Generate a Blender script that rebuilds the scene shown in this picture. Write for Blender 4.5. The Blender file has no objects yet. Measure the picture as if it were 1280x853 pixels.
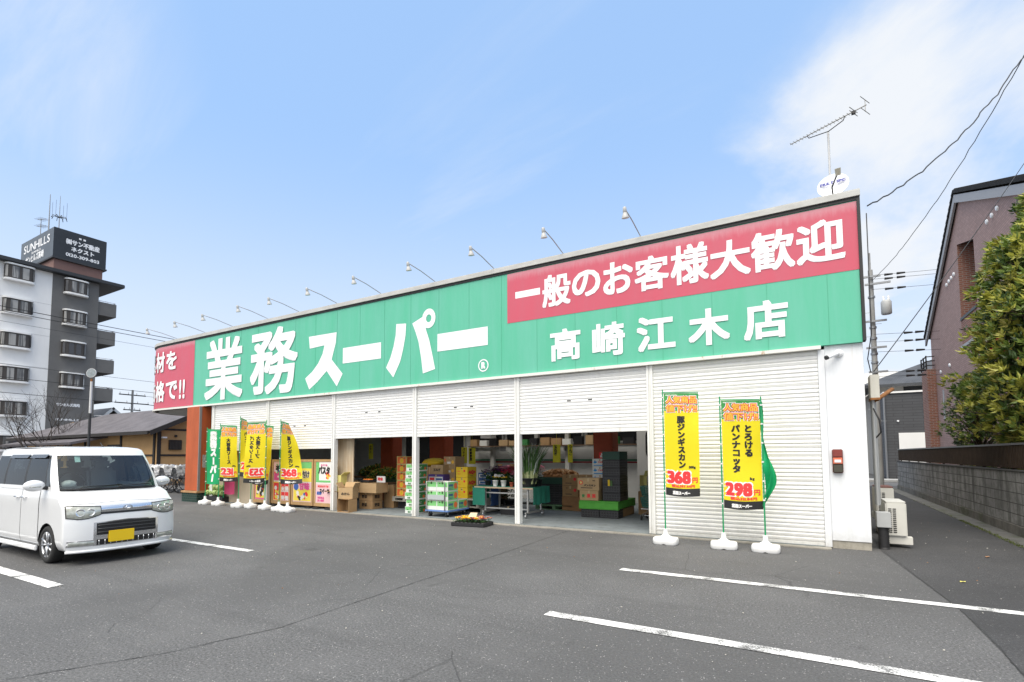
import bpy, bmesh, math, random
from mathutils import Vector, Matrix
R = math.radians
random.seed(7)
SC = bpy.context.scene
COL = SC.collection

# ------------------------------------------------------------------ camera
YAW, PIT, ROL = .5265, .0621, -.0047
cs, sn = math.cos(YAW), math.sin(YAW)
r0, f0, u0 = Vector((cs, sn, 0)), Vector((-sn, cs, 0)), Vector((0, 0, 1))
fw = f0*math.cos(PIT) + u0*math.sin(PIT)
up = u0*math.cos(PIT) - f0*math.sin(PIT)
rt = r0*math.cos(ROL) + up*math.sin(ROL)
up = up*math.cos(ROL) - r0*math.sin(ROL)
cd = bpy.data.cameras.new('camera')
cam = bpy.data.objects.new('camera', cd); COL.objects.link(cam)
mw = Matrix((rt, up, -fw)).transposed().to_4x4(); mw.translation = (0, 0, 1.55)
cam.matrix_world = mw
cd.sensor_width = 36; cd.lens = 17.955; cd.shift_x = .0016; cd.shift_y = .0807
cd.clip_start = .05; cd.clip_end = 3000
SC.camera = cam

# ------------------------------------------------------------------ light
SUN_EL, SUN_AZ = R(62), R(-88)          # azimuth of the sun as an XY direction angle
SKY_STRENGTH, SUN_STRENGTH, EXPOSURE = .10, 1.30, 1.70
w = bpy.data.worlds.new('World'); SC.world = w; w.use_nodes = True
nt = w.node_tree; N = nt.nodes; L = nt.links
bg = N['Background']; bg.inputs[1].default_value = SKY_STRENGTH
sky = N.new('ShaderNodeTexSky'); sky.sky_type = 'NISHITA'; sky.sun_disc = False
sky.sun_elevation = SUN_EL; sky.sun_rotation = R(90) - SUN_AZ
sky.air_density = 1.0; sky.dust_density = .6; sky.ozone_density = 1.5
tc = N.new('ShaderNodeTexCoord')
def wmath(op, a, b=None, clamp=False):
    m = N.new('ShaderNodeMath'); m.operation = op; m.use_clamp = clamp
    for i, v in enumerate((a, b)):
        if v is None: continue
        if isinstance(v, (int, float)): m.inputs[i].default_value = v
        else: L.new(v, m.inputs[i])
    return m.outputs[0]
sep = N.new('ShaderNodeSeparateXYZ'); L.new(tc.outputs['Generated'], sep.inputs[0])
zz = wmath('ADD', wmath('MAXIMUM', sep.outputs[2], 0), .18)
px, py = wmath('DIVIDE', sep.outputs[0], zz), wmath('DIVIDE', sep.outputs[1], zz)
cmb = N.new('ShaderNodeCombineXYZ'); L.new(px, cmb.inputs[0]); L.new(py, cmb.inputs[1])
def wnoise(scale, detail, rough, off, sx=1, sy=1, rot=0, dist=0):
    mp = N.new('ShaderNodeMapping'); L.new(cmb.outputs[0], mp.inputs[0])
    mp.inputs['Location'].default_value = off; mp.inputs['Scale'].default_value = (sx, sy, 1)
    mp.inputs['Rotation'].default_value = (0, 0, rot)
    n = N.new('ShaderNodeTexNoise'); L.new(mp.outputs[0], n.inputs['Vector'])
    n.inputs['Scale'].default_value = scale; n.inputs['Detail'].default_value = detail
    n.inputs['Roughness'].default_value = rough; n.inputs['Distortion'].default_value = dist
    return n.outputs[0]
def wdot(d):
    v = N.new('ShaderNodeVectorMath'); v.operation = 'DOT_PRODUCT'
    L.new(tc.outputs['Generated'], v.inputs[0]); v.inputs[1].default_value = Vector(d).normalized()
    return v.outputs['Value']
def wstep(x, a, b):
    m = N.new('ShaderNodeMapRange'); m.interpolation_type = 'SMOOTHSTEP'; L.new(x, m.inputs[0])
    m.inputs[1].default_value = a; m.inputs[2].default_value = b
    return m.outputs[0]
soft = wnoise(1.1, 9, .58, (3.1, 1.7, 0), 1, 1, 0, .3)
wisp = wnoise(.8, 10, .62, (7.3, 2.2, 0), .35, 1.6, R(35), .6)
# a broad cloud bank over the brick house, thin wisps overhead, pale haze low down
ragged = wmath('ADD', wdot((.20, .90, .31)), wmath('MULTIPLY', wmath('SUBTRACT', soft, .5), .20))
bank = wmath('MULTIPLY', wstep(ragged, .915, .985), wstep(soft, .34, .64), True)
thin = wmath('MULTIPLY', wstep(wisp, .50, .82), .36)
left = wmath('MULTIPLY', wstep(wdot((-.85, .20, .52)), .970, .998), wstep(wisp, .36, .60))
low = wmath('MULTIPLY', wmath('SUBTRACT', 1.0, wstep(sep.outputs[2], .0, .55)), .84)
mask = wmath('MAXIMUM', wmath('MAXIMUM', bank, low), wmath('MAXIMUM', thin, left), True)
mask = wmath('MINIMUM', mask, .97)
# hazy blue sky: Nishita softened towards a pale blue veil, then clouds
veil = N.new('ShaderNodeMix'); veil.data_type = 'RGBA'; veil.inputs[0].default_value = .8
L.new(sky.outputs[0], veil.inputs[6]); veil.inputs[7].default_value = (1.22, 1.92, 3.05, 1)
cl = N.new('ShaderNodeMix'); cl.data_type = 'RGBA'
L.new(mask, cl.inputs[0]); L.new(veil.outputs[2], cl.inputs[6]); cl.inputs[7].default_value = (2.78, 2.88, 3.02, 1)
# thin cloud veils the sun; its glow behind the camera is added fill light
glow = N.new('ShaderNodeMix'); glow.data_type = 'RGBA'
L.new(wstep(wdot((.05, -.55, .84)), .30, .98), glow.inputs[0]); L.new(cl.outputs[2], glow.inputs[6]); glow.inputs[7].default_value = (5.0, 4.9, 4.75, 1)
L.new(glow.outputs[2], bg.inputs[0])

sd = bpy.data.lights.new('sun', 'SUN'); sd.energy = SUN_STRENGTH; sd.angle = R(52); sd.color = (1, .94, .84)
so = bpy.data.objects.new('sun', sd); COL.objects.link(so)
tosun = Vector((math.cos(SUN_AZ)*math.cos(SUN_EL), math.sin(SUN_AZ)*math.cos(SUN_EL), math.sin(SUN_EL)))
so.rotation_euler = tosun.to_track_quat('Z', 'Y').to_euler(); so.location = (0, -20, 40)
vs = SC.view_settings
vs.view_transform = 'Standard'; vs.look = 'None'; vs.gamma = 1; vs.exposure = EXPOSURE; vs.use_curve_mapping = False

# ------------------------------------------------------------------ materials
MATS = {}
def M(name, col, rough=.6, metal=0, var=.0, vs_=6, bump=0, bs=60, spec=.5, coat=0, stretch=(1, 1, 1), dark=None, trans=0, alpha=None):
    """a procedural paint/plastic/cloth: base colour broken up by soft noise (wear, grime), optional bump"""
    if name in MATS: return MATS[name]
    m = bpy.data.materials.new(name); m.use_nodes = True; t = m.node_tree; n = t.nodes; l = t.links
    p = n['Principled BSDF']; MATS[name] = m
    p.inputs['Base Color'].default_value = (*col, 1); p.inputs['Roughness'].default_value = rough
    p.inputs['Metallic'].default_value = metal; p.inputs['Specular IOR Level'].default_value = spec
    if coat: p.inputs['Coat Weight'].default_value = coat; p.inputs['Coat Roughness'].default_value = .05
    c = n.new('ShaderNodeTexCoord'); mp = n.new('ShaderNodeMapping'); mp.inputs['Scale'].default_value = stretch
    l.new(c.outputs['Object'], mp.inputs[0])
    if var:
        t1 = n.new('ShaderNodeTexNoise'); t1.inputs['Scale'].default_value = vs_; t1.inputs['Detail'].default_value = 6
        t1.inputs['Roughness'].default_value = .65
        l.new(mp.outputs[0], t1.inputs['Vector'])
        rm = n.new('ShaderNodeMapRange'); l.new(t1.outputs[0], rm.inputs[0]); rm.inputs[1].default_value = .3; rm.inputs[2].default_value = .75
        mx = n.new('ShaderNodeMix'); mx.data_type = 'RGBA'
        d = dark or tuple(x*(1-var) for x in col)
        mx.inputs[6].default_value = (*col, 1); mx.inputs[7].default_value = (*d, 1)
        l.new(rm.outputs[0], mx.inputs[0]); l.new(mx.outputs[2], p.inputs['Base Color'])
        rr = n.new('ShaderNodeMapRange'); l.new(t1.outputs[0], rr.inputs[0])
        rr.inputs[3].default_value = max(0, rough-.08); rr.inputs[4].default_value = min(1, rough+.1); l.new(rr.outputs[0], p.inputs['Roughness'])
    if bump:
        t2 = n.new('ShaderNodeTexNoise'); t2.inputs['Scale'].default_value = bs; t2.inputs['Detail'].default_value = 4
        l.new(mp.outputs[0], t2.inputs['Vector'])
        b = n.new('ShaderNodeBump'); b.inputs['Strength'].default_value = bump; b.inputs['Distance'].default_value = .02
        l.new(t2.outputs[0], b.inputs['Height']); l.new(b.outputs[0], p.inputs['Normal'])
    if trans:
        tr = n.new('ShaderNodeBsdfTranslucent'); tr.inputs[0].default_value = (*[min(1, x*1.1) for x in col], 1)
        ms = n.new('ShaderNodeMixShader'); ms.inputs[0].default_value = trans
        l.new(p.outputs[0], ms.inputs[1]); l.new(tr.outputs[0], ms.inputs[2]); l.new(ms.outputs[0], n['Material Output'].inputs[0])
    return m

def glass(name, tint, mixv=.35, rough=.02):
    """thin pane: part see-through, part mirror"""
    if name in MATS: return MATS[name]
    m = bpy.data.materials.new(name); m.use_nodes = True; t = m.node_tree; n = t.nodes; l = t.links; MATS[name] = m
    tr = n.new('ShaderNodeBsdfTransparent'); tr.inputs[0].default_value = (*tint, 1)
    gl = n.new('ShaderNodeBsdfGlossy'); gl.inputs['Roughness'].default_value = rough; gl.inputs[0].default_value = (.9, .95, 1, 1)
    fr = n.new('ShaderNodeFresnel'); fr.inputs[0].default_value = 1.5
    ad = n.new('ShaderNodeMath'); ad.operation = 'MULTIPLY_ADD'; ad.inputs[1].default_value = .8; ad.inputs[2].default_value = mixv*.2; ad.use_clamp = True
    l.new(fr.outputs[0], ad.inputs[0])
    ms = n.new('ShaderNodeMixShader'); l.new(ad.outputs[0], ms.inputs[0]); l.new(tr.outputs[0], ms.inputs[1]); l.new(gl.outputs[0], ms.inputs[2])
    l.new(ms.outputs[0], n['Material Output'].inputs[0])
    return m

class NG:
    """small helper to write node graphs"""
    def __init__(s, name):
        s.m = bpy.data.materials.new(name); s.m.use_nodes = True; s.t = s.m.node_tree; s.n = s.t.nodes; s.l = s.t.links
        s.p = s.n['Principled BSDF']; s.c = s.n.new('ShaderNodeTexCoord').outputs['Object']; MATS[name] = s.m
    def put(s, sock, v):
        if isinstance(v, (int, float)): sock.default_value = v
        elif isinstance(v, tuple): sock.default_value = v if len(v) != 3 or sock.type == 'VECTOR' else (*v, 1)
        else: s.l.new(v, sock)
    def math(s, op, a, b=0, clamp=False):
        m = s.n.new('ShaderNodeMath'); m.operation = op; m.use_clamp = clamp; s.put(m.inputs[0], a); s.put(m.inputs[1], b); return m.outputs[0]
    def map(s, scale=(1, 1, 1), rot=(0, 0, 0), loc=(0, 0, 0)):
        m = s.n.new('ShaderNodeMapping'); s.l.new(s.c, m.inputs[0]); m.inputs['Scale'].default_value = scale; m.inputs['Rotation'].default_value = rot; m.inputs['Location'].default_value = loc; return m.outputs[0]
    def noise(s, scale, detail=4, rough=.5, vec=None, dist=0):
        t = s.n.new('ShaderNodeTexNoise'); s.l.new(vec or s.c, t.inputs['Vector']); t.inputs['Scale'].default_value = scale
        t.inputs['Detail'].default_value = detail; t.inputs['Roughness'].default_value = rough; t.inputs['Distortion'].default_value = dist; return t.outputs[0]
    def vor(s, scale, feature='F1', vec=None, out='Distance', rnd=1):
        t = s.n.new('ShaderNodeTexVoronoi'); t.feature = feature; s.l.new(vec or s.c, t.inputs['Vector']); t.inputs['Scale'].default_value = scale
        t.inputs['Randomness'].default_value = rnd; return t.outputs[out]
    def step(s, x, a, b, lo=0, hi=1):
        m = s.n.new('ShaderNodeMapRange'); m.interpolation_type = 'SMOOTHSTEP'; s.put(m.inputs[0], x)
        for i, v in ((1, a), (2, b), (3, lo), (4, hi)): m.inputs[i].default_value = v
        return m.outputs[0]
    def mix(s, f, a, b):
        m = s.n.new('ShaderNodeMix'); m.data_type = 'RGBA'; s.put(m.inputs[0], f); s.put(m.inputs[6], a); s.put(m.inputs[7], b); return m.outputs[2]
    def bump(s, h, strength=.3, dist=.01):
        b = s.n.new('ShaderNodeBump'); b.inputs['Strength'].default_value = strength; b.inputs['Distance'].default_value = dist
        s.l.new(h, b.inputs['Height']); s.l.new(b.outputs[0], s.p.inputs['Normal'])
    def done(s, col, rough=.8, spec=.5):
        s.put(s.p.inputs['Base Color'], col); s.put(s.p.inputs['Roughness'], rough); s.p.inputs['Specular IOR Level'].default_value = spec; return s.m

def asphalt(name, base, stone, crack=1.0, seed=0):
    g = NG(name); v = g.map(loc=(seed, seed*2, 0))
    grain = g.noise(52, 4, .8, v); mid = g.noise(1.3, 6, .6, v); big = g.noise(.22, 3, .5, v); speck = g.vor(46, vec=v)
    tyre = g.noise(.9, 4, .6, g.map((.25, 1.6, 1), loc=(seed, 0, 0)))
    c = g.mix(g.step(grain, .34, .68), tuple(x*.48 for x in base), tuple(x*1.52 for x in base))
    c = g.mix(g.math('MULTIPLY', g.step(mid, .35, .72), .34), c, tuple(x*1.45 for x in base))
    c = g.mix(g.math('MULTIPLY', g.step(tyre, .50, .70), .42), c, tuple(x*.62 for x in base))
    c = g.mix(g.math('MULTIPLY', g.step(big, .42, .56), .55), c, tuple(x*.70 for x in base))
    sp = g.math('MULTIPLY', g.math('SUBTRACT', 1, g.step(speck, .12, .26)), g.step(g.noise(17, 2, .5, v), .50, .60))
    c = g.mix(g.math('MULTIPLY', sp, .85), c, stone)
    oil = g.math('MULTIPLY', g.step(g.noise(1.7, 3, .5, g.map(loc=(9+seed, 4, 2))), .68, .75), .5)
    c = g.mix(oil, c, tuple(x*.45 for x in base))
    wob = g.n.new('ShaderNodeMix'); wob.data_type = 'RGBA'; wob.inputs[0].default_value = .10
    nz = g.n.new('ShaderNodeTexNoise'); nz.inputs['Scale'].default_value = 2.2; nz.inputs['Detail'].default_value = 6; g.l.new(v, nz.inputs['Vector'])
    g.l.new(v, wob.inputs[6]); g.l.new(nz.outputs['Color'], wob.inputs[7])
    ed = g.vor(.62, 'DISTANCE_TO_EDGE', wob.outputs[2])
    cr = g.math('MULTIPLY', g.math('SUBTRACT', 1, g.step(ed, .001, .004)), g.step(g.noise(.35, 2, .5, g.map(loc=(3+seed, 8, 0))), .53, .60))
    c = g.mix(g.math('MULTIPLY', cr, .35*crack), c, tuple(x*.3 for x in base))
    g.bump(g.math('SUBTRACT', grain, g.math('MULTIPLY', cr, 1.2)), .55, .012)
    return g.done(c, g.step(mid, .3, .8, .78, .94), .35)

A_MAIN = asphalt('asphalt_worn', (.108, .108, .109), (.42, .41, .40), 1, 0)
A_ALLEY = asphalt('asphalt_dark', (.058, .058, .060), (.22, .22, .22), .6, 5)

def paint_white_road():
    g = NG('road_paint'); n1 = g.noise(60, 4, .7); n2 = g.noise(2.5, 5, .6); n3 = g.noise(9, 5, .7)
    wear = g.step(g.math('ADD', g.math('MULTIPLY', n1, .5), g.math('ADD', g.math('MULTIPLY', n2, .55), g.math('MULTIPLY', n3, .25))), .615, .74)
    ck = g.math('SUBTRACT', 1, g.step(g.vor(3.2, 'DISTANCE_TO_EDGE'), .004, .014))
    wear = g.math('MAXIMUM', wear, g.math('MULTIPLY', ck, g.step(n2, .45, .55)))
    c = g.mix(g.step(n3, .3, .8), (.80, .80, .79), (.66, .66, .64))
    return g.done(g.mix(wear, c, (.13, .13, .13)), .7, .3)
ROADP = paint_white_road()

def concrete(name, base, var=.35, sc=3.0, moss=0):
    g = NG(name); a = g.noise(sc, 8, .65); b = g.noise(70, 3, .6); s = g.noise(2.0, 6, .6, g.map((2.5, 2.5, .35)))
    c = g.mix(g.step(a, .3, .75), base, tuple(x*(1-var) for x in base))
    c = g.mix(g.math('MULTIPLY', g.step(s, .48, .7), .5), c, tuple(x*.45 for x in base))
    c = g.mix(g.math('MULTIPLY', g.step(b, .45, .75), .35), c, tuple(x*1.25 for x in base))
    if moss: c = g.mix(g.math('MULTIPLY', g.step(g.noise(1.6, 5, .7, g.map(loc=(4, 4, 4))), .52, .66), moss), c, (.05, .07, .02))
    g.bump(b, .35, .01); return g.done(c, .9, .3)

def siding(name, base, mortar, bw, bh, rot=(R(90), 0, 0), var=.25, mort=.015, vx=True):
    """bricks / tiles: brick texture on a wall; vx: the wall runs along Y (faces X)"""
    g = NG(name)
    sep = g.n.new('ShaderNodeSeparateXYZ'); g.l.new(g.c, sep.inputs[0]); cmb = g.n.new('ShaderNodeCombineXYZ')
    g.l.new(g.math('ADD', sep.outputs[0], sep.outputs[1]), cmb.inputs[0]); g.l.new(sep.outputs[2], cmb.inputs[1])
    b = g.n.new('ShaderNodeTexBrick'); g.l.new(cmb.outputs[0], b.inputs['Vector']); b.inputs['Scale'].default_value = 1
    b.inputs['Brick Width'].default_value = bw; b.inputs['Row Height'].default_value = bh; b.inputs['Mortar Size'].default_value = mort
    b.inputs['Color1'].default_value = (*base, 1); b.inputs['Color2'].default_value = (*[x*(1-var) for x in base], 1); b.inputs['Mortar'].default_value = (*mortar, 1)
    b.inputs['Mortar Smooth'].default_value = .2
    n = g.noise(1.3, 6, .6)
    c = g.mix(g.math('MULTIPLY', g.step(n, .4, .75), .3), b.outputs[0], tuple(x*.6 for x in base))
    g.bump(b.outputs['Fac'], -.4, .01); return g.done(c, .8, .3)

# ------------------------------------------------------------------ mesh helpers
WO = {}                                  # world origin of every (unrotated) object
class MB:
    def __init__(s): s.v = []; s.f = []; s.mi = []; s.sm = []
    def add(s, vs, fs, mi=0, sm=False):
        o = len(s.v); s.v += [tuple(p) for p in vs]
        for f in fs: s.f.append(tuple(i+o for i in f)); s.mi.append(mi); s.sm.append(sm)
        return s
    def box(s, x0, x1, y0, y1, z0, z1, mi=0):
        v = [(x, y, z) for z in (z0, z1) for y in (y0, y1) for x in (x0, x1)]
        return s.add(v, [(0, 2, 3, 1), (4, 5, 7, 6), (0, 1, 5, 4), (2, 6, 7, 3), (0, 4, 6, 2), (1, 3, 7, 5)], mi)
    def obox(s, c, size, rot=None, mi=0):
        c = Vector(c); hx, hy, hz = (q/2 for q in size); m = rot if rot is not None else Matrix.Identity(3)
        if isinstance(m, (int, float)): m = Matrix.Rotation(m, 3, 'Z')
        v = [c + m @ Vector((x, y, z)) for z in (-hz, hz) for y in (-hy, hy) for x in (-hx, hx)]
        return s.add(v, [(0, 2, 3, 1), (4, 5, 7, 6), (0, 1, 5, 4), (2, 6, 7, 3), (0, 4, 6, 2), (1, 3, 7, 5)], mi)
    def quad(s, a, b, c, d, mi=0): return s.add([a, b, c, d], [(0, 1, 2, 3)], mi)
    def cyl(s, p0, p1, r, r1=None, n=12, mi=0, cap=True, sm=True):
        p0, p1 = Vector(p0), Vector(p1); r1 = r if r1 is None else r1
        d = (p1-p0).normalized(); a = d.orthogonal().normalized(); b = d.cross(a)
        v = []
        for p, q in ((p0, r), (p1, r1)):
            for i in range(n):
                t = 2*math.pi*i/n; v.append(p + (a*math.cos(t)+b*math.sin(t))*q)
        f = [(i, (i+1) % n, n+(i+1) % n, n+i) for i in range(n)]
        s.add(v, f, mi, sm)
        if cap: s.add(v[:n], [tuple(range(n-1, -1, -1))], mi); s.add(v[n:], [tuple(range(n))], mi)
        return s
    def tube(s, pts, r, n=6, mi=0, sm=True):
        pts = [Vector(p) for p in pts]; k = len(pts); rs = r if isinstance(r, (list, tuple)) else [r]*k; v = []; ref = None
        for i, p in enumerate(pts):
            d = (pts[min(i+1, k-1)] - pts[max(i-1, 0)]).normalized()
            a = d.orthogonal().normalized() if ref is None else (ref - d*ref.dot(d)).normalized()
            ref = a; b = d.cross(a)
            v += [p + (a*math.cos(2*math.pi*j/n) + b*math.sin(2*math.pi*j/n))*rs[i] for j in range(n)]
        f = [(i*n+j, i*n+(j+1) % n, (i+1)*n+(j+1) % n, (i+1)*n+j) for i in range(k-1) for j in range(n)]
        f += [tuple(range(n-1, -1, -1)), tuple(range((k-1)*n, k*n))]
        return s.add(v, f, mi, sm)
    def lathe(s, prof, c=(0, 0, 0), n=16, mi=0, axis=None, sm=True, cap=True):
        c = Vector(c); q = Vector((0, 0, 1)).rotation_difference(Vector(axis)) if axis else None; v = []
        for r, z in prof:
            for i in range(n):
                t = 2*math.pi*i/n; p = Vector((r*math.cos(t), r*math.sin(t), z)); v.append(c + (q @ p if q else p))
        k = len(prof)
        f = [(i*n+j, i*n+(j+1) % n, (i+1)*n+(j+1) % n, (i+1)*n+j) for i in range(k-1) for j in range(n)]
        s.add(v, f, mi, sm)
        if cap: s.add(v[:n], [tuple(range(n-1, -1, -1))], mi); s.add(v[-n:], [tuple(range(n))], mi)
        return s
    def ball(s, c, r, n=10, mi=0, jit=0):
        rx, ry, rz = r if isinstance(r, (list, tuple)) else (r, r, r); k = max(4, n//2+1); c = Vector(c); v = []
        for i in range(k+1):
            ph = math.pi*i/k
            for j in range(n):
                t = 2*math.pi*j/n; q = 1 + (random.uniform(-jit, jit) if jit else 0)
                v.append((c.x+rx*q*math.sin(ph)*math.cos(t), c.y+ry*q*math.sin(ph)*math.sin(t), c.z-rz*q*math.cos(ph)))
        f = [(i*n+j, i*n+(j+1) % n, (i+1)*n+(j+1) % n, (i+1)*n+j) for i in range(k) for j in range(n)]
        return s.add(v, f, mi, True)
    def prism(s, pts, fn, h0, h1, mi=0, mi_side=None):
        """polygon pts (2D) pushed from h0 to h1; fn(a, b, h) -> xyz"""
        n = len(pts); v = [fn(a, b, h0) for a, b in pts] + [fn(a, b, h1) for a, b in pts]
        s.add(v, [tuple(range(n-1, -1, -1)), tuple(range(n, 2*n))], mi)
        return s.add(v, [(i, (i+1) % n, n+(i+1) % n, n+i) for i in range(n)], mi if mi_side is None else mi_side)

def build(mb, name, mats, parent=None, local=False, bevel=0, recalc=True, sharp=None):
    me = bpy.data.meshes.new(name)
    vs_ = mb.v; loc = Vector((0, 0, 0))
    if parent is None and not local and vs_:
        xs, ys, zs = zip(*vs_); loc = Vector(((min(xs)+max(xs))/2, (min(ys)+max(ys))/2, min(zs)))
        vs_ = [(a-loc.x, b-loc.y, c-loc.z) for a, b, c in vs_]
    me.from_pydata(vs_, [], mb.f)
    for m in (mats if isinstance(mats, (list, tuple)) else [mats]): me.materials.append(m)
    me.polygons.foreach_set('material_index', mb.mi); me.polygons.foreach_set('use_smooth', mb.sm)
    if bevel or recalc:
        b = bmesh.new(); b.from_mesh(me)
        if recalc: bmesh.ops.recalc_face_normals(b, faces=b.faces)
        if bevel: bmesh.ops.bevel(b, geom=[e for e in b.edges if len(e.link_faces) == 2 and e.calc_face_angle(0) > .5], offset=bevel, segments=2, affect='EDGES', clamp_overlap=True)
        b.to_mesh(me); b.free()
    if sharp: me.polygons.foreach_set('use_smooth', [True]*len(me.polygons)); me.set_sharp_from_angle(angle=R(sharp))
    o = bpy.data.objects.new(name, me); COL.objects.link(o)
    if parent is not None:
        o.parent = parent
        if not local: o.location = -WO.get(parent.name, Vector((0, 0, 0))); WO[o.name] = Vector((0, 0, 0))
    else: o.location = loc; WO[o.name] = loc
    return o
def tag(o, label=None, cat=None, group=None, kind=None):
    for k, v in (('label', label), ('category', cat), ('group', group), ('kind', kind)):
        if v: o[k] = v
    return o
def thing(name, label, cat, loc=(0, 0, 0), rz=0, group=None):
    o = bpy.data.objects.new(name, None); COL.objects.link(o); o.empty_display_size = .3
    o.location = loc; o.rotation_euler = (0, 0, rz); WO[o.name] = Vector(loc)
    return tag(o, label, cat, group)
def struct(mb, name, mats, **k): return tag(build(mb, name, mats, **k), kind='structure')
def dup(o, loc=None, rz=None, label=None, parent=None):
    c = o.copy(); COL.objects.link(c)
    if parent is not None: c.parent = parent
    if loc is not None: c.location = loc
    if rz is not None: c.rotation_euler = (0, 0, rz)
    if label: c['label'] = label
    for ch in list(o.children): dup(ch, parent=c)
    return c

# ------------------------------------------------------------------ lettering
TEXTS = set("業務スーパー素材を価格で!!一般のお客様大歓迎高崎江木店R0123456789人気商品値下げ豚ジンギスカンとろけるパンナコッタ円500gk税込.業大容量ソース盛ごムパスタスープ特価味付け冷凍甘食品ハム㈱サン不動産ネクスト-SUNHILLサンヒルズ高崎AQ+りんごみかんキムチ野菜菓子北海道じゃがいも玉ねぎバナナレタスPRICEDOWNP月火円スイーツ鍋本日のおすめ安い新鮮青果ねぎとMULTISPC%ソーセージ駐輪場")
TEXTS = sorted(TEXTS)
GL = {}
def make_glyphs():
    obs = []
    for ch in TEXTS:
        c = bpy.data.curves.new('g', 'FONT'); c.body = ch; c.resolution_u = 3; c.fill_mode = 'FRONT'
        o = bpy.data.objects.new('g', c); COL.objects.link(o); obs.append(o)
    dg = bpy.context.evaluated_depsgraph_get()
    for ch, o in zip(TEXTS, obs):
        me = bpy.data.meshes.new_from_object(o.evaluated_get(dg))
        GL[ch] = ([(v.co.x, v.co.y) for v in me.vertices], [tuple(p.vertices) for p in me.polygons])
        bpy.data.meshes.remove(me)
    for o in obs: d = o.data; bpy.data.objects.remove(o); bpy.data.curves.remove(d)
make_glyphs()
def gbox(ch):
    v = GL[ch][0]
    if not v: return (0, 0, .3, 0)
    xs = [p[0] for p in v]; ys = [p[1] for p in v]; return min(xs), min(ys), max(xs), max(ys)
def offsets(b, n):
    if b == 0: return [(0, 0)]
    if n == 5: return [(0, 0), (-b, -b), (b, b), (-b, b), (b, -b)]
    if n == 49: return [(i*b/3, j*b/3) for i in range(-3, 4) for j in range(-3, 4)]
    return [(i*b, j*b) for i in (0, -1, 1) for j in (0, -1, 1)]
def glyph(mb, fn, ch, box, bold=0, mi=0, h=.003, dh=.0006, n=5, rot=False):
    """one character fitted into box (u0, v0, u1, v1); bold = half stroke gain in metres"""
    V, F = GL[ch]
    if not V: return
    if rot: V = [(-y, x) for x, y in V]
    xs = [p[0] for p in V]; ys = [p[1] for p in V]; a0, b0, a1, b1 = min(xs), min(ys), max(xs), max(ys)
    U0, V0, U1, V1 = box
    def fit(lo, hi, c0, c1):
        if c1-c0 - 2*bold <= (hi-lo)*1e-6: return (0, (c0+c1)/2)
        k = (c1-c0-2*bold)/max(hi-lo, 1e-6); return (k, c0+bold-lo*k)
    ku, ou = fit(a0, a1, U0, U1); kv, ov = fit(b0, b1, V0, V1)
    for q, (du, dv) in enumerate(offsets(bold, n)):
        mb.add([fn(x*ku+ou+du, y*kv+ov+dv, h+q*dh) for x, y in V], F, mi)
def line(mb, fn, text, u0, v0, em, width=None, bold=0, mi=0, h=.003, vert=False, dh=.0005, n=5, pitch=1.0, center=None):
    """a line of text from (u0, v0); em = character size; width squeezes it; vert stacks downwards from v0"""
    adv = []
    for ch in text:
        if ch == ' ': adv.append(.35); continue
        x0, y0, x1, y1 = gbox(ch); adv.append(1.0 if ord(ch) > 0x2000 else (x1-x0)+.09)
    if vert:
        for i, ch in enumerate(text):
            if ch == ' ': continue
            x0, y0, x1, y1 = gbox(ch); vt = v0-(i+1)*em*pitch
            if ch in 'ー-':
                glyph(mb, fn, ch, (u0+em*.44-bold, vt+em*.05, u0+em*.56+bold, vt+em*.9), bold, mi, h, dh, n, rot=True)
            else: glyph(mb, fn, ch, (u0+x0*em-bold, vt+(y0+.12)*em-bold, u0+x1*em+bold, vt+(y1+.12)*em+bold), bold, mi, h, dh, n)
        return
    tot = sum(adv)*em; k = (width/tot) if width else 1.0
    if center is not None: u0 = center - tot*k/2
    u = u0
    for ch, a in zip(text, adv):
        if ch != ' ':
            x0, y0, x1, y1 = gbox(ch); off = 0 if ord(ch) > 0x2000 else -x0+.045
            glyph(mb, fn, ch, (u+(x0+off)*em*k-bold, v0+y0*em-bold, u+(x1+off)*em*k+bold, v0+y1*em+bold), bold, mi, h, dh, n)
        u += a*em*k
def plane(o, u, v=(0, 0, 1), nrm=None):
    o, u, v = Vector(o), Vector(u), Vector(v); nn = Vector(nrm) if nrm else u.cross(v)
    return lambda a, b, h: o + u*a + v*b + nn*h

# ================================================================== ground
mb = MB(); mb.add([(-400, -200, 0), (400, -200, 0), (400, 600, 0), (-400, 600, 0)], [(0, 1, 2, 3)])
struct(mb, 'ground', A_MAIN)
# alley strip: darker asphalt from the parking lot joint to the cross street
mb = MB(); mb.add([(1.29, -3, .004), (3.02, -3, .004), (2.95, 30, .004), (.96, 30, .004), (.96, 10.02, .004), (1.25, 6.7, .004)], [(0, 1, 2, 3, 4, 5)])
struct(mb, 'alley', A_ALLEY)
GUT = concrete('gutter_concrete', (.16, .158, .15), .35, 2.5, .55)
mb = MB()
for i in range(36): mb.box(2.97, 3.33, -2+i*.92, -2+i*.92+.905, -.05, .014)
struct(mb, 'gutter', GUT, bevel=.004)
mb = MB(); mb.add([(-30, 30.3, .006), (40, 30.3, .006), (40, 34.2, .006), (-30, 34.2, .006)], [(0, 1, 2, 3)])
struct(mb, 'street', concrete('street_surface', (.15, .15, .15), .2, 1.2))
mb = MB(); mb.box(2.2, 40, 34.2, 36.0, 0, .13); struct(mb, 'pavement', concrete('pale_paving', (.42, .42, .41), .2, 1.5), bevel=.02)
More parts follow.
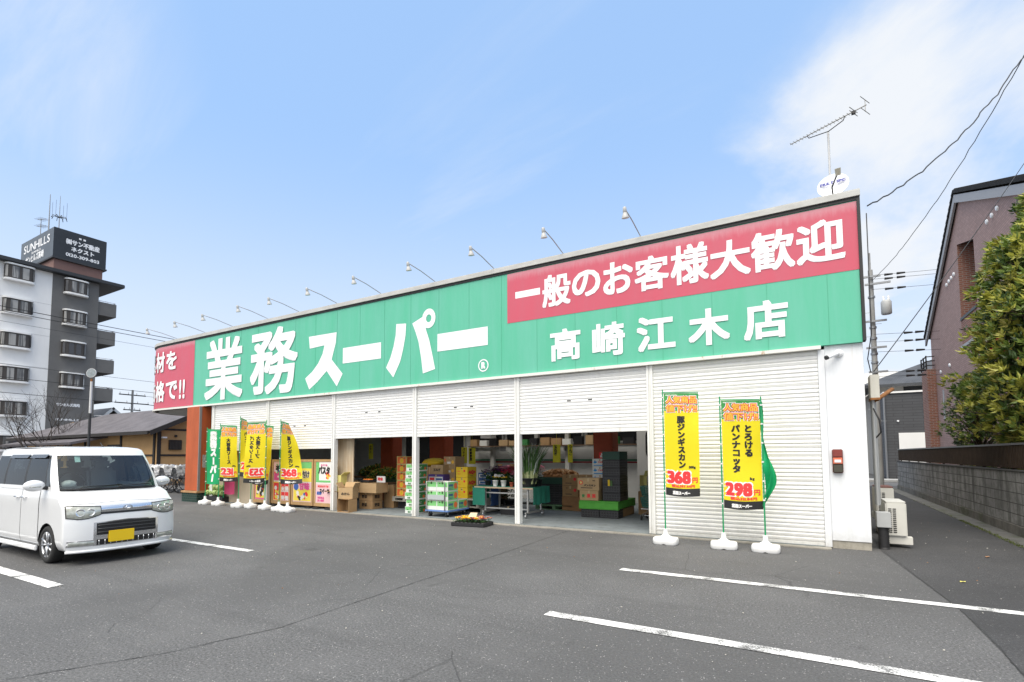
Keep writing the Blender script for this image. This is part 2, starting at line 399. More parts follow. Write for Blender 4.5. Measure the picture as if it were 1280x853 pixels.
for x0, x1, y0, y1 in ((-2.25, 9, 6.76, 6.905), (-2.27, 9, 4.53, 4.675), (-14.6, -7.95, 5.13, 5.265), (-14.6, -7.86, 2.57, 2.73)):
    mb = MB(); n = 26
    for i in range(n):
        a, b = x0+(x1-x0)*i/n, x0+(x1-x0)*(i+1)/n
        mb.quad((a, y0, .0065), (b, y0, .0065), (b, y1, .0065), (a, y1, .0065))
    struct(mb, 'parking_line', ROADP)
# asphalt joints: narrow sealed seams
TAR = M('tar_seam', (.034, .034, .034), .8, var=.4, vs_=30)
def seam(pts, wd, name='asphalt_joint'):
    mb = MB(); P = []
    for (x0, y0), (x1, y1) in zip(pts, pts[1:]):
        k = max(2, int(math.hypot(x1-x0, y1-y0)/.08))
        P += [(x0+(x1-x0)*i/k + random.uniform(-.007, .007), y0+(y1-y0)*i/k + random.uniform(-.007, .007)) for i in range(k)]
    P.append(pts[-1])
    for i in range(len(P)-1):
        (x0, y0), (x1, y1) = P[i], P[i+1]; d = math.hypot(x1-x0, y1-y0) or 1; nx, ny = -(y1-y0)/d, (x1-x0)/d
        a, b = wd*random.uniform(.3, 1), wd*random.uniform(.3, 1)
        mb.quad((x0+nx*a, y0+ny*a, .005), (x0-nx*a, y0-ny*a, .005), (x1-nx*b, y1-ny*b, .005), (x1+nx*b, y1+ny*b, .005))
    struct(mb, name, TAR)
seam([(-4.3, 9.9), (-4.25, 7.34), (-4.22, 5.58), (-4.2, 4.25), (-4.19, 3.04), (-4.45, 2.2), (-4.9, 1.4)], .006)
seam([(1.0, 9.95), (1.12, 8.4), (1.25, 6.73), (1.27, 5.77), (1.25, 5.04), (1.28, 3.4), (1.3, 1)], .008)
def crack(x, y, ang, ln, wd=.006):
    pts = [(x, y)]
    for i in range(int(ln/.14)):
        ang += random.uniform(-.55, .55); x += .14*math.cos(ang); y += .14*math.sin(ang); pts.append((x, y))
    seam(pts, wd, 'asphalt_crack')
crack(-4.2, 4.2, R(-150), 1.6, .002); crack(-8.2, 2.0, R(-20), 2.2, .0022); crack(-6.9, 1.9, R(-70), .9, .002)
crack(-4.0, 4.6, R(15), 1.6, .002); crack(-7.4, 1.5, R(200), 1.2, .002); crack(-5.4, 2.2, R(170), 1.3, .002)
# weeds along the gutter edge
mb = MB()
for i in range(900):
    y = random.uniform(10.5, 15.5) if i < 700 else random.uniform(9, 22); x = 2.985 + random.gauss(0, .022); a = random.uniform(0, 6.3); h = random.uniform(.01, .035)
    dx, dy = .008*math.cos(a), .008*math.sin(a)
    mb.add([(x-dx, y-dy, .008), (x+dx, y+dy, .008), (x+random.uniform(-.02, .02), y+random.uniform(-.02, .02), .01+h)], [(0, 1, 2)])
tag(build(mb, 'moss', M('moss_green', (.10, .13, .025), .9, var=.5, vs_=20), recalc=False), kind='stuff')
# litter: small stones and scraps
LIT = [M('litter_pale', (.5, .48, .43), .9), M('litter_yellow', (.55, .5, .12), .9), M('litter_red', (.5, .08, .07), .9), M('litter_brown', (.30, .16, .08), .9)]
mb = MB()
for i in range(240):
    x, y = random.uniform(-13, 3), random.uniform(2.5, 9.7)
    if i > 200: x, y = random.uniform(1.2, 3.3), random.uniform(6, 15)
    r = random.choice((.004, .005, .006, .009)); mb.ball((x, y, .006), (r, r*.8, r*.6), 6, random.choice((0, 0, 0, 0, 3)), .3)
tag(build(mb, 'gravel', LIT), kind='stuff')
def leaf(x, y, s, mi, label):
    mb = MB(); a = random.uniform(0, 6)
    p = [(-1, 0, .1), (-.4, .45, .5), (.4, .35, .15), (1, 0, .35), (.4, -.4, .1), (-.4, -.4, .4)]
    v = [(x+s*(u*math.cos(a)-q*math.sin(a)), y+s*(u*math.sin(a)+q*math.cos(a)), .012+s*z*.5) for u, q, z in p]
    mb.add(v, [(0, 1, 5), (1, 2, 4, 5), (2, 3, 4)]); tag(build(mb, 'fallen_leaf', LIT[mi], recalc=False), label, 'leaf')
leaf(1.55, 8.1, .045, 1, 'yellow fallen leaf on the dark alley asphalt near the parking line')
leaf(2.25, 10.2, .055, 3, 'brown scrap of leaf lying in the alley beyond the air conditioners')
leaf(2.55, 7.1, .05, 2, 'tiny red petal on the asphalt at the right of the long joint')

# ================================================================== supermarket
YF = 9.98; ZS0, ZS1 = 3.37, 5.74; XE = .885; XS, RC = -21.15, 2.0
GREEN = M('sign_green', (.085, .45, .285), .42, var=.16, vs_=2.2, stretch=(1.3, 1, .16), dark=(.135, .47, .35))
def red_pale_top():
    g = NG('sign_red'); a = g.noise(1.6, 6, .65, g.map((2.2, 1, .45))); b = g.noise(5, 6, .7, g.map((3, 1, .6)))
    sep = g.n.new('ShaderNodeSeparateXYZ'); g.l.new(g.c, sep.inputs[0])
    pale_top = g.math('MULTIPLY', g.step(g.math('ADD', sep.outputs[2], g.math('MULTIPLY', b, .22)), 5.62, 5.84), .55)  # red grows paler towards the top edge, ragged by noise
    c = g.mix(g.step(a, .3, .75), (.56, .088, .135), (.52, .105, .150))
    return g.done(g.mix(pale_top, c, (.62, .36, .40)), .42, .4)
RED = red_pale_top()
WHITEL = M('sign_white', (.86, .87, .89), .4, var=.06, vs_=2)
def panel_white(name, base, streak=.25):
    g = NG(name); s = g.noise(3.2, 7, .62, g.map((2.2, 2.2, .16))); d = g.noise(9, 7, .7); r = g.noise(2.4, 5, .6, g.map((5, 5, .1), loc=(3, 3, 0)))
    c = g.mix(g.math('MULTIPLY', g.step(s, .46, .75), streak), base, (.50, .50, .48))
    c = g.mix(g.math('MULTIPLY', g.step(r, .60, .74), streak*.8), c, (.52, .43, .30))
    c = g.mix(g.math('MULTIPLY', g.step(d, .62, .8), .2), c, (.4, .39, .36))
    sz = g.n.new('ShaderNodeSeparateXYZ'); g.l.new(g.c, sz.inputs[0])
    spl = g.math('SUBTRACT', 1, g.step(g.math('ADD', sz.outputs[2], g.math('MULTIPLY', d, .5)), .18, .62)); c = g.mix(g.math('MULTIPLY', spl, .45), c, (.36, .34, .30)); return g.done(c, .5, .4)
PWHITE = panel_white('wall_panel_white', (.78, .80, .83))
SHUT = panel_white('shutter_white', (.80, .80, .79), .14)
FRAME = panel_white('frame_white', (.80, .80, .78), .4)
DARK = M('dark_trim', (.02, .02, .022), .6)
COPE = M('coping_grey', (.52, .52, .50), .5, var=.25, vs_=3, stretch=(1, 1, 3))
CREAM = M('side_cream', (.62, .60, .53), .6, var=.2, vs_=2, stretch=(1, 1, .4))
CONC = concrete('plinth_concrete', (.42, .39, .33), .3, 4)
FLOOR = concrete('floor_grey', (.20, .225, .235), .25, 1.2)
RUST = M('rust', (.35, .15, .05), .9, var=.5, vs_=14)
STORE = thing('supermarket', 'long single storey supermarket with green and red sign band over white shutters', 'supermarket', (-10, 10.05, 0))
def fas(u, off=0):
    if u >= XS: return u, YF-off
    t = min((XS-u)/RC, math.pi/2); e = (XS-u) - RC*math.pi/2
    return XS-(RC+off)*math.sin(t), YF+RC-(RC+off)*math.cos(t)+max(0, e)
def strip(mb, us, off, z0, z1, mi, thick=.05):
    pts = [fas(u, off) for u in us]; bk = [fas(u, off-thick) for u in us]; n = len(us)
    for i in range(n-1):
        (a, b), (c, d) = pts[i], pts[i+1]; (e, f), (g_, h_) = bk[i], bk[i+1]
        mb.quad((a, b, z0), (c, d, z0), (c, d, z1), (a, b, z1), mi)
        mb.quad((a, b, z1), (c, d, z1), (g_, h_, z1), (e, f, z1), mi); mb.quad((a, b, z0), (e, f, z0), (g_, h_, z0), (c, d, z0), mi)
    for i in (0, n-1):
        (a, b), (e, f) = pts[i], bk[i]; mb.quad((a, b, z0), (a, b, z1), (e, f, z1), (e, f, z0), mi)
def urange(a, b, st=.2):
    n = max(1, int(round(abs(b-a)/st))); return [a+(b-a)*i/n for i in range(n+1)]
ARC = urange(XS, XS-RC*math.pi/2-8, .16)
mb = MB(); strip(mb, urange(XE-.05, XS, 3)+ARC[1:], 0, ZS0, ZS1, 0, .16)
FASCIA = build(mb, 'sign_band', GREEN, STORE)
mb = MB()
for i in range(25):
    u = XE-.5-i*.915
    if u > XS: strip(mb, [u, u-.006], .0045, ZS0+.01, ZS1-.01, 0, .004)
build(mb, 'panel_joint', M('joint_shade', (.075, .38, .24), .7), FASCIA)
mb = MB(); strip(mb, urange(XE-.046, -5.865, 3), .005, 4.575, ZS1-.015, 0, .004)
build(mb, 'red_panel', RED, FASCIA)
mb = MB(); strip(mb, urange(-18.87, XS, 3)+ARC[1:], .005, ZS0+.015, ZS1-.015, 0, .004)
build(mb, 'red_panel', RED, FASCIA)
mb = MB(); strip(mb, urange(XE-.02, XS, 3)+ARC[1:], .02, ZS1, ZS1+.055, 0, .2); strip(mb, [XE, XE-.045], .03, ZS0+.02, ZS1+.02, 0, .2)  # dark strip under the coping paints its shadow gap; black end trim
build(mb, 'shadow_trim', DARK, FASCIA)
mb = MB(); strip(mb, urange(XE+.005, XS, 3)+ARC[1:], .05, ZS1+.058, ZS1+.15, 0, .3); strip(mb, urange(XE+.004, XS, 3)+ARC[1:], .035, ZS1+.152, ZS1+.175, 0, .26)
build(mb, 'coping', COPE, FASCIA)
def rusty_trim():
    g = NG('bottom_trim'); n = g.noise(2.2, 7, .7, g.map((3, 1, 1))); return g.done(g.mix(g.step(n, .60, .72), (.74, .73, .69), (.46, .30, .17)), .5)
mb = MB(); strip(mb, urange(.25, XS, 3)+ARC[1:], .045, ZS0-.06, ZS0-.002, 0, .2)
build(mb, 'bottom_rail', rusty_trim(), FASCIA)
# lettering of the sign, each character at its own place and size
ff = lambda u, v, h: (*fas(u, .006+h), v)
mb = MB()
for ch, x0, x1, z0, z1 in (('業', -18.16, -15.94, 3.48, 5.60), ('務', -15.55, -13.2, 3.50, 5.60),
        ('ー', -11.26, -9.8, 4.16, 4.60), ('ー', -7.89, -6.4, 4.14, 4.58)):
    if ch == 'ー':
        v = [ff(x0, z0, 0), ff(x1, z0, 0), ff(x1, z1, 0), ff(x0, z1, 0)]; mb.add(v, [(0, 1, 2, 3)])
    else: glyph(mb, ff, ch, (x0, z0, x1, z1), {'業': .052, '務': .055}.get(ch, .10), 0, 0, .0003, 49)
def flat(pts): mb.add([ff(x, z, 0) for x, z in pts], [tuple(range(len(pts)))])
flat([(-12.72, 5.1), (-11.53, 5.09), (-11.56, 4.78), (-11.72, 4.32), (-12.11, 4.52), (-12.03, 4.77), (-12.67, 4.74)])
flat([(-11.72, 4.32), (-11.92, 4.01), (-12.31, 3.72), (-12.66, 3.52), (-12.85, 3.86), (-12.54, 4.04), (-12.29, 4.26), (-12.11, 4.52)]); flat([(-11.72, 4.32), (-11.26, 3.87), (-11.49, 3.53), (-11.92, 4.01)])
flat([(-9.26, 5.02), (-8.92, 4.99), (-8.94, 4.68), (-9.01, 4.35), (-9.35, 4.43), (-9.28, 4.72)]); flat([(-9.01, 4.35), (-9.11, 4.02), (-9.35, 3.61), (-9.61, 3.89), (-9.46, 4.14), (-9.35, 4.43)])
flat([(-8.71, 4.96), (-8.34, 5.10), (-8.30, 4.89), (-8.25, 4.72), (-8.60, 4.72)]); flat([(-8.25, 4.72), (-8.15, 4.46), (-8.05, 4.08), (-7.96, 3.71), (-8.35, 3.63), (-8.41, 4.03), (-8.5, 4.46), (-8.60, 4.72)])
for i in range(28):
    q_ = lambda t, r: ff(-8.17+r*.215*math.cos(t), 5.02+r*.25*math.sin(t), .0015); t0, t1 = 2*math.pi*i/28, 2*math.pi*(i+1)/28
    mb.quad(q_(t0, .40), q_(t0, 1), q_(t1, 1), q_(t1, .40))
build(mb, 'lettering', WHITEL, FASCIA, recalc=False)
mb = MB(); ring = []
for i in range(40):
    t0, t1 = 2*math.pi*i/40, 2*math.pi*(i+1)/40
    p = lambda t, r: ff(-6.525+r*math.cos(t), 3.665+r*1.02*math.sin(t), 0)
    mb.quad(p(t0, .118), p(t0, .145), p(t1, .145), p(t1, .118))
glyph(mb, ff, 'R', (-6.58, 3.585, -6.465, 3.745), .012, 0)
build(mb, 'registered_mark', WHITEL, FASCIA, recalc=False)
mb = MB()
for ch, x0, x1, z0, z1 in (('般', -4.96, -4.28, 4.79, 5.51), ('の', -4.25, -3.61, 4.89, 5.46), ('お', -3.55, -2.92, 4.84, 5.51), ('客', -2.89, -2.21, 4.80, 5.49),
        ('様', -2.18, -1.48, 4.80, 5.57), ('大', -1.46, -.77, 4.80, 5.49), ('歓', -.76, -.07, 4.79, 5.51), ('迎', -.05, .66, 4.79, 5.52)):
    glyph(mb, ff, ch, (x0, z0, x1, z1), .019, 0, 0, .001, 9)
mb.add([ff(-5.65, 5.12, 0), ff(-5.02, 5.12, 0), ff(-5.02, 5.27, 0), ff(-5.65, 5.27, 0)], [(0, 1, 2, 3)])
build(mb, 'lettering', WHITEL, FASCIA, recalc=False)
mb = MB()
for ch, x0, x1 in (('高', -4.78, -4.07), ('崎', -3.81, -3.11), ('江', -2.87, -2.12), ('木', -1.88, -1.15), ('店', -.92, -.21)):
    glyph(mb, ff, ch, (x0, 3.58, x1, 4.27), .023, 0, 0, .001, 9)
build(mb, 'lettering', WHITEL, FASCIA, recalc=False)
mb = MB()
for ch, u0_, u1_, z0, z1 in (('材', -21.55, -20.86, 4.75, 5.53), ('を', -20.75, -20.02, 4.80, 5.50), ('素', -22.3, -21.6, 4.75, 5.53),
        ('|', 0, 0, 0, 0), ('価', -22.25, -21.55, 3.62, 4.40), ('格', -21.5, -20.8, 3.62, 4.42), ('で', -20.72, -19.92, 3.68, 4.36), ('!', -19.78, -19.64, 3.66, 4.36), ('!', -19.54, -19.40, 3.66, 4.36)):
    if ch == '|': build(mb, 'lettering', WHITEL, FASCIA, recalc=False); mb = MB(); continue
    glyph(mb, ff, ch, (u0_, z0, u1_, z1), .024, 0, .014, .001, 9)
build(mb, 'lettering', WHITEL, FASCIA, recalc=False)

# walls, roof, interior shell
mb = MB(); mb.box(.30, XE-.05, 10.045, 10.16, .13, ZS0-.003); mb.box(.20, .297, 10.02, 10.2, .02, ZS0-.063)
build(mb, 'end_wall', PWHITE, STORE)
mb = MB(); mb.box(.30, XE-.052, 10.06, 10.3, 0, .128); build(mb, 'plinth', CONC, STORE)
mb = MB()
for i in range(62): mb.box(XE-.055, XE-.02 if i % 2 else XE-.038, 10.165+i*.23, 10.165+(i+1)*.23, .1, 5.7)
build(mb, 'side_wall', CREAM, STORE)
mb = MB(); mb.box(XE-.4, XE-.06, 10.3, 24.4, 0, .1); build(mb, 'footing', CONC, STORE)
WALLIN = M('inner_white', (.66, .66, .64), .8, var=.12, vs_=2)
mb = MB(); mb.box(-17.6, XE-.06, 24.0, 24.4, 0, 5.6); mb.box(-17.7, -17.55, 10.2, 24.4, 0, 5.6); build(mb, 'rear_wall', CREAM, STORE)
mb = MB(); mb.box(XS, XE-.06, 10.15, 12.6, 5.35, 5.6); mb.box(XS, XE-.06, 15.0, 24.4, 5.35, 5.6); mb.box(XS, -14.0, 12.603, 14.997, 5.35, 5.6); mb.box(-3.2, XE-.06, 12.603, 14.997, 5.35, 5.6); mb.box(-22.9, XS-.01, 12.1, 20, 5.35, 5.6); build(mb, 'roof', M('roof_grey', (.35, .36, .37), .8, var=.2), STORE)  # unseen roof opening, added to let daylight down into the shop
mb = MB(); mb.box(-17.5, .19, 10.12, 12.6, 3.31, 3.34); mb.box(-17.5, .19, 15.0, 23.9, 3.31, 3.34); mb.box(-17.5, -14.0, 12.603, 14.997, 3.31, 3.34); mb.box(-3.2, .19, 12.603, 14.997, 3.31, 3.34); build(mb, 'ceiling', M('ceiling_dull', (.70, .70, .68), .9, var=.1), STORE)  # ceiling left open below the added roof opening, to brighten the interior
def soffit_poly():
    o = [fas(u, -.03) for u in [-17.5]+urange(XS, XS-RC*math.pi/2-7.5, .25)]; return o + [(-17.5, o[-1][1])]
mb = MB(); mb.prism(soffit_poly(), lambda a, b, h: (a, b, h), 3.31, 3.36); build(mb, 'porch_soffit', M('soffit_grey', (.50, .50, .48), .8, var=.15, vs_=1.5), STORE)
mb = MB(); mb.box(-17.5, .19, 10.0, 23.9, -.02, .03); build(mb, 'floor_slab', FLOOR, STORE)
mb = MB(); mb.box(-17.6, .28, 9.82, 9.998, -.02, .018); build(mb, 'threshold', concrete('threshold_concrete', (.33, .31, .27), .35, 3), STORE)
mb = MB(); mb.box(-17.5, .19, 16.0, 16.15, .03, 3.30); build(mb, 'back_partition', WALLIN, STORE)
mb = MB(); mb.box(-2.72, -2.6, 10.14, 15.99, .03, 3.30); build(mb, 'side_partition', WALLIN, STORE)
GLASSD = M('window_dark', (.035, .037, .04), .12, spec=.6, var=.3, vs_=.8)
for x0, x1, z0, z1 in ((-11.0, -9.6, 1.9, 3.0), (-9.4, -6.5, 2.0, 3.0), (-6.3, -4.4, 2.0, 3.0), (-14.2, -11.3, 1.2, 3.0)):
    mb = MB(); mb.box(x0, x1, 15.93, 15.996, z0, z1); o = build(mb, 'inner_window', GLASSD, STORE)
    mb = MB()
    for a, b, c, d in ((x0-.05, x0, z0-.05, z1+.05), (x1, x1+.05, z0-.05, z1+.05), (x0, x1, z0-.05, z0), (x0, x1, z1, z1+.05)): mb.box(a, b, 15.9, 15.994, c, d)
    build(mb, 'window_frame', M('inner_frame', (.45, .45, .43), .5), o)
mb = MB(); mb.box(-11, -2.75, 15.975, 15.998, 1.36, 1.41); build(mb, 'green_stripe', M('stripe_green', (.02, .20, .10), .5), STORE)
mb = MB(); mb.box(-11, -2.75, 15.975, 15.998, 1.29, 1.34); build(mb, 'red_stripe', M('stripe_red', (.32, .03, .03), .5), STORE)
for x in (-9.9, -8.1, -6.95, -5.75, -12.4): mb = MB(); mb.box(x-.07, x+.07, 15.7, 15.84, .03, 3.3); build(mb, 'inner_post', M('post_pale', (.52, .51, .48), .6, var=.1), STORE)
# dark rounded window in the partition at the right end
mb = MB(); W_ = []
for i in range(32):
    t = 2*math.pi*i/32; c_, s_ = math.cos(t), math.sin(t)
    W_.append((13.2+.62*math.copysign(abs(c_)**.35, c_), 1.85+.42*math.copysign(abs(s_)**.35, s_)))
mb.prism(W_, lambda a, b, h: (h, a, b), -2.74, -2.719); build(mb, 'round_window', GLASSD, STORE)
mb = MB(); mb.box(-4.35, -3.1, 14.9, 15.98, .03, 3.3); build(mb, 'white_locker', WALLIN, STORE)
mb = MB(); W2 = [(-3.62+(y-13.2)*.75, z+.02) for y, z in W_]; mb.prism(W2, lambda a, b, h: (a, h, b), 14.86, 14.899); build(mb, 'rounded_window', GLASSD, STORE)
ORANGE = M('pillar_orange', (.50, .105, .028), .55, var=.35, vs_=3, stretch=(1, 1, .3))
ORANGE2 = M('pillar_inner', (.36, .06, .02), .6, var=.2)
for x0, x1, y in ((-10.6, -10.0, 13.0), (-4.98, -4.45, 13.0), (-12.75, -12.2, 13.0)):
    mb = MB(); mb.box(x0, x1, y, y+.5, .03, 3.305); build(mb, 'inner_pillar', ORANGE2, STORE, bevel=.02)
# porch pillar: brick-red render with grey strip, tiled foot
mb = MB(); mb.box(-18.98, -18.14, 9.84, 10.24, .38, 3.305); P0 = build(mb, 'porch_pillar', ORANGE, STORE, bevel=.02)
mb = MB(); mb.box(-18.16, -18.125, 9.825, 9.9, .38, 3.30); build(mb, 'corner_strip', M('strip_grey', (.22, .20, .19), .5), P0)
mb = MB(); mb.box(-19.03, -18.09, 9.79, 10.29, 0, .31); build(mb, 'pillar_foot', siding('green_tile', (.012, .05, .04), (.05, .07, .06), .12, .08, var=.4), P0)
mb = MB(); mb.box(-19.06, -18.06, 9.76, 10.32, .312, .38); build(mb, 'foot_ledge', siding('tan_tile', (.46, .27, .13), (.4, .3, .2), .12, .1, var=.2, mort=.006), P0, bevel=.006)
mb = MB(); mb.box(-18.139, -18.13, 9.97, 10.17, 1.18, 1.62); build(mb, 'notice', M('notice_paper', (.55, .53, .48), .7, var=.6, vs_=22, dark=(.1, .1, .1)), P0)
# porch: white jamb and glazed front behind
mb = MB(); mb.box(-17.74, -17.62, 10.02, 10.14, .02, 3.30); mb.box(-17.95, -17.86, 11.2, 11.3, .02, 3.3); build(mb, 'porch_jamb', FRAME, STORE)

# shutters, posts between them
def shutter(k, zb, name='shutter'):
    x0, x1 = -2.647+3.0007*k+.05, -2.647+3.0007*(k+1)-.05
    if k == 0: x0, x1 = -2.597, .197
    P = []; z = zb+.07
    while z < 3.30:
        jy = random.uniform(-.003, .003)
        P += [(10.062, z), (10.054, z+.004), (10.048+jy, z+.020), (10.048-jy, z+.046), (10.054, z+.060), (10.062, z+.064)]; z += .0715
    P = [p for p in P if p[1] < 3.305]
    v = []; f = []
    for y, zz_ in P: v += [(x0, y, zz_), (x1, y, zz_)]
    f = [(2*i, 2*i+1, 2*i+3, 2*i+2) for i in range(len(P)-1)]
    mb = MB(); mb.add(v, f)
    o = build(mb, name, SHUT, STORE, recalc=False)
    mb = MB(); mb.box(x0, x1, 10.045, 10.09, zb, zb+.068); build(mb, 'bottom_bar', FRAME, o, bevel=.006)
    mb = MB(); xm = (x0+x1)/2; zs = zb+.68 if zb > 1 else .95
    for d in ((-.24, .24) if zb > 1 else (-.95,)): mb = MB(); mb.box(xm+d-.045, xm+d+.045, 10.044, 10.06, zs, zs+.022); build(mb, 'slot', DARK, o)
for k, zb in ((0, .012), (-1, 2.02), (-2, 2.03), (-3, 2.045), (-4, 1.77), (-5, 1.745)): shutter(k, zb)
def rustpost():
    g = NG('post_white'); n = g.noise(3, 7, .7, g.map((2, 2, 1.2)))
    return g.done(g.mix(g.step(n, .60, .70), (.76, .76, .74), (.42, .25, .12)), .5)
RP = rustpost()
for k in range(-5, 1):
    x = -2.647+3.0007*k
    mb = MB(); mb.box(x-.062, x-.018, 10.0, 10.14, .012, 3.308); mb.box(x+.018, x+.062, 10.0, 10.14, .012, 3.308); mb.box(x-.016, x+.016, 10.012, 10.13, .012, 3.308)
    o = build(mb, 'guide_post', RP if k == -1 else FRAME, STORE, bevel=.004)
mb = MB(); mb.box(-17.58, -14.72, 10.2, 10.24, .03, 1.9); build(mb, 'board_panel', M('board_tan', (.50, .42, .31), .8, var=.25, vs_=2, stretch=(1, 1, .3)), STORE)
# plywood sheet in the third opening
def ply():
    g = NG('plywood'); n = g.noise(1.2, 6, .6, g.map((9, 3, .5))); k = g.noise(3, 3, .5)
    c = g.mix(g.step(n, .35, .7), (.66, .56, .42), (.50, .36, .22)); return g.done(g.mix(g.math('MULTIPLY', g.step(k, .66, .72), .5), c, (.25, .14, .06)), .7)
mb = MB(); mb.box(-11.98, -11.22, 10.38, 10.41, .03, 2.2); tag(build(mb, 'plywood_sheet', ply()), 'tall pale plywood sheet standing behind the carton pile', 'plywood')

# ================================================================== apartment block far left
XA = -59.2
AWHITE = M('apartment_white', (.86, .855, .84), .7, var=.10, vs_=.9, stretch=(1, 1, .4)); AGREY = M('apartment_grey', (.15, .148, .145), .8, var=.18, vs_=.8)
BROWN = M('window_brown', (.05, .042, .036), .5); ADARK = M('eave_dark', (.03, .032, .035), .5, var=.2)
def curtain():
    g = NG('curtained_glass'); n = g.noise(1.0, 3, .6, g.map((1, 6, .25))); b = g.noise(.35, 2, .5)
    c = g.mix(g.step(n, .42, .62), (.34, .33, .31), (.10, .10, .10)); c = g.mix(g.step(b, .52, .6), c, (.05, .05, .055)); return g.done(c, .12, .6)
CURT = curtain()
APT = thing('apartment_building', 'tall white and dark grey apartment block with bay windows and rooftop sign box', 'apartment block', (-65, 15, 0))
mb = MB(); mb.box(-72, XA, 2, 18.6, 0, 18.4); build(mb, 'wall', AWHITE, APT)
mb = MB(); mb.box(-72, XA+.02, 18.602, 22.15, 0, 18.4); build(mb, 'wall', AGREY, APT)
mb = MB(); mb.box(-73, XA+.65, 1.5, 24.05, 18.402, 18.75); build(mb, 'roof_slab', ADARK, APT, bevel=.04)
for k in range(6):
    mb = MB(); z = 17.0-.02-2.92*k; mb.box(XA+.001, XA+.012, 2, 18.59, z-1.55, z-1.525); build(mb, 'floor_joint', M('joint_pale', (.5, .5, .5), .8), APT)
def bay(yc, zc, wd, h, xw):
    """shallow rounded bay: hood, sill, brown frame, three panes"""
    prof = [(0, 0), (.02, .05), (.28, .22), (.42, .55), (.45, 1.0)]
    out = [(xw+d, yc-wd/2+q*.35) for d, q in ((0, 0), (.26, .12), (.40, .5), (.45, 1.1))]; out += [(x, 2*yc-y) for x, y in reversed(out)]
    mb = MB(); mb.prism(out, lambda a, b, z: (a, b, z), zc-h/2, zc+h/2); fr = build(mb, 'bay_window', BROWN, APT)
    gro = [(xw+.02+(x-xw)*1.16, yc+(y-yc)*1.07) for x, y in out]
    mb = MB(); mb.prism(gro, lambda a, b, z: (a, b, z), zc+h/2+.005, zc+h/2+.14); build(mb, 'hood', AWHITE, fr)
    mb = MB(); mb.prism(gro, lambda a, b, z: (a, b, z), zc-h/2-.17, zc-h/2-.005); build(mb, 'sill', AWHITE, fr)
    x = xw+.452; a = yc-wd/2+.42; b = yc+wd/2-.42
    mb = MB(); mb.box(x, x+.015, a, (a+b)/2-.09, zc-h/2+.1, zc+h/2-.1); build(mb, 'pane', CURT, fr)
    mb = MB(); mb.box(x, x+.015, (a+b)/2+.09, b, zc-h/2+.1, zc+h/2-.1); build(mb, 'pane', CURT, fr)
    for s in (-1, 1):
        p, q = (xw+.405, yc+s*(wd/2-.175)), (xw+.27, yc+s*(wd/2-.03)); o = Vector((p[0]-q[0], p[1]-q[1], 0)); nn = Vector((abs(o.y), s*abs(o.x), 0)).normalized()*.04
        mb = MB(); mb.add([(p[0]+nn.x, p[1]+nn.y, zc-h/2+.1), (q[0]+nn.x, q[1]+nn.y, zc-h/2+.1), (q[0]+nn.x, q[1]+nn.y, zc+h/2-.1), (p[0]+nn.x, p[1]+nn.y, zc+h/2-.1)], [(0, 1, 2, 3)]); build(mb, 'pane', CURT, fr)
for k in range(6): bay(16.3, 17.62-2.955*k, 1.95, 1.18, XA)
for k in range(4): bay(20.33, 17.5-2.93*k, 1.75, 1.18, XA+.02)
for k in range(6): bay(11.9, 17.62-2.955*k, 1.95, 1.18, XA)
# balconies at the far end
for k in range(6):
    z = 15.45-2.82*k
    mb = MB(); mb.box(-66, XA-.12, 22.16, 23.7, z, z+.16); mb.box(-66, XA-.12, 23.56, 23.7, z+.165, z+1.3); mb.box(XA-.24, XA-.12, 22.16, 23.555, z+.165, z+1.3)
    o = build(mb, 'balcony', AGREY, APT)
    mb = MB(); mb.tube([(XA-.18, 22.2, z+1.42), (XA-.18, 23.63, z+1.42), (-66, 23.63, z+1.42)], .03, 5)
    for y in (22.3, 22.95, 23.6): mb.cyl((XA-.18, y, z+1.29), (XA-.18, y, z+1.42), .02, n=5)
    build(mb, 'rail', FRAME, o)
    mb = MB(); mb.box(-64, XA-.9, 22.155, 22.2, z+.3, z+2.5); build(mb, 'balcony_door', GLASSD, APT)
SIGNG = M('sign_charcoal', (.022, .027, .034), .5, var=.3, vs_=.5); SIGNL = M('sign_slate', (.10, .12, .145), .5, var=.25, vs_=.5)
mb = MB(); mb.box(-71.2, -62.35, 19.6, 23.55, 18.75, 20.95); build(mb, 'rooftop_room', M('penthouse_brown', (.20, .115, .10), .8, var=.15, vs_=.6), APT)
mb = MB(); mb.box(-70.4, -62.2, 19.47, 23.75, 20.955, 23.85); SB = build(mb, 'sign_box', SIGNG, APT)
mb = MB(); mb.box(-70.38, -62.22, 19.45, 19.469, 20.97, 23.83); build(mb, 'slate_face', SIGNL, SB)
mb = MB(); mb.box(-70.5, -62.12, 19.4, 23.83, 20.80, 20.95); build(mb, 'sign_ledge', ADARK, SB)
fr_ = plane((-62.19, 19.47, 20.955), (0, 1, 0)); fl_ = plane((-70.4, 19.44, 20.955), (1, 0, 0))
mb = MB(); line(mb, fr_, '㈱サン不動産', .95, 1.62, .56, 2.75, .02); line(mb, fr_, 'ネクスト', 1.35, .98, .5, 1.95, .02); line(mb, fr_, '0120-309-803', .95, .38, .44, 2.75, .012)
for u in (1.95, 2.3): mb.box(-62.185, -62.17, 19.47+u, 19.47+u+.2, 23.25, 23.42)
build(mb, 'sign_writing', WHITEL, SB, recalc=False)
mb = MB(); line(mb, fl_, 'SUNHILLS', .8, 1.6, 1.15, 6.6, .012); line(mb, fl_, 'SUNHILLS', 2.9, 1.22, .28, 2.3, .01); line(mb, fl_, 'サンヒルズ高崎', 1.4, .45, .8, 4.6, .02)
build(mb, 'sign_writing', WHITEL, SB, recalc=False)
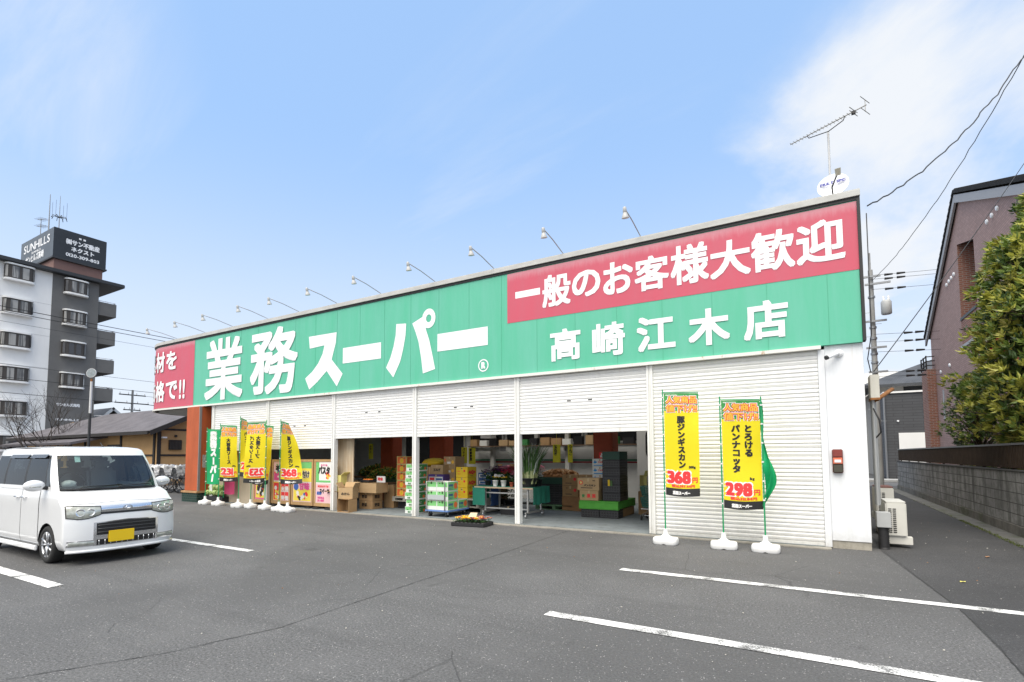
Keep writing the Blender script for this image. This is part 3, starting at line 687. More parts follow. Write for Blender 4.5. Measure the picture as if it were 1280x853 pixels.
fw_ = plane((XA+.03, 19.3, 0), (0, 1, 0)); mb = MB(); line(mb, fw_, 'サンヒルズ高崎', 0, 6.3, .30, 1.75, .02); build(mb, 'wall_writing', WHITEL, APT, recalc=False); mb = MB(); line(mb, fw_, 'SUNHILLS', .0, 4.95, .24, 1.75, .012)
build(mb, 'wall_writing', WHITEL, APT, recalc=False)
MET = M('antenna_metal', (.30, .31, .32), .4, .6)
t = thing('lightning_rod', 'tall thin lightning mast rising from the apartment rooftop sign', 'mast', (-64, 19.6, 23.85))
mb = MB(); mb.cyl((-64, 19.6, 23.85), (-64, 19.6, 27.6), .07, .03, 6); build(mb, 'mast', MET, t)
t = thing('whip_antenna', 'whip antenna with radial arms on the apartment rooftop sign', 'antenna', (-62.8, 20.0, 23.85))
mb = MB(); mb.cyl((-62.8, 20, 23.85), (-62.8, 20, 27.3), .05, .02, 6); build(mb, 'mast', MET, t)
mb = MB()
for i in range(8):
    a = i*math.pi/4; mb.tube([(-62.8, 20, 25.1), (-62.8+.5*math.cos(a), 20+.5*math.sin(a), 25.2), (-62.8+.62*math.cos(a), 20+.62*math.sin(a), 24.9)], .03, 4)
    if i % 2: mb.cyl((-62.8+.6*math.cos(a), 20+.6*math.sin(a), 25), (-62.8+.6*math.cos(a), 20+.6*math.sin(a), 26.6), .012, n=4)
build(mb, 'radial_arms', ADARK, t)
t = thing('rooftop_aerial', 'two tier television aerial left of the rooftop masts', 'aerial', (-66, 19.6, 23.85))
mb = MB(); mb.cyl((-66, 19.6, 23.8), (-66, 19.6, 25.6), .04, n=6); build(mb, 'mast', MET, t)
for z in (24.75, 25.45):
    mb = MB(); mb.cyl((-66.6, 19.5, z+.15), (-64.9, 19.7, z-.1), .025, n=4)
    for i in range(6): mb.cyl((-66.5+i*.3, 19.2, z+.12-i*.04), (-66.5+i*.3, 20.0, z+.12-i*.04), .012, n=4)
    build(mb, 'boom', MET, t)

# ================================================================== tan house with dark roof
TAN = M('stucco_tan', (.50, .31, .14), .85, var=.12, vs_=2, bump=.1); TIMB = M('timber_dark', (.022, .019, .018), .7, var=.3)
def roofmat(name, base, pitch):
    g = NG(name); n = g.noise(1.2, 5, .6); w_ = g.n.new('ShaderNodeTexWave'); w_.bands_direction = 'X'; g.l.new(g.c, w_.inputs[0]); w_.inputs['Scale'].default_value = pitch
    c = g.mix(g.step(n, .35, .7), base, tuple(x*.65 for x in base)); g.bump(w_.outputs[1], .5, .03); return g.done(c, .6, .4)
TH = thing('tan_house', 'low tan stucco house with dark timber frame and wide grey roof', 'house', (-40, 17, 0))
mb = MB(); mb.add([(-49, 14.45, 0), (-30.6, 14.45, 0), (-30.6, 19.7, 0), (-49, 19.7, 0), (-49, 14.45, 3.0), (-30.6, 14.45, 3.0), (-30.6, 17.1, 4.3), (-30.6, 19.7, 3.0), (-49, 19.7, 3.0), (-49, 17.1, 4.3)],
    [(0, 1, 5, 4), (1, 2, 7, 6, 5), (2, 3, 8, 7), (3, 0, 4, 9, 8), (0, 3, 2, 1)]); build(mb, 'wall', TAN, TH)
RG = roofmat('roof_slate', (.125, .115, .125), 3.0)
mb = MB()
def slab(mb, a, b, c, d, th=.16):
    v = [Vector(p) for p in (a, b, c, d)]; nn = (v[1]-v[0]).cross(v[3]-v[0]).normalized()*th; vv = v + [p-nn for p in v]
    mb.add(vv, [(0, 1, 2, 3), (7, 6, 5, 4), (0, 4, 5, 1), (1, 5, 6, 2), (2, 6, 7, 3), (3, 7, 4, 0)])
slab(mb, (-50.5, 13.7, 2.95), (-30.0, 13.7, 2.95), (-30.0, 17.1, 4.62), (-43.5, 17.1, 4.62))
slab(mb, (-30.0, 20.5, 2.95), (-50.5, 20.5, 2.95), (-43.5, 17.1, 4.62), (-30.0, 17.1, 4.62))
slab(mb, (-50.5, 20.5, 2.95), (-50.5, 13.7, 2.95), (-43.5, 17.1, 4.62), (-43.5, 17.12, 4.62))
build(mb, 'roof', RG, TH)
mb = MB(); mb.box(-50.4, -30.05, 13.62, 13.698, 2.76, 2.94); slab(mb, (-29.99, 13.66, 2.93), (-29.93, 13.66, 2.93), (-29.93, 17.1, 4.6), (-29.99, 17.1, 4.6), .24); build(mb, 'eave_board', TIMB, TH)
slab_ = MB(); slab(slab_, (-47.5, 12.6, 2.42), (-36.5, 12.6, 2.42), (-36.5, 14.4, 2.86), (-47.5, 14.4, 2.86), .14); build(slab_, 'porch_roof', RG, TH)
for x in (-46.5, -42, -37.2):
    mb = MB(); mb.box(x-.07, x+.07, 12.8, 12.94, 0, 2.4); build(mb, 'porch_post', TIMB, TH)
mb = MB()
for y in (14.46, 16.7, 19.6): mb.box(-30.598, -30.55, y-.09, y+.09, 0, 2.95)
mb.box(-30.597, -30.56, 14.56, 16.6, 1.60, 1.70); mb.box(-30.597, -30.56, 16.8, 19.5, 1.60, 1.70); mb.box(-30.597, -30.56, 14.56, 19.5, 3.02, 3.12)
for x in (-31.0, -34.8, -39.5): mb.box(x-.09, x+.09, 14.39, 14.449, 0, 2.94)
mb.box(-39.4, -31.1, 14.40, 14.448, 1.60, 1.70)
build(mb, 'timber_frame', TIMB, TH)
mb = MB(); mb.box(-30.598, -30.5, 14.95, 15.6, 1.95, 2.5); wf = build(mb, 'lattice_window', TIMB, TH)
mb = MB()
for i in range(8): mb.box(-30.499, -30.48, 14.99+i*.075, 15.02+i*.075, 1.97, 2.48)
build(mb, 'lattice', M('lattice_dark', (.04, .035, .03), .6), wf)
mb = MB(); mb.cyl((-30.6, 15.3, 2.72), (-30.52, 15.3, 2.72), .07, n=10); build(mb, 'wall_vent', TIMB, TH)
mb = MB(); mb.box(-30.56, -30.35, 14.55, 14.75, 2.58, 2.66); build(mb, 'wall_lamp', WHITEL, TH)
mb = MB(); mb.box(-36.5, -35, 14.42, 14.447, .9, 2.3); build(mb, 'shop_window', GLASSD, TH)
mb = MB(); mb.box(-35.9, -35.3, 14.40, 14.415, 1.3, 2.2); build(mb, 'poster', M('poster_pale', (.6, .6, .62), .6, var=.5, vs_=8, dark=(.25, .25, .3)), TH)

# small gabled house behind the roof
GH = thing('gabled_house', 'small dark gabled house with white verge boards beyond the tan house roof', 'house', (-66, 26, 0))
mb = MB(); mb.add([(-72, 24.6, 0), (-66.3, 24.6, 0), (-66.3, 28.6, 0), (-72, 28.6, 0), (-72, 24.6, 4.9), (-66.3, 24.6, 4.9), (-66.3, 26.4, 6.7), (-66.3, 28.6, 4.9), (-72, 28.6, 4.9), (-72, 26.4, 6.7)],
    [(0, 1, 5, 4), (1, 2, 7, 6, 5), (2, 3, 8, 7), (3, 0, 4, 9, 8)]); build(mb, 'wall', M('gable_brown', (.06, .045, .04), .8), GH)
mb = MB(); slab(mb, (-73, 24.2, 4.6), (-65.9, 24.2, 4.6), (-65.9, 26.4, 7.0), (-73, 26.4, 7.0)); slab(mb, (-65.9, 29.1, 4.6), (-73, 29.1, 4.6), (-73, 26.4, 7.0), (-65.9, 26.4, 7.0)); build(mb, 'roof', M('gable_roof', (.20, .20, .21), .7), GH)
mb = MB(); slab(mb, (-65.89, 24.2, 4.65), (-65.75, 24.2, 4.65), (-65.75, 26.4, 7.05), (-65.89, 26.4, 7.05), .25); slab(mb, (-65.75, 29.1, 4.65), (-65.89, 29.1, 4.65), (-65.89, 26.42, 7.05), (-65.75, 26.42, 7.05), .25); build(mb, 'verge_board', AWHITE, GH)
mb = MB(); mb.lathe([(.5, 0), (.5, .04)], (-66.29, 26.5, 5.3), 16, axis=(1, 0, 0)); build(mb, 'round_window', GLASSD, GH)

# ================================================================== flood lamp pole, far utility pole, left wires
POLE = M('pole_white', (.62, .62, .62), .5, var=.15); CABLE = M('cable_black', (.02, .02, .022), .6); CONP = concrete('pole_concrete', (.34, .34, .33), .2, 2)
t = thing('lamp_post', 'slim white lamp post with round floodlight and dark lower half by the tan house', 'lamp post', (-33, 12.2, 0))
mb = MB(); mb.cyl((-33, 12.2, 0), (-33, 12.2, 3.9), .065, .065, 10); build(mb, 'dark_shaft', ADARK, t)
mb = MB(); mb.cyl((-33, 12.2, 3.901), (-33, 12.2, 5.6), .062, .055, 10); build(mb, 'pole', POLE, t)
mb = MB(); mb.cyl((-33, 12.2, 5.601), (-33, 12.2, 5.75), .05, n=8); build(mb, 'orange_collar', RUST, t)
mb = MB(); mb.lathe([(.08, -.18), (.14, -.13), (.24, .0), (.25, .06)], (-33, 12.2, 6.05), 16, axis=(.5, -.75, .1)); lh = build(mb, 'lamp_head', POLE, t)
mb = MB(); mb.lathe([(.02, .07), (.16, .068), (.235, .061)], (-33, 12.2, 6.05), 16, axis=(.5, -.75, .1)); build(mb, 'lens', M('lamp_lens', (.26, .30, .32), .15, var=.4, vs_=9), lh)
t = thing('utility_pole', 'distant utility pole with two crossarms seen above the tan house roof', 'utility pole', (-70, 30, 0))
mb = MB(); mb.cyl((-70, 30, 0), (-70, 30, 9.6), .18, .12, 8); build(mb, 'shaft', CONP, t)
for z, hw in ((9.0, 1.4), (8.0, 1.8), (7.2, .9)):
    mb = MB(); mb.box(-70.06, -69.94, 30-hw, 30+hw, z-.06, z+.06); ca = build(mb, 'crossarm', ADARK, t)
    mb = MB()
    for i in range(4): mb.cyl((-70, 30-hw+.1+i*(2*hw-.2)/3, z+.061), (-70, 30-hw+.1+i*(2*hw-.2)/3, z+.3), .06, .03, 6)
    build(mb, 'insulators', AWHITE, ca)
def wire(p, q, sag, r, label, group=None, n=24, wob=0):
    p, q = Vector(p), Vector(q); pts = []
    for i in range(n+1):
        u = i/n; v = p.lerp(q, u); v.z -= sag*4*u*(1-u)
        if wob and 0 < i < n: v += Vector((random.uniform(-wob, wob), 0, random.uniform(-wob, wob)))
        pts.append(v)
    mb = MB(); mb.tube(pts, r, 5); return tag(build(mb, 'overhead_wire', CABLE), label, 'wire', group)
LW = [(15.15, 'upper of two heavy cables crossing in front of the apartment block', .028), (14.75, 'lower of two heavy cables crossing in front of the apartment block', .026), (13.9, 'thin wire just below the paired cables on the apartment block', .012),
      (10.3, 'thin wire crossing the apartment block at the third floor', .014), (9.2, 'mid height cable crossing the apartment block above the tree', .02), (7.9, 'lower cable sloping behind the lamp post above the tree', .022)]
for z, lb, r in LW: wire((-50, -6, z*.86), (-50, 60, z*.86-.4), .5, r, lb)
wire((-70, 31.4, 9.0), (-70, 75, 9.1), .5, .02, 'wire running right from the top crossarm of the distant pole'); wire((-70, 30.9, 8.0), (-70, 75, 7.9), .6, .025, 'wire running right from the middle crossarm of the distant pole')

# ================================================================== bare winter tree
def twig_tree(base, h, spread, name, label, depth=6):
    t = thing(name, label, 'tree', base); bx, by, bz = base; tr = MB(); br = MB()
    def grow(p, d, ln, r, lv):
        pts = [p]; q = p; dd = d.copy()
        for i in range(4):
            dd = (dd + Vector((random.gauss(0, .10), random.gauss(0, .10), random.gauss(0, .06)))).normalized(); q = q+dd*ln/4; pts.append(q)
        (tr if lv < 2 else br).tube(pts, [r*(1-.12*i) for i in range(5)], 5 if lv < 3 else 3)
        if lv >= depth: return
        for i in range(3 if lv < 4 else 2):
            a = pts[random.choice((2, 3, 4, 4))]; e = (dd + Vector((random.gauss(0, spread), random.gauss(0, spread), random.uniform(-.02, .4)))).normalized()
            grow(a, e, ln*random.uniform(.62, .85), r*.56, lv+1)
    o = Vector(base)
    for i in range(4):
        a = i*1.6+.3; grow(o + Vector((.1*math.cos(a), .1*math.sin(a), 0)), Vector((.28*math.cos(a), .28*math.sin(a), 1)).normalized(), h*.42, .075, 1)
    BK = M('bark_grey', (.075, .062, .055), .9, var=.4, vs_=12); build(tr, 'trunk', BK, t); build(br, 'branches', BK, t, recalc=False)
twig_tree((-42.2, 13.5, 0), 5.0, .42, 'bare_tree', 'leafless many stemmed tree in front of the apartment block', 6)

# ================================================================== alley: block wall, fence, brick house
XW = 3.35
def blockwall():
    g = NG('concrete_block'); v = g.n.new('ShaderNodeCombineXYZ'); s = g.n.new('ShaderNodeSeparateXYZ'); g.l.new(g.c, s.inputs[0]); g.l.new(s.outputs[1], v.inputs[0]); g.l.new(s.outputs[2], v.inputs[1])
    b = g.n.new('ShaderNodeTexBrick'); g.l.new(v.outputs[0], b.inputs['Vector']); b.inputs['Scale'].default_value = 1; b.inputs['Brick Width'].default_value = .8; b.inputs['Row Height'].default_value = .2; b.offset = 0
    b.inputs['Mortar Size'].default_value = .008; b.inputs['Color1'].default_value = (.33, .325, .31, 1); b.inputs['Color2'].default_value = (.26, .255, .245, 1); b.inputs['Mortar'].default_value = (.05, .048, .045, 1)
    a = g.noise(3.5, 9, .72); st = g.noise(1.6, 6, .6, g.map((1, 3.4, .35))); fine = g.noise(90, 3, .6)
    c = g.mix(g.math('MULTIPLY', g.step(a, .42, .62), .55), b.outputs[0], (.10, .10, .092))
    c = g.mix(g.math('MULTIPLY', g.step(st, .48, .68), .7), c, (.075, .075, .07))
    c = g.mix(g.math('MULTIPLY', g.step(fine, .55, .75), .35), c, (.30, .29, .28)); g.bump(g.math('ADD', g.math('MULTIPLY', b.outputs['Fac'], -1.5), fine), .5, .012); return g.done(c, .92, .25)
WL = thing('block_wall', 'stained grey concrete block wall along the right side of the alley', 'wall', (3.42, 15, 0))
mb = MB(); mb.box(XW, XW+.15, 7.5, 27.8, .2, 1.2); build(mb, 'blocks', blockwall(), WL)
mb = MB(); mb.box(XW-.03, XW+.17, 7.5, 27.8, -.05, .198); build(mb, 'footing', concrete('footing_stained', (.20, .19, .17), .5, 3, .5), WL, bevel=.008)
mb = MB(); mb.box(XW-.02, XW+.17, 7.5, 27.8, 1.203, 1.235); build(mb, 'capping', M('capping_dark', (.10, .10, .095), .8, var=.4, vs_=6), WL, bevel=.004)
FN = thing('slat_fence', 'brown vertical slat fence standing on the concrete block wall', 'fence', (3.43, 15, 1.235))
SL = M('slat_brown', (.055, .036, .023), .8, var=.35, vs_=5, spec=.2); SLB = M('slat_gap', (.02, .015, .01), .9); mb = MB()
for i in range(int(20.2/.085)): mb.box(XW+.04, XW+.075, 7.55+i*.085, 7.55+i*.085+.048, 1.26, 1.70)
build(mb, 'slat_panel', SL, FN)
mb = MB(); mb.box(XW+.085, XW+.095, 7.5, 27.75, 1.26, 1.68); build(mb, 'backing', SLB, FN)
mb = MB(); mb.box(XW+.03, XW+.11, 7.5, 27.78, 1.702, 1.742); build(mb, 'top_rail', M('rail_dark', (.04, .04, .042), .4), FN)
for i in range(11):
    y = 7.6+i*2.0; mb = MB(); mb.box(XW+.10, XW+.15, y-.025, y+.025, 1.236, 1.70); build(mb, 'fence_post', SL, FN)

BRICK = siding('brick_purple', (.43, .285, .255), (.27, .195, .18), .22, .075, var=.2, mort=.012); BRICKR = siding('brick_red', (.30, .115, .075), (.30, .25, .22), .22, .075, var=.3, mort=.012)
BH = thing('brick_house', 'purple brown brick house with dark tiled gable roof beyond the alley wall', 'house', (9, 23, 0))
XH = 5.1
def wx(y, z): return (XH, y, z)
outline = [(15.6, 0), (30.0, 0), (30.0, 7.2), (24.0, 10.95), (15.6, 7.6)]
# wall with a recessed opening: quads round the hole
hole = (22.5, 24.6, 5.55, 8.8)
hy0, hy1, hz0, hz1 = hole
def roofz(y): return 10.95-(y-24)*(10.95-7.2)/6 if y > 24 else 10.95-(24-y)*(10.95-7.6)/8.4
mb = MB()
mb.add([wx(15.6, 0), wx(hy0, 0), wx(hy0, roofz(hy0)), wx(15.6, 7.6)], [(0, 1, 2, 3)]); mb.add([wx(hy1, 0), wx(30, 0), wx(30, 7.2), wx(hy1, roofz(hy1))], [(0, 1, 2, 3)])
mb.add([wx(hy0, 0), wx(hy1, 0), wx(hy1, hz0), wx(hy0, hz0)], [(0, 1, 2, 3)]); mb.add([wx(hy0, hz1), wx(hy1, 9.35), wx(hy1, roofz(hy1)), wx(24, 10.95), wx(hy0, roofz(hy0))], [(0, 1, 2, 3, 4)])
mb.add([(XH, 15.6, 0), (14, 15.6, 0), (14, 15.6, 7.6), (XH, 15.6, 7.6)], [(0, 1, 2, 3)]); mb.add([(XH, 30, 0), (14, 30, 0), (14, 30, 7.2), (XH, 30, 7.2)], [(0, 1, 2, 3)])
build(mb, 'wall', BRICK, BH)
mb = MB(); mb.add([(XH+.9, hy0, hz0), (XH+.9, hy1, hz0), (XH+.9, hy1, 9.4), (XH+.9, hy0, 9.4)], [(0, 1, 2, 3)]); mb.add([(XH, hy1, hz0), (XH+.9, hy1, hz0), (XH+.9, hy1, 9.4), (XH, hy1, 9.35)], [(0, 1, 2, 3)])
mb.add([(XH, hy0, hz0), (XH+.9, hy0, hz0), (XH+.9, hy0, 9.4), (XH, hy0, 9.35)], [(0, 1, 2, 3)])
rc_ = build(mb, 'recess', BRICKR, BH)
mb = MB(); mb.add([(XH, hy0, hz1), (XH+.9, hy0, hz1), (XH+.9, hy1, 9.36), (XH, hy1, 9.36)], [(0, 1, 2, 3)]); build(mb, 'recess_soffit', ADARK, rc_)
mb = MB(); mb.box(XH-.03, XH+.95, hy0, hy1, 6.45, 6.55); build(mb, 'recess_sill', ADARK, rc_)
mb = MB(); mb.box(XH-.005, XH+.2, hy0+.01, hy1-.01, 5.55, 6.445); build(mb, 'recess_apron', BRICKR, rc_)
mb = MB(); mb.box(XH-.04, XH+.1, hy0-.05, hy1+.1, 5.42, 5.53); build(mb, 'apron_sill', M('sill_grey', (.35, .36, .37), .5), rc_)
mb = MB(); mb.box(XH+.84, XH+.89, 22.75, 23.6, 6.6, 7.6); build(mb, 'recess_window', GLASSD, rc_)
TILE = M('tile_dark', (.028, .027, .027), .85, var=.35, vs_=5, spec=.15)
mb = MB()
def tiles(mb, y0, z0, y1, z1, x0, x1, n):
    for i in range(n):
        a, b = i/n, (i+1)/n; ya, yb, za, zb = y0+(y1-y0)*a, y0+(y1-y0)*b, z0+(z1-z0)*a, z0+(z1-z0)*b
        mb.add([(x0, ya, za+.10), (x1, ya, za+.10), (x1, yb, zb+.04), (x0, yb, zb+.04), (x0, ya, za-.06), (x1, ya, za-.06), (x1, yb, zb-.08), (x0, yb, zb-.08)], [(0, 1, 2, 3), (7, 6, 5, 4), (0, 4, 5, 1), (1, 5, 6, 2), (2, 6, 7, 3), (3, 7, 4, 0)])
tiles(mb, 30.6, 7.0, 24, 11.2, XH-.16, 14.5, 26); tiles(mb, 15.0, 7.55, 23.98, 11.18, XH-.16, 14.5, 30)
build(mb, 'roof', TILE, BH)
VB = M('verge_grey', (.34, .34, .35), .6)
mb = MB()
for (ya, za, yb, zb) in ((30.5, 6.82, 24, 10.97), (15.0, 7.36, 23.99, 10.96)):
    mb.add([(XH-.13, ya, za+.05), (XH-.13, yb, zb+.08), (XH-.13, yb, zb-.22), (XH-.13, ya, za-.22), (XH-.06, ya, za+.05), (XH-.06, yb, zb+.08), (XH-.06, yb, zb-.22), (XH-.06, ya, za-.22)], [(0, 1, 2, 3), (7, 6, 5, 4), (0, 4, 5, 1), (2, 6, 7, 3), (0, 3, 7, 4), (1, 5, 6, 2)])
build(mb, 'verge_board', VB, BH)
for y, z in ((20.9, 8.75), (20.4, 8.75), (19.9, 8.76), (25.15, 8.4), (25.55, 8.38), (25.95, 8.36), (26.35, 8.33), (28.2, 5.05), (26.6, 5.1)):
    mb = MB(); mb.lathe([(.085, 0), (.08, .03), (.05, .05)], (XH-.005, y, z), 10, axis=(-1, 0, -.2)); build(mb, 'wall_vent', WHITEL, BH)
mb = MB(); mb.box(XH-.03, XH-.002, 27.9, 28.1, 3.0, 4.25); build(mb, 'slit_window', M('slit_glass', (.30, .33, .36), .2), BH)
mb = MB(); mb.box(4.78, XH-.005, 29.3, 30.5, 0, 5.35); bl = build(mb, 'balcony_bay', BRICKR, BH)
mb = MB()
for z in (5.5, 5.7, 5.9): mb.box(4.76, 4.80, 29.3, 30.5, z, z+.04)
for z in (5.5, 5.7, 5.9): mb.box(4.80, XH-.02, 29.3, 29.34, z, z+.04)
for y in (29.31, 29.9, 30.45): mb.box(4.755, 4.805, y, y+.04, 5.352, 5.97)
build(mb, 'balcony_rail', TIMB, bl)

# grey sided house, tiled roof house, white tower behind the alley
GS = thing('grey_house', 'grey block sided annexe with white garage door at the end of the alley', 'house', (6, 36.5, 0))
GSID = siding('grey_siding', (.085, .088, .095), (.05, .05, .055), .9, .16, var=.1, mort=.014)
mb = MB(); mb.box(3.95, 9.0, 36.2, 41, .13, 5.0); build(mb, 'wall', GSID, GS)
mb = MB(); mb.box(3.85, 9.1, 36.12, 41.1, 5.002, 5.10); build(mb, 'parapet_cap', AWHITE, GS)
mb = MB(); mb.box(4.5, 6.6, 36.12, 36.195, .13, 2.72); build(mb, 'garage_door', AWHITE, GS)
mb = MB(); mb.cyl((3.88, 36.1, .13), (3.88, 36.1, 4.9), .05, n=6); build(mb, 'downpipe', MET, GS)
mb = MB(); mb.lathe([(.06, 0), (.05, .06)], (4.5, 36.19, 3.4), 8, axis=(0, -1, 0)); build(mb, 'wall_light', WHITEL, GS)
TR = thing('tiled_house', 'older house with grey tiled hip roof behind the grey annexe', 'house', (9, 46, 0))
mb = MB(); mb.box(4.2, 16, 42, 52, 0, 6.1); build(mb, 'wall', M('stucco_pale', (.34, .33, .31), .85, var=.15), TR)
RT = roofmat('roof_tile_grey', (.075, .078, .085), 3.6)
mb = MB(); slab(mb, (3.2, 41.2, 6.1), (17, 41.2, 6.1), (11.5, 47, 8.7), (9, 47, 8.7), .2); slab(mb, (3.2, 53, 6.1), (3.2, 41.2, 6.1), (9, 47, 8.7), (9, 47.1, 8.7), .2); slab(mb, (17, 41.2, 6.1), (17, 53, 6.1), (11.5, 47.1, 8.7), (11.5, 47, 8.7), .2); build(mb, 'roof', RT, TR)
mb = MB(); mb.box(5.6, 8.6, 41.96, 41.995, 5.1, 5.95); build(mb, 'window', GLASSD, TR)
WT = thing('white_building', 'white three storey building with green glazed windows far up the alley', 'building', (5, 54, 0))
mb = MB(); mb.box(1.0, 6.6, 52.0, 58, 0, 8.3); build(mb, 'wall', AWHITE, WT)
for z in (1.0, 3.3, 5.6):
    mb = MB(); mb.box(5.0, 6.0, 51.96, 51.995, z, z+1.6); build(mb, 'window', M('green_glass', (.16, .32, .30), .15, var=.3, vs_=2), WT)

# utility pole at the end of the alley
UP = thing('utility_pole', 'tall concrete utility pole with transformers standing just past the supermarket corner', 'utility pole', (2.75, 28, 0))
mb = MB(); mb.cyl((2.75, 28, 0), (2.75, 28, 9.9), .135, .095, 12); mb.cyl((2.75, 28, 9.9), (2.75, 28, 10.7), .03, n=6); build(mb, 'shaft', CONP, UP)
for z, x0, x1 in ((9.55, -.3, .35), (9.2, -.25, .7), (7.5, -.45, .5), (6.3, -.3, .45), (5.2, -.25, .45)):
    mb = MB(); mb.box(2.75+x0, 2.75+x1, 27.76, 27.85, z-.04, z+.04); build(mb, 'crossarm', MET, UP)
for i, x in enumerate((2.33, 2.75+.38)):
    mb = MB(); mb.lathe([(.17, 0), (.2, .03), (.2, .55), (.16, .62), (.05, .64)], (x+(.1 if i else -.1), 27.6, 7.7), 12); o = build(mb, 'transformer', M('transformer_grey', (.42, .43, .43), .5, var=.2), UP)
    mb = MB()
    for d in (-.09, .09): mb.lathe([(.04, 0), (.05, .05), (.03, .08), (.045, .13), (.02, .18)], (x+d+(.1 if i else -.1), 27.6, 8.34), 6)
    build(mb, 'bushings', AWHITE, o)
for z in (4.4, 4.9, 5.6, 6.0, 6.7, 7.2, 8.6):
    mb = MB(); mb.cyl((2.75, 28, z), (2.75, 28, z+.09), .142, n=12); build(mb, 'steel_band', MET, UP)
mb = MB()
for i in range(10): mb.cyl((2.75-.32*(i % 2), 28, 3+i*.55), (2.75+.32*((i+1) % 2), 28, 3+i*.55), .012, n=4)
build(mb, 'step_bolts', MET, UP)
for z, ln, lb in ((9.6, 2, 'highest'), (9.42, 2, 'second highest'), (8.95, 2, 'third highest'), (6.9, 3, 'fourth highest'), (6.55, 3, 'fifth highest'), (6.1, 3, 'sixth highest'), (5.2, 3, 'lowest but one'), (5.0, 3, 'lowest')):
    o = wire((2.75, 27.8, z), (16, 29.5, z-.05), .12, .008, lb+' line running right from the alley utility pole')
    mb = MB(); 
    for d in ((.5, .95) if z > 8 else (1.1, 1.5)):
        mb.cyl((2.75+d, 27.8+d*.128, z-.04), (3.05+d, 27.84+d*.128, z-.04), .055, .035, 6)
    build(mb, 'insulator', CABLE, o)
    WO[o.name] = o.location.copy()
wire((.99, 10.02, 5.62), (4.3, 14.0, 10.0), .42, .012, 'thick wavy service cable from the sign corner rising to upper right', n=40, wob=.02)
wire((2.75, 27.7, 9.3), (4.9, 15.5, 11.2), .55, .011, 'twisted cable sagging from the utility pole to the upper right corner', n=40, wob=.012)
wire((1.02, 10.6, 2.95), (4.6, 15.9, 8.3), .05, .008, 'thin straight wire from the meter cabinet up past the brick house')

# ================================================================== banner flags
FY_ = M('flag_yellow', (.84, .70, .012), .65, var=.06, vs_=3, trans=.25); FGD = M('flag_dark_green', (.02, .24, .06), .65, var=.5, vs_=14, dark=(.10, .42, .10), trans=.2); FBK = M('flag_black', (.014, .014, .015), .6)
FGR = M('flag_green', (.008, .40, .14), .6, var=.1, trans=.25); FRD = M('print_red', (.78, .035, .035), .6); FOR = M('print_orange', (.90, .52, .06), .6); FWH = M('print_white', (.85, .84, .82), .6); FBL = M('print_black', (.016, .016, .016), .6)
FPK = M('flag_pink', (.68, .07, .20), .6, var=.15, trans=.2); FRR = M('flag_red', (.62, .03, .022), .6, var=.15, trans=.2); FBW = M('flag_maroon', (.16, .045, .04), .6, var=.3)
PGR = M('pole_green', (.012, .30, .11), .35); TANK = M('tank_white', (.80, .80, .79), .45, var=.14, vs_=7); CLIP = M('clip_white', (.75, .75, .74), .5)
def water_base(t, x, y, rz):
    mb = MB(); m3 = Matrix.Rotation(rz, 3, 'Z')
    def P(u, v, z): q = m3 @ Vector((u, v, z)); return (x+q.x, y+q.y, z)
    rings = [(.195, .130, .0), (.205, .138, .02), (.207, .140, .06), (.203, .136, .095), (.192, .126, .112), (.10, .08, .122), (.055, .055, .155), (.038, .038, .175), (.036, .036, .26)]
    v = []; n = 28
    for a, b, z in rings:
        for i in range(n):
            th = 2*math.pi*i/n; c_, s_ = math.cos(th), math.sin(th); e = 5 if z < .125 else 2; q_ = (abs(c_)**e+abs(s_)**e)**(-1/e)
            zz_ = z + .004 + (.014 if z < .03 and abs(c_) < .02 else 0)
            v.append(P(a*c_*q_, b*s_*q_, zz_))
    k = len(rings)
    mb.add(v, [(i*n+j, i*n+(j+1) % n, (i+1)*n+(j+1) % n, (i+1)*n+j) for i in range(k-1) for j in range(n)], 0, True)
    mb.add(v[:n], [tuple(range(n))]); mb.add(v[-n:], [tuple(range(n))])
    return mb
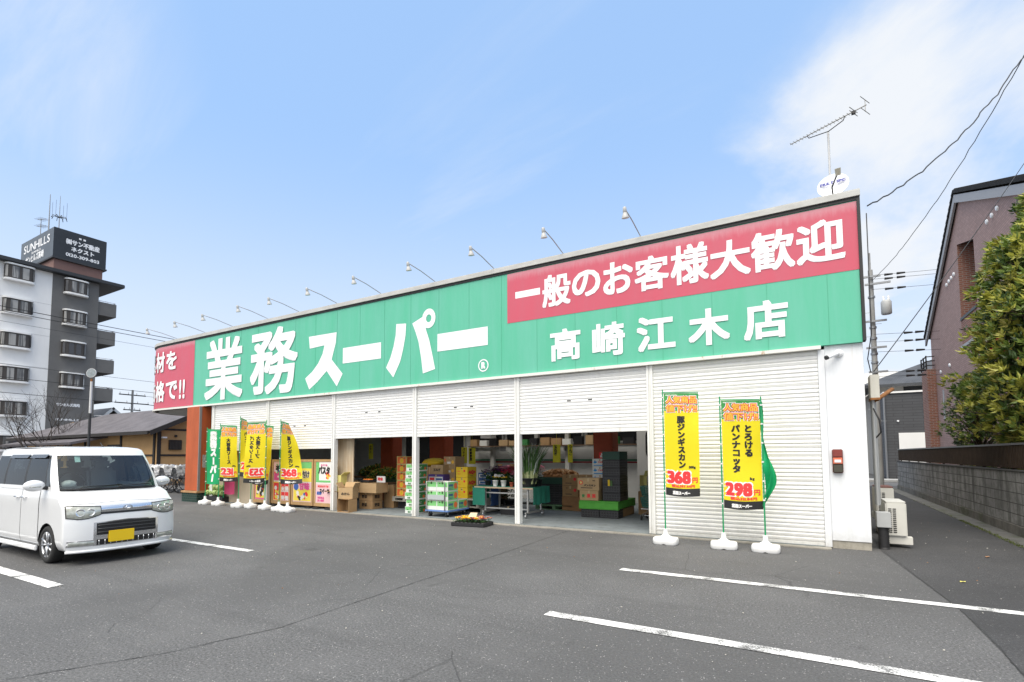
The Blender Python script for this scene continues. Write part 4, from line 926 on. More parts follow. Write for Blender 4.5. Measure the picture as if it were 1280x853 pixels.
def nobori(px, py, ztop, th0, th1, label, texts=None, body=None, bulge=.03, ph=0, W=.58, Hh=1.78, mirror=False, base=True, lean=0, group='banner flags on water bases', yaw=None, power=1.0, crumple=False):
    t = thing('banner_flag', label, 'banner', (px, py, 0), 0, group)
    lx = lambda z: px+lean*z/2.5
    mb = MB(); mb.cyl((px, py, .2), (lx(ztop), py, ztop+.02), .0125, .011, 8); po = build(mb, 'pole', PGR, t)
    zt = ztop-.05
    def dirn(v):
        s = min(max(v, 0), 1)**power
        return R(th0+(th1-th0)*s)
    def cl(u, b, h):
        v = -b/Hh; th = dirn(v); uu = u/W
        if crumple:      # bunched cloth hanging in folds behind and right of its pole
            t_ = min(1, max(0, (v-.30)/.70)); wd = -.16+.14*v/.3 if v < .3 else -.02+.21*math.sin(math.pi*t_**1.35)**1.3-.05*t_
            return (px+.015+wd*uu**.8+.012*math.sin(9*v+7*uu), py+.03+.07*uu+.035*math.sin(11*uu+7*v)+.02*math.sin(17*v), zt+b-.05*uu-.05*math.sin(6*uu+4*v)*t_+h)
        bl = bulge*math.sin(math.pi*uu)*math.sin(5.2*v+ph)+bulge*.5*math.sin(2*math.pi*uu+4*v+ph)*v+ .35*bulge*math.sin(11*v+3*uu+ph)*uu
        nx, ny = math.sin(th), -math.cos(th)
        return (lx(zt+b)+.022*math.cos(th)+math.cos(th)*u+nx*(bl+h), py+.022*math.sin(th)+math.sin(th)*u+ny*(bl+h), zt+b-.03*uu*(1-v)-.022*math.sin(math.pi*uu)*(v*v))
    nu, nv = 10, 40; v = []; mb = MB()
    for j in range(nv+1):
        for i in range(nu+1): v.append(cl(W*i/nu, -Hh*j/nv, 0))
    mats = body or [FY_, FGD, FBK]
    for j in range(nv):
        mi = 0 if len(mats) == 1 else (1 if j < nv*.17 else (2 if j >= nv*.925 else 0))
        mb.add([], []); mb.f += [(j*(nu+1)+i, j*(nu+1)+i+1, (j+1)*(nu+1)+i+1, (j+1)*(nu+1)+i) for i in range(nu)]; mb.mi += [mi]*nu; mb.sm += [True]*nu
    mb.v = v
    if texts:
        m2 = MB(); texts(m2, (lambda a, b, h: cl(a, b, -h)) if mirror else cl); off = len(mb.v)
        mb.v = mb.v+m2.v; mb.f += [tuple(i+off for i in f) for f in m2.f]; mb.mi += [i+len(mats) for i in m2.mi]; mb.sm += m2.sm
    clo = build(mb, 'cloth', list(mats)+[FRD, FOR, FWH, FBL], t, recalc=False)
    mb = MB(); e = cl(W, 0, 0); mb.cyl((lx(zt), py, zt+.015), (e[0], e[1], e[2]+.015), .009, n=6); build(mb, 'top_bar', PGR, t)
    for k in range(6):
        p = cl(0, -Hh*(.04+k*.184), 0); mb = MB(); zz_ = zt-Hh*(.04+k*.184); mb.cyl((lx(zz_), py, zz_-.012), (lx(zz_), py, zz_+.012), .019, n=8); mb.cyl((lx(zz_), py, zz_), (p[0], p[1], p[2]), .008, n=5); build(mb, 'clip', CLIP, t)
    if base: build(water_base(t, px, py, yaw if yaw is not None else random.uniform(-.3, .3)), 'water_base', TANK, t)
    return t
def sale(words, price, tax, size, em=.145):
    def f(mb, fn):
        for i, (tx, b0) in enumerate((('人気商品', -.165), ('値下げ!!', -.315))):
            line(mb, fn, tx, .035, b0, .13, .52, .022, 2, .002, dh=.0003); line(mb, fn, tx, .035, b0, .13, .52, .013, 0, .005, dh=.0003); line(mb, fn, tx, .035, b0, .13, .52, .003, 1, .008, dh=.0003)
        line(mb, fn, 'PRICE DOWN', .03, -.045, .03, .2, .001, 2, .002)
        if len(words) == 1: line(mb, fn, words[0], .22, -.40, em, bold=.007, mi=3, vert=True, pitch=.98)
        else:
            line(mb, fn, words[0], .33, -.40, em, bold=.007, mi=3, vert=True, pitch=.98); line(mb, fn, words[1], .14, -.40, em, bold=.007, mi=3, vert=True, pitch=.98)
        line(mb, fn, size, .40, -1.30, .055, bold=.003, mi=3)
        line(mb, fn, price, .03, -1.55, .27, .40, .030, 2, .002, dh=.0003); line(mb, fn, price, .03, -1.55, .27, .40, .014, 0, .006, dh=.0003); line(mb, fn, '円', .45, -1.54, .10, bold=.004, mi=0)
        line(mb, fn, '税込'+tax+'円', .10, -1.625, .052, .40, .003, 0, .003); line(mb, fn, '業務スーパー', .12, -1.745, .062, .30, .004, 2, .003)
    return f
nobori(-2.19, 9.13, 2.68, 1, -6, 'yellow sale banner reading 368 alone in front of the closed right shutter', sale(('豚ジンギスカン',), '368', '397.44', '500g', .132), bulge=.022, ph=.6)
nobori(-1.25, 9.14, 2.50, -2, 3, 'yellow sale banner reading 298 beside the crumpled green banner', sale(('とろける', 'パンナコッタ'), '298', '321.84', '1kg', .135), bulge=.03, ph=2.2)
# crumpled green banner: twisted round its pole
def green_words(mb, fn): line(mb, fn, '業務スーパー', .13, -.06, .28, bold=.02, mi=2, vert=True, pitch=.98)
nobori(-.63, 9.14, 2.46, 168, 70, 'crumpled green banner twisted behind the yellow 298 banner', None, [FGR], bulge=.09, ph=1, W=.44, power=1.0, Hh=1.66, crumple=True)
nobori(-17.15, 9.55, 2.50, 14, 10, 'green banner with white lettering nearest the orange pillar', green_words, [FGR], bulge=.03, ph=1.2, lean=-.0)
nobori(-16.32, 9.50, 2.60, 20, 30, 'yellow sale banner reading 231 next to the green banner', sale(('大容量ソース',), '231', '249.48', '500g', .14), bulge=.03, ph=.3)
nobori(-15.12, 9.42, 2.78, 130, 32, 'narrow twisted yellow sale banner, tallest of the left banners', sale(('とろける', 'パンナコッタ'), '298', '321.84', '1kg', .135), bulge=.03, ph=2)
nobori(-14.62, 9.50, 2.55, 40, 14, 'yellow sale banner half hidden behind the mirrored one', sale(('大盛ごムソース',), '228', '246.24', '1kg', .125), bulge=.04, ph=1)
nobori(-13.86, 9.45, 2.62, 205, 222, 'yellow sale banner seen from behind with mirrored lettering', sale(('パスタソース', '大盛スープ'), '253', '273.24', '500g', .135), bulge=.03, ph=2.4, mirror=True)
nobori(-13.08, 9.36, 2.60, 122, 46, 'yellow sale banner reading 368 swung aside in front of the wooden poster boards', sale(('豚ジンギスカン',), '368', '397.44', '500g', .132), bulge=.04, ph=.9)
def white_words(s, em=.2):
    return lambda mb, fn: line(mb, fn, s, .12, -.1, em, bold=.012, mi=2, vert=True)
nobori(-16.80, 9.95, 2.47, 10, 14, 'pink banner mostly hidden behind the green one', white_words('おすすめ', .3), [FPK], W=.42, Hh=2.1, base=False)
nobori(-20.5, 11.25, 2.1, 0, 10, 'red banner with white lettering inside the porch behind the pillar', white_words('キムチ鍋スープ', .2), [FRR], Hh=1.6, base=False)
nobori(-19.95, 11.1, 1.95, -8, 6, 'maroon banner on a white pole inside the porch', white_words('新鮮青果野菜', .2), [FBW], Hh=1.4, base=False)
mb = water_base(None, -12.62, 9.30, .2); tag(build(mb, 'water_tank', TANK), 'white water filled banner base without a pole, rightmost of the left row', 'banner base')

# ================================================================== poster boards under the left shutter
WOODF = M('board_wood', (.50, .31, .14), .6, var=.25, vs_=4, stretch=(4, 4, .6)); PAPER = M('paper_white', (.78, .76, .74), .7)
PCOL = [PAPER, M('pr_pink', (.74, .48, .50), .7), M('pr_green', (.16, .50, .16), .7), M('pr_yellow', (.80, .64, .08), .7), FRD, FBL, M('pr_blue', (.04, .12, .42), .7), FOR, M('pr_magenta', (.70, .08, .28), .7)]
def board(x0, x1, label, deco):
    t = thing('poster_board', label, 'poster board', ((x0+x1)/2, 10.13, .03), 0, 'wooden poster boards')
    mb = MB(); y0, y1, z0, z1 = 10.10, 10.15, .10, 1.46
    for a, b, c, d in ((x0, x1, z0, z0+.10), (x0, x1, z1-.07, z1), (x0, x0+.07, z0+.10, z1-.07), (x1-.07, x1, z0+.10, z1-.07)): mb.box(a, b, y0, y1, c, d)
    build(mb, 'frame', WOODF, t, bevel=.004)
    mb = MB(); mb.box(x0+.072, x1-.072, 10.115, 10.14, z0+.102, z1-.072); pn = build(mb, 'panel', PAPER, t)
    for x in (x0+.15, x1-.15):
        mb = MB(); mb.box(x-.1, x+.1, 10.02, 10.3, .03, .075); build(mb, 'foot', DARK, t)
    mb = MB(); fn = plane((x0+.08, 10.113, z0+.11), (1, 0, 0)); deco(mb, fn, x1-x0-.16, z1-z0-.19); build(mb, 'print', PCOL, pn, recalc=False)
def rect(mb, fn, u0, v0, u1, v1, mi, h=.0008): mb.add([fn(u0, v0, h), fn(u1, v0, h), fn(u1, v1, h), fn(u0, v1, h)], [(0, 1, 2, 3)], mi)
def disc(mb, fn, u, v, r, mi, h=.0012, n=14, sq=1): mb.add([fn(u+r*math.cos(2*math.pi*i/n), v+r*sq*math.sin(2*math.pi*i/n), h) for i in range(n)], [tuple(range(n))], mi)
def blobs(mb, fn, u0, v0, u1, v1, cols, n=12, r=.05, h=.0016):
    for i in range(n): disc(mb, fn, random.uniform(u0+r, u1-r), random.uniform(v0+r, v1-r), random.uniform(.4, 1)*r, random.choice(cols), h+i*.0002, 9)
def deco_a(mb, fn, w_, h_):
    rect(mb, fn, 0, 0, w_, h_*.46, 8); rect(mb, fn, .03, .04, w_-.03, h_*.42, 3, .0012); blobs(mb, fn, 0, 0, w_, h_*.4, (4, 6, 0, 5), 14, .08); line(mb, fn, '冷凍', .1, h_*.3, .2, bold=.012, mi=5, h=.006)
    rect(mb, fn, 0, h_*.5, w_, h_, 1); line(mb, fn, '特価', .08, h_*.62, .26, bold=.02, mi=8, h=.003)
def deco_b(mb, fn, w_, h_):
    rect(mb, fn, 0, 0, w_*.5, h_*.48, 7); rect(mb, fn, .02, .02, w_*.46, h_*.45, 4, .0012); blobs(mb, fn, 0, 0, w_*.5, h_*.45, (3, 0, 7), 9, .07)
    for i, ch in enumerate('火鍋特集'[:2]+'特価'): rect(mb, fn, w_*.52+.14*0+(i % 2)*w_*.24, h_*.24*(1-i//2), w_*.74+(i % 2)*w_*.24, h_*.24*(1-i//2)+h_*.22, 4, .002); line(mb, fn, ch, w_*.53+(i % 2)*w_*.24, h_*.24*(1-i//2)+.02, w_*.2, bold=.012, mi=0, h=.004)
    rect(mb, fn, 0, h_*.5, w_, h_, 1); rect(mb, fn, .02, h_*.52, w_-.02, h_*.75, 8, .0012); blobs(mb, fn, 0, h_*.5, w_, h_, (2, 4, 6, 0), 12, .06); line(mb, fn, '本日', .1, h_*.78, .2, bold=.012, mi=5, h=.005)
def deco_c(mb, fn, w_, h_):
    rect(mb, fn, 0, 0, w_, h_*.48, 1); rect(mb, fn, .02, .02, w_-.02, h_*.32, 3, .0012); disc(mb, fn, .14, h_*.37, .11, 6, .002); line(mb, fn, '甘味', .28, h_*.31, .23, bold=.012, mi=8, h=.003); blobs(mb, fn, .1, 0, w_-.1, h_*.28, (5, 4, 0, 6, 7), 16, .07)
    rect(mb, fn, 0, h_*.5, w_, h_, 3); rect(mb, fn, 0, h_*.84, w_, h_, 2, .0012); blobs(mb, fn, 0, h_*.5, w_*.4, h_*.75, (7, 4), 6, .06); line(mb, fn, '味付け', .26, h_*.62, .22, w_-.34, .018, 0, .003); line(mb, fn, '味付け', .26, h_*.62, .22, w_-.34, .008, 5, .007)
def deco_d(mb, fn, w_, h_):
    rect(mb, fn, 0, 0, w_, h_*.47, 1); line(mb, fn, 'ドレッシング'.replace('ド', 'ト').replace('シ', 'ジ').replace('グ', 'ク') if False else 'スイーツ', .16, h_*.24, .15, w_-.24, .01, 5, .003); line(mb, fn, '本日のおすすめ', .08, h_*.38, .07, w_-.2, .003, 4, .003); line(mb, fn, '新鮮', .05, h_*.2, .1, bold=.006, mi=6, h=.003); line(mb, fn, '冷凍食品', .08, h_*.1, .07, bold=.003, mi=8, h=.003); line(mb, fn, '安い新鮮', .08, h_*.03, .07, bold=.003, mi=8, h=.003)
    rect(mb, fn, 0, h_*.5, w_, h_, 0); rect(mb, fn, 0, h_*.55, w_*.2, h_, 2, .0012); rect(mb, fn, 0, h_*.5, w_, h_*.55, 2, .0014); blobs(mb, fn, w_*.5, h_*.55, w_, h_*.78, (4, 7), 9, .07); line(mb, fn, 'パスタ', .10, h_*.72, .24, w_-.16, .012, 5, .006); line(mb, fn, 'おすすめ', .2, h_*.9, .07, bold=.003, mi=8, h=.003)
board(-15.42, -14.56, 'wooden framed poster board partly hidden behind the left banners', deco_a)
board(-14.50, -13.60, 'wooden framed poster board with red squares behind the 368 banner', deco_b)
board(-13.56, -12.58, 'wooden framed poster board with pink and yellow dessert poster', deco_c)
board(-12.54, -11.72, 'wooden framed poster board with pasta poster beside the carton pile', deco_d)

# ================================================================== cartons
KR = M('carton_kraft', (.42, .26, .125), .85, var=.2, vs_=5); KR2 = M('carton_kraft_pale', (.50, .34, .18), .85, var=.15, vs_=5); KIN = M('carton_inside', (.33, .21, .11), .9); TAPE = M('tape', (.55, .42, .24), .3)
CY = M('carton_yellow', (.78, .52, .02), .7, var=.06); CG = M('carton_green', (.22, .58, .20), .7, var=.08); CGD = M('carton_dark_green', (.05, .24, .07), .7, var=.1); CW = M('carton_white', (.76, .77, .74), .7, var=.06); CO = M('carton_orange', (.80, .17, .05), .7, var=.1)
CYP = M('carton_lemon', (.72, .64, .22), .8, var=.1); CB = M('carton_blue', (.05, .12, .32), .7, var=.1); CPU = M('carton_purple', (.10, .06, .28), .7); SKYB = M('print_sky', (.04, .30, .65), .6)
CMATS = [KR, TAPE, FRD, FBL, CW, CG, CGD, CO, CY, CB, SKYB, FOR, CYP]
ORD = ['bottom', 'second', 'third', 'fourth', 'fifth', 'sixth', 'seventh', 'eighth']
def carton(label, x0, y0, z0, w_, d_, h_, body=KR, deco=None, side=None, rz=0, group='cartons of produce', cat='carton'):
    cx, cy = x0+w_/2, y0+d_/2; m3 = Matrix.Rotation(rz, 3, 'Z')
    mb = MB(); mb.obox((cx, cy, z0+h_/2), (w_, d_, h_-.003), rz)
    o_ = lambda u, v: Vector((cx, cy, z0)) + m3 @ Vector((u, v, 0)); ex = m3 @ Vector((1, 0, 0)); ey = m3 @ Vector((0, 1, 0))
    t_ = MB(); ft = plane(o_(-w_/2, -d_/2), ex); rect(t_, ft, w_/2-.02, h_*.72, w_/2+.02, h_-.006, 1); rect(t_, ft, w_*.3-.012, h_*.6, w_*.3+.012, h_*.67, 3) if deco is None else None
    tp = plane(o_(-w_/2, -d_/2)+Vector((0, 0, h_-.0015)), ex, ey); rect(t_, tp, w_/2-.022, 0, w_/2+.022, d_, 1, .001)
    if deco: deco(t_, ft, w_, h_)
    if side: side(t_, plane(o_(w_/2, -d_/2), ey), d_, h_)
    mb.v += []; off = len(mb.v); mb.v += t_.v; mb.f += [tuple(i+off for i in f) for f in t_.f]; mb.mi += t_.mi; mb.sm += t_.sm
    o = build(mb, 'carton', [body]+CMATS[1:], bevel=0, recalc=False); return tag(o, label, cat, group)
def open_carton(label, x0, y0, z0, w_, d_, h_, rz=0, body=KR, flaps=((0, 1), (0, -1), (1, 1), (1, -1)), ang=35, face='up', group='open cartons in the left pile', deco=None):
    """hollow box; face up: flaps on top; face front: lying with its mouth towards the lot"""
    t = thing('open_carton', label, 'carton', (x0+w_/2, y0+d_/2, z0), rz, group); th = .008; mb = MB(); a, b = w_/2, d_/2
    if face == 'up':
        mb.box(-a, a, -b, b, 0, th)
        mb.box(-a, a, -b, -b+th, th, h_); mb.box(-a, a, b-th, b, th, h_); mb.box(-a, -a+th, -b+th, b-th, th, h_); mb.box(a-th, a, -b+th, b-th, th, h_)
    else:
        mb.box(-a, a, -b, b, 0, th); mb.box(-a, a, -b, b, h_-th, h_); mb.box(-a, -a+th, -b, b, th, h_-th); mb.box(a-th, a, -b, b, th, h_-th); mb.box(-a+th, a-th, b-th, b, th, h_-th)
    if deco: deco(mb, plane((-a, -b, 0), (1, 0, 0)), w_, h_)
    build(mb, 'body', [body]+CMATS[1:], t, local=True, recalc=False)
    for ax, s in flaps:
        ln = min(w_, d_)*.45; c_, s_ = math.cos(R(ang)), math.sin(R(ang)); mb = MB()
        if face == 'up':
            if ax == 0: p = lambda u, q: (s*(a+q*c_), u, h_+q*s_); e = b
            else: p = lambda u, q: (u, s*(b+q*c_), h_+q*s_); e = a
            v = [p(-e, 0), p(e, 0), p(e*.98, ln), p(-e*.98, ln)]
        else:
            v = [(-a*s if False else s*a, -b, .01), (s*a, -b, h_-.01), (s*(a+ln*.25), -b-ln*.8, h_-.01), (s*(a+ln*.25), -b-ln*.8, .01)]
        n_ = (Vector(v[1])-Vector(v[0])).cross(Vector(v[3])-Vector(v[0])).normalized()*.006
        mb.add([Vector(q)+n_ for q in v]+[Vector(q)-n_ for q in v], [(0, 1, 2, 3), (7, 6, 5, 4), (0, 4, 5, 1), (1, 5, 6, 2), (2, 6, 7, 3), (3, 7, 4, 0)]); build(mb, 'flap', body, t, local=True)
    return t
d_txt = lambda s, mi=3, sc=.28: (lambda mb, fn, w_, h_: line(mb, fn, s, w_*.2, h_*.35, min(h_*sc*1.6, w_*.6/len(s)), bold=.003, mi=mi))
# pile by the third opening
open_carton('empty kraft carton lying on its side with its mouth towards the parking lot', -11.26, 9.86, .02, .44, .30, .36, face='front', flaps=())
open_carton('tilted kraft carton with raised flaps on top of the sideways carton', -11.27, 9.90, .385, .42, .34, .30, rz=.35, flaps=((0, -1), (1, 1), (0, 1)), ang=62, body=KR2, deco=d_txt('みかん', 3))
carton('kraft carton at the foot of the leftmost carton stack', -11.97, 10.17, .03, .40, .34, .30, KR2, d_txt('みかん', 6), group=None)
open_carton('low kraft carton with side flaps, second of the leftmost stack', -11.96, 10.18, .335, .38, .32, .20, flaps=((0, -1), (1, -1)), ang=8, body=KR)
carton('lemon yellow carton, third of the leftmost stack', -11.95, 10.17, .54, .38, .32, .20, CYP, d_txt('りんご', 7), group=None)
open_carton('lemon yellow open carton with big flap crowning the leftmost stack', -11.93, 10.16, .745, .46, .34, .27, flaps=((0, 1), (1, 1)), ang=32, body=CYP, deco=lambda mb, fn, w_, h_: (line(mb, fn, 'りんご', .08, .05, .09, bold=.003, mi=7), line(mb, fn, '新鮮', .1, .16, .06, bold=.002, mi=2)))
for i in range(2): carton(('lower' if i == 0 else 'upper')+' closed kraft carton under the long tan carton', -11.32, 10.72, .03+i*.235, .52, .40, .23, KR, d_txt('野菜', 3), d_txt('野菜', 3), group=None)
open_carton('long tan carton with one flap out, holding the orange tray', -11.50, 10.64, .50, .92, .46, .28, flaps=((0, -1),), ang=15, body=KR2)
carton('brown carton standing right of the long tan carton', -10.95, 11.32, .03, .40, .40, .66, KR, group=None)
t = thing('fruit_tray', 'black tray of oranges on the long tan carton', 'tray', (-11.1, 10.8, .8)); mb = MB(); mb.box(-.22, .22, -.14, .14, 0, .03)
for a in (-1, 1): mb.box(-.22, .22, a*.14-.006, a*.14+.006, .031, .07); mb.box(a*.22-.006, a*.22+.006, -.13, .13, .031, .07)
build(mb, 'tray', DARK, t, local=True)
OR_ = M('orange_peel', (.80, .22, .02), .5, bump=.2, bs=90)
for i in range(10):
    mb = MB(); mb.ball((-.04+.055*(i % 5), -.07+.10*(i//5)+random.uniform(-.02, .02), .06), .036, 10); build(mb, 'orange', OR_, t, local=True)
mb = MB(); mb.box(-10.82, -10.5, 10.9, 10.93, .79, .97); fn = plane((-10.82, 10.899, .79), (1, 0, 0)); line(mb, fn, '特価', .04, .06, .10, bold=.004, mi=1); tag(build(mb, 'price_card', [PAPER, FRD], recalc=False), 'white price card standing on the long tan carton', 'card')

# tangerine stack on its pallet
def d_mikan(mb, fn, w_, h_):
    rect(mb, fn, .02, .015, w_-.02, h_-.015, 7); disc(mb, fn, w_*.5, h_*.45, h_*.33, 11, .002, 16); disc(mb, fn, w_*.5, h_*.40, h_*.2, 8, .0026, 14); rect(mb, fn, w_*.7, h_*.7, w_*.86, h_*.86, 6, .003)
mb = MB()
for z in (.03, .27): pass
t = thing('black_crate', 'black crate at the foot of the tangerine carton stack', 'crate', (-10.2, 11.6, .03))
mb = MB(); mb.box(-10.42, -9.9, 11.35, 11.75, .03, .24); build(mb, 'body', DARK, t, bevel=.01)
PW = M('pallet_grey', (.40, .38, .33), .8, var=.3)
def pallet(x0, y0, z0, w_, d_, mat, label, h_=.14, solid=False):
    t = thing('pallet', label, 'pallet', (x0+w_/2, y0+d_/2, z0)); 
    mb = MB()
    mb.box(x0, x0+w_, y0, y0+d_, z0+h_-.035, z0+h_); build(mb, 'deck', mat, t, bevel=.005)
    for i in range(3):
        mb = MB(); x = x0+i*(w_-.1)/2; mb.box(x, x+.1, y0+.01, y0+d_-.01, z0+.022, z0+h_-.037); build(mb, 'stringer', mat, t)
    if solid: mb = MB(); mb.box(x0+.002, x0+w_-.002, y0-.012, y0+.008, z0+.021, z0+h_-.036); build(mb, 'front_board', mat, t, bevel=.004)
    mb = MB(); mb.box(x0, x0+w_, y0+.002, y0+.12, z0, z0+.02); mb.box(x0, x0+w_, y0+d_-.12, y0+d_-.002, z0, z0+.02); build(mb, 'bottom_board', mat, t)
pallet(-10.5, 11.2, .245, .9, .7, PW, 'grey pallet carrying the tangerine cartons', .13)
for i in range(5): carton('red orange tangerine carton, '+ORD[i]+' of the stack behind the white post' if i < 4 else 'topmost red orange tangerine carton with open top behind the white post', -10.42, 11.3, .38+i*.232, .37, .42, .228, CYP, d_mikan, d_mikan, group='tangerine cartons')
# green carton stack by the post
def d_green(mb, fn, w_, h_): rect(mb, fn, .01, h_*.45, w_-.01, h_-.01, 5); rect(mb, fn, w_*.2, h_*.5, w_*.3, h_*.6, 3, .0016); line(mb, fn, '青果', w_*.25, h_*.1, h_*.28, bold=.002, mi=6, h=.002)
def d_gside(mb, fn, w_, h_): rect(mb, fn, .01, h_*.12, w_-.01, h_-.01, 6); disc(mb, fn, w_*.78, h_*.35, h_*.22, 7, .0018); line(mb, fn, 'りんご', w_*.08, h_*.4, h_*.3, bold=.003, mi=4, h=.002)
for i in range(7): carton('green and white apple carton, '+(ORD[i] if i < 6 else 'topmost')+' of the stack at the white post', -9.32+random.uniform(-.015, .015), 10.45+random.uniform(-.02, .02), .03+i*.187, .36, .44, .183, CW, d_green, d_gside, rz=random.uniform(-.03, .03), group='apple cartons in the post stack')
# flat trolley with apple cartons
TX, TY = -8.40, 10.14
t = thing('platform_trolley', 'blue platform trolley loaded with green apple cartons', 'trolley', (TX+.36, TY+.45, .03))
mb = MB(); mb.box(TX, TX+.72, TY, TY+.92, .16, .20); build(mb, 'platform', M('trolley_blue', (.16, .28, .58), .5, var=.15), t, bevel=.01)
CHR = M('chrome', (.62, .62, .63), .22, .9)
mb = MB(); mb.tube([(TX+.08, TY-.02, .2), (TX+.08, TY-.02, .86), (TX+.12, TY-.02, .92), (TX+.60, TY-.02, .92), (TX+.64, TY-.02, .86), (TX+.64, TY-.02, .2)], .013, 8); hd = build(mb, 'handle', M('handle_grey', (.22, .22, .23), .4, .5), t)
mb = MB(); mb.box(TX+.10, TX+.62, TY-.026, TY-.014, .46, .58); build(mb, 'handle_plate', M('plate_grey', (.42, .46, .46), .4), hd)
for dx, dy in ((.1, .1), (.62, .1), (.1, .82), (.62, .82)):
    mb = MB(); mb.cyl((TX+dx-.018, TY+dy, .085), (TX+dx+.018, TY+dy, .085), .062, n=14); c_ = build(mb, 'wheel', M('rubber', (.02, .02, .02), .8), t)
    mb = MB(); mb.box(TX+dx-.028, TX+dx-.02, TY+dy-.03, TY+dy+.03, .09, .158); mb.box(TX+dx+.02, TX+dx+.028, TY+dy-.03, TY+dy+.03, .09, .158); build(mb, 'wheel_fork', CHR, c_)
def d_tr(mb, fn, w_, h_): rect(mb, fn, .012, h_*.42, w_-.012, h_-.012, 5); rect(mb, fn, w_*.2, h_*.78, w_*.32, h_*.88, 3, .0016)
def d_trs(mb, fn, w_, h_): rect(mb, fn, .012, .012, w_-.012, h_-.012, 5); disc(mb, fn, w_*.76, h_*.52, h_*.33, 7, .0018); line(mb, fn, '北海道', w_*.06, h_*.5, h_*.26, bold=.003, mi=9, h=.002); line(mb, fn, 'りんご', w_*.06, h_*.16, h_*.26, bold=.002, mi=9, h=.002)
for r in range(3):
    for c_ in range(2): carton(('left' if c_ == 0 else 'right')+' apple carton in the '+('bottom', 'middle', 'top')[r]+' row at the handle end of the trolley', TX+.02+c_*.345, TY+.02, .203+r*.236, .34, .42, .232, CW, d_tr, d_trs, group='apple cartons on the trolley')
for c_ in range(2): carton(('left' if c_ == 0 else 'right')+' apple carton alone on the far end of the trolley', TX+.02+c_*.345, TY+.46, .203, .34, .40, .232, CW, d_tr, d_trs, group='apple cartons on the trolley')
# goods behind the trolley
pallet(-9.4, 11.3, .03, 2.0, 1.2, PW, 'low grey pallet under the goods behind the trolley', .16)
carton('dark kraft carton at the bottom behind the trolley', -9.3, 11.32, .195, .62, .5, .62, KR, group=None)
carton('purple and red printed carton under the small beige box', -9.26, 11.32, .82, .54, .46, .21, CPU, lambda mb, fn, w_, h_: (rect(mb, fn, .03, .04, w_-.03, h_*.7, 4), rect(mb, fn, .05, .05, w_*.4, h_*.6, 2, .002), rect(mb, fn, w_*.5, .05, w_*.9, h_*.5, 9, .002)), group=None)
carton('small beige carton on the purple printed carton', -9.18, 11.34, 1.035, .42, .36, .26, KR2, d_txt('玉ねぎ', 3), group=None)
carton('plain kraft carton hidden under the three brown cartons', -8.94, 11.62, .195, .44, .44, .60, KR, group=None)
for i in range(3): carton(('lowest', 'middle', 'topmost')[i]+' brown carton with orange mark behind the trolley', -8.93, 11.6, .80+i*.243, .40, .44, .24, KR2, lambda mb, fn, w_, h_: (rect(mb, fn, .02, h_*.4, w_*.2, h_*.75, 7), disc(mb, fn, w_*.78, h_*.35, h_*.2, 11, .0016), rect(mb, fn, w_*.3, h_*.15, w_*.6, h_*.4, 4, .0016)), group='brown marked cartons')
pallet(-8.3, 11.1, .195, .9, .8, PW, 'grey pallet under the bright yellow cartons', .22)
def d_aq(mb, fn, w_, h_): disc(mb, fn, w_*.72, h_*.62, h_*.12, 2, .0016); rect(mb, fn, w_*.12, h_*.55, w_*.35, h_*.62, 2); rect(mb, fn, w_*.1, h_*.3, w_*.4, h_*.34, 2); rect(mb, fn, w_*.45, h_*.8, w_*.55, h_*.88, 3)
def d_aqs(mb, fn, w_, h_): line(mb, fn, 'AQ+', w_*.10, h_*.35, h_*.42, w_*.8, .012, 2, .002); rect(mb, fn, w_*.3, h_*.12, w_*.6, h_*.16, 3)
for i in range(3): carton(('lowest', 'middle', 'topmost')[i]+' bright yellow carton marked AQ+ beside the trolley', -8.19, 11.18, .42+i*.277, .37, .42, .273, CY, d_aq, d_aqs, group='yellow AQ+ cartons')
for i in range(5): carton('blue fruit tray box, '+ORD[i]+' of the low stack right of the yellow cartons', -7.80, 11.66, .2+i*.178, .44, .40, .174, CB, lambda mb, fn, w_, h_: (rect(mb, fn, .03, h_*.25, w_-.03, h_*.75, 4), rect(mb, fn, .06, h_*.32, w_*.6, h_*.66, 9, .0016)), group='blue tray boxes')
t = thing('plastic_sack', 'crumpled yellow sack lying on cartons behind the white post', 'sack', (-9.6, 12.0, 1.2)); mb = MB(); mb.ball((-9.6, 12.0, 1.36), (.42, .3, .12), 12, 0, .12); build(mb, 'bag', CY, t)
carton('tall kraft carton supporting the yellow sack', -9.95, 11.8, .03, .7, .44, 1.2, KR, group=None)

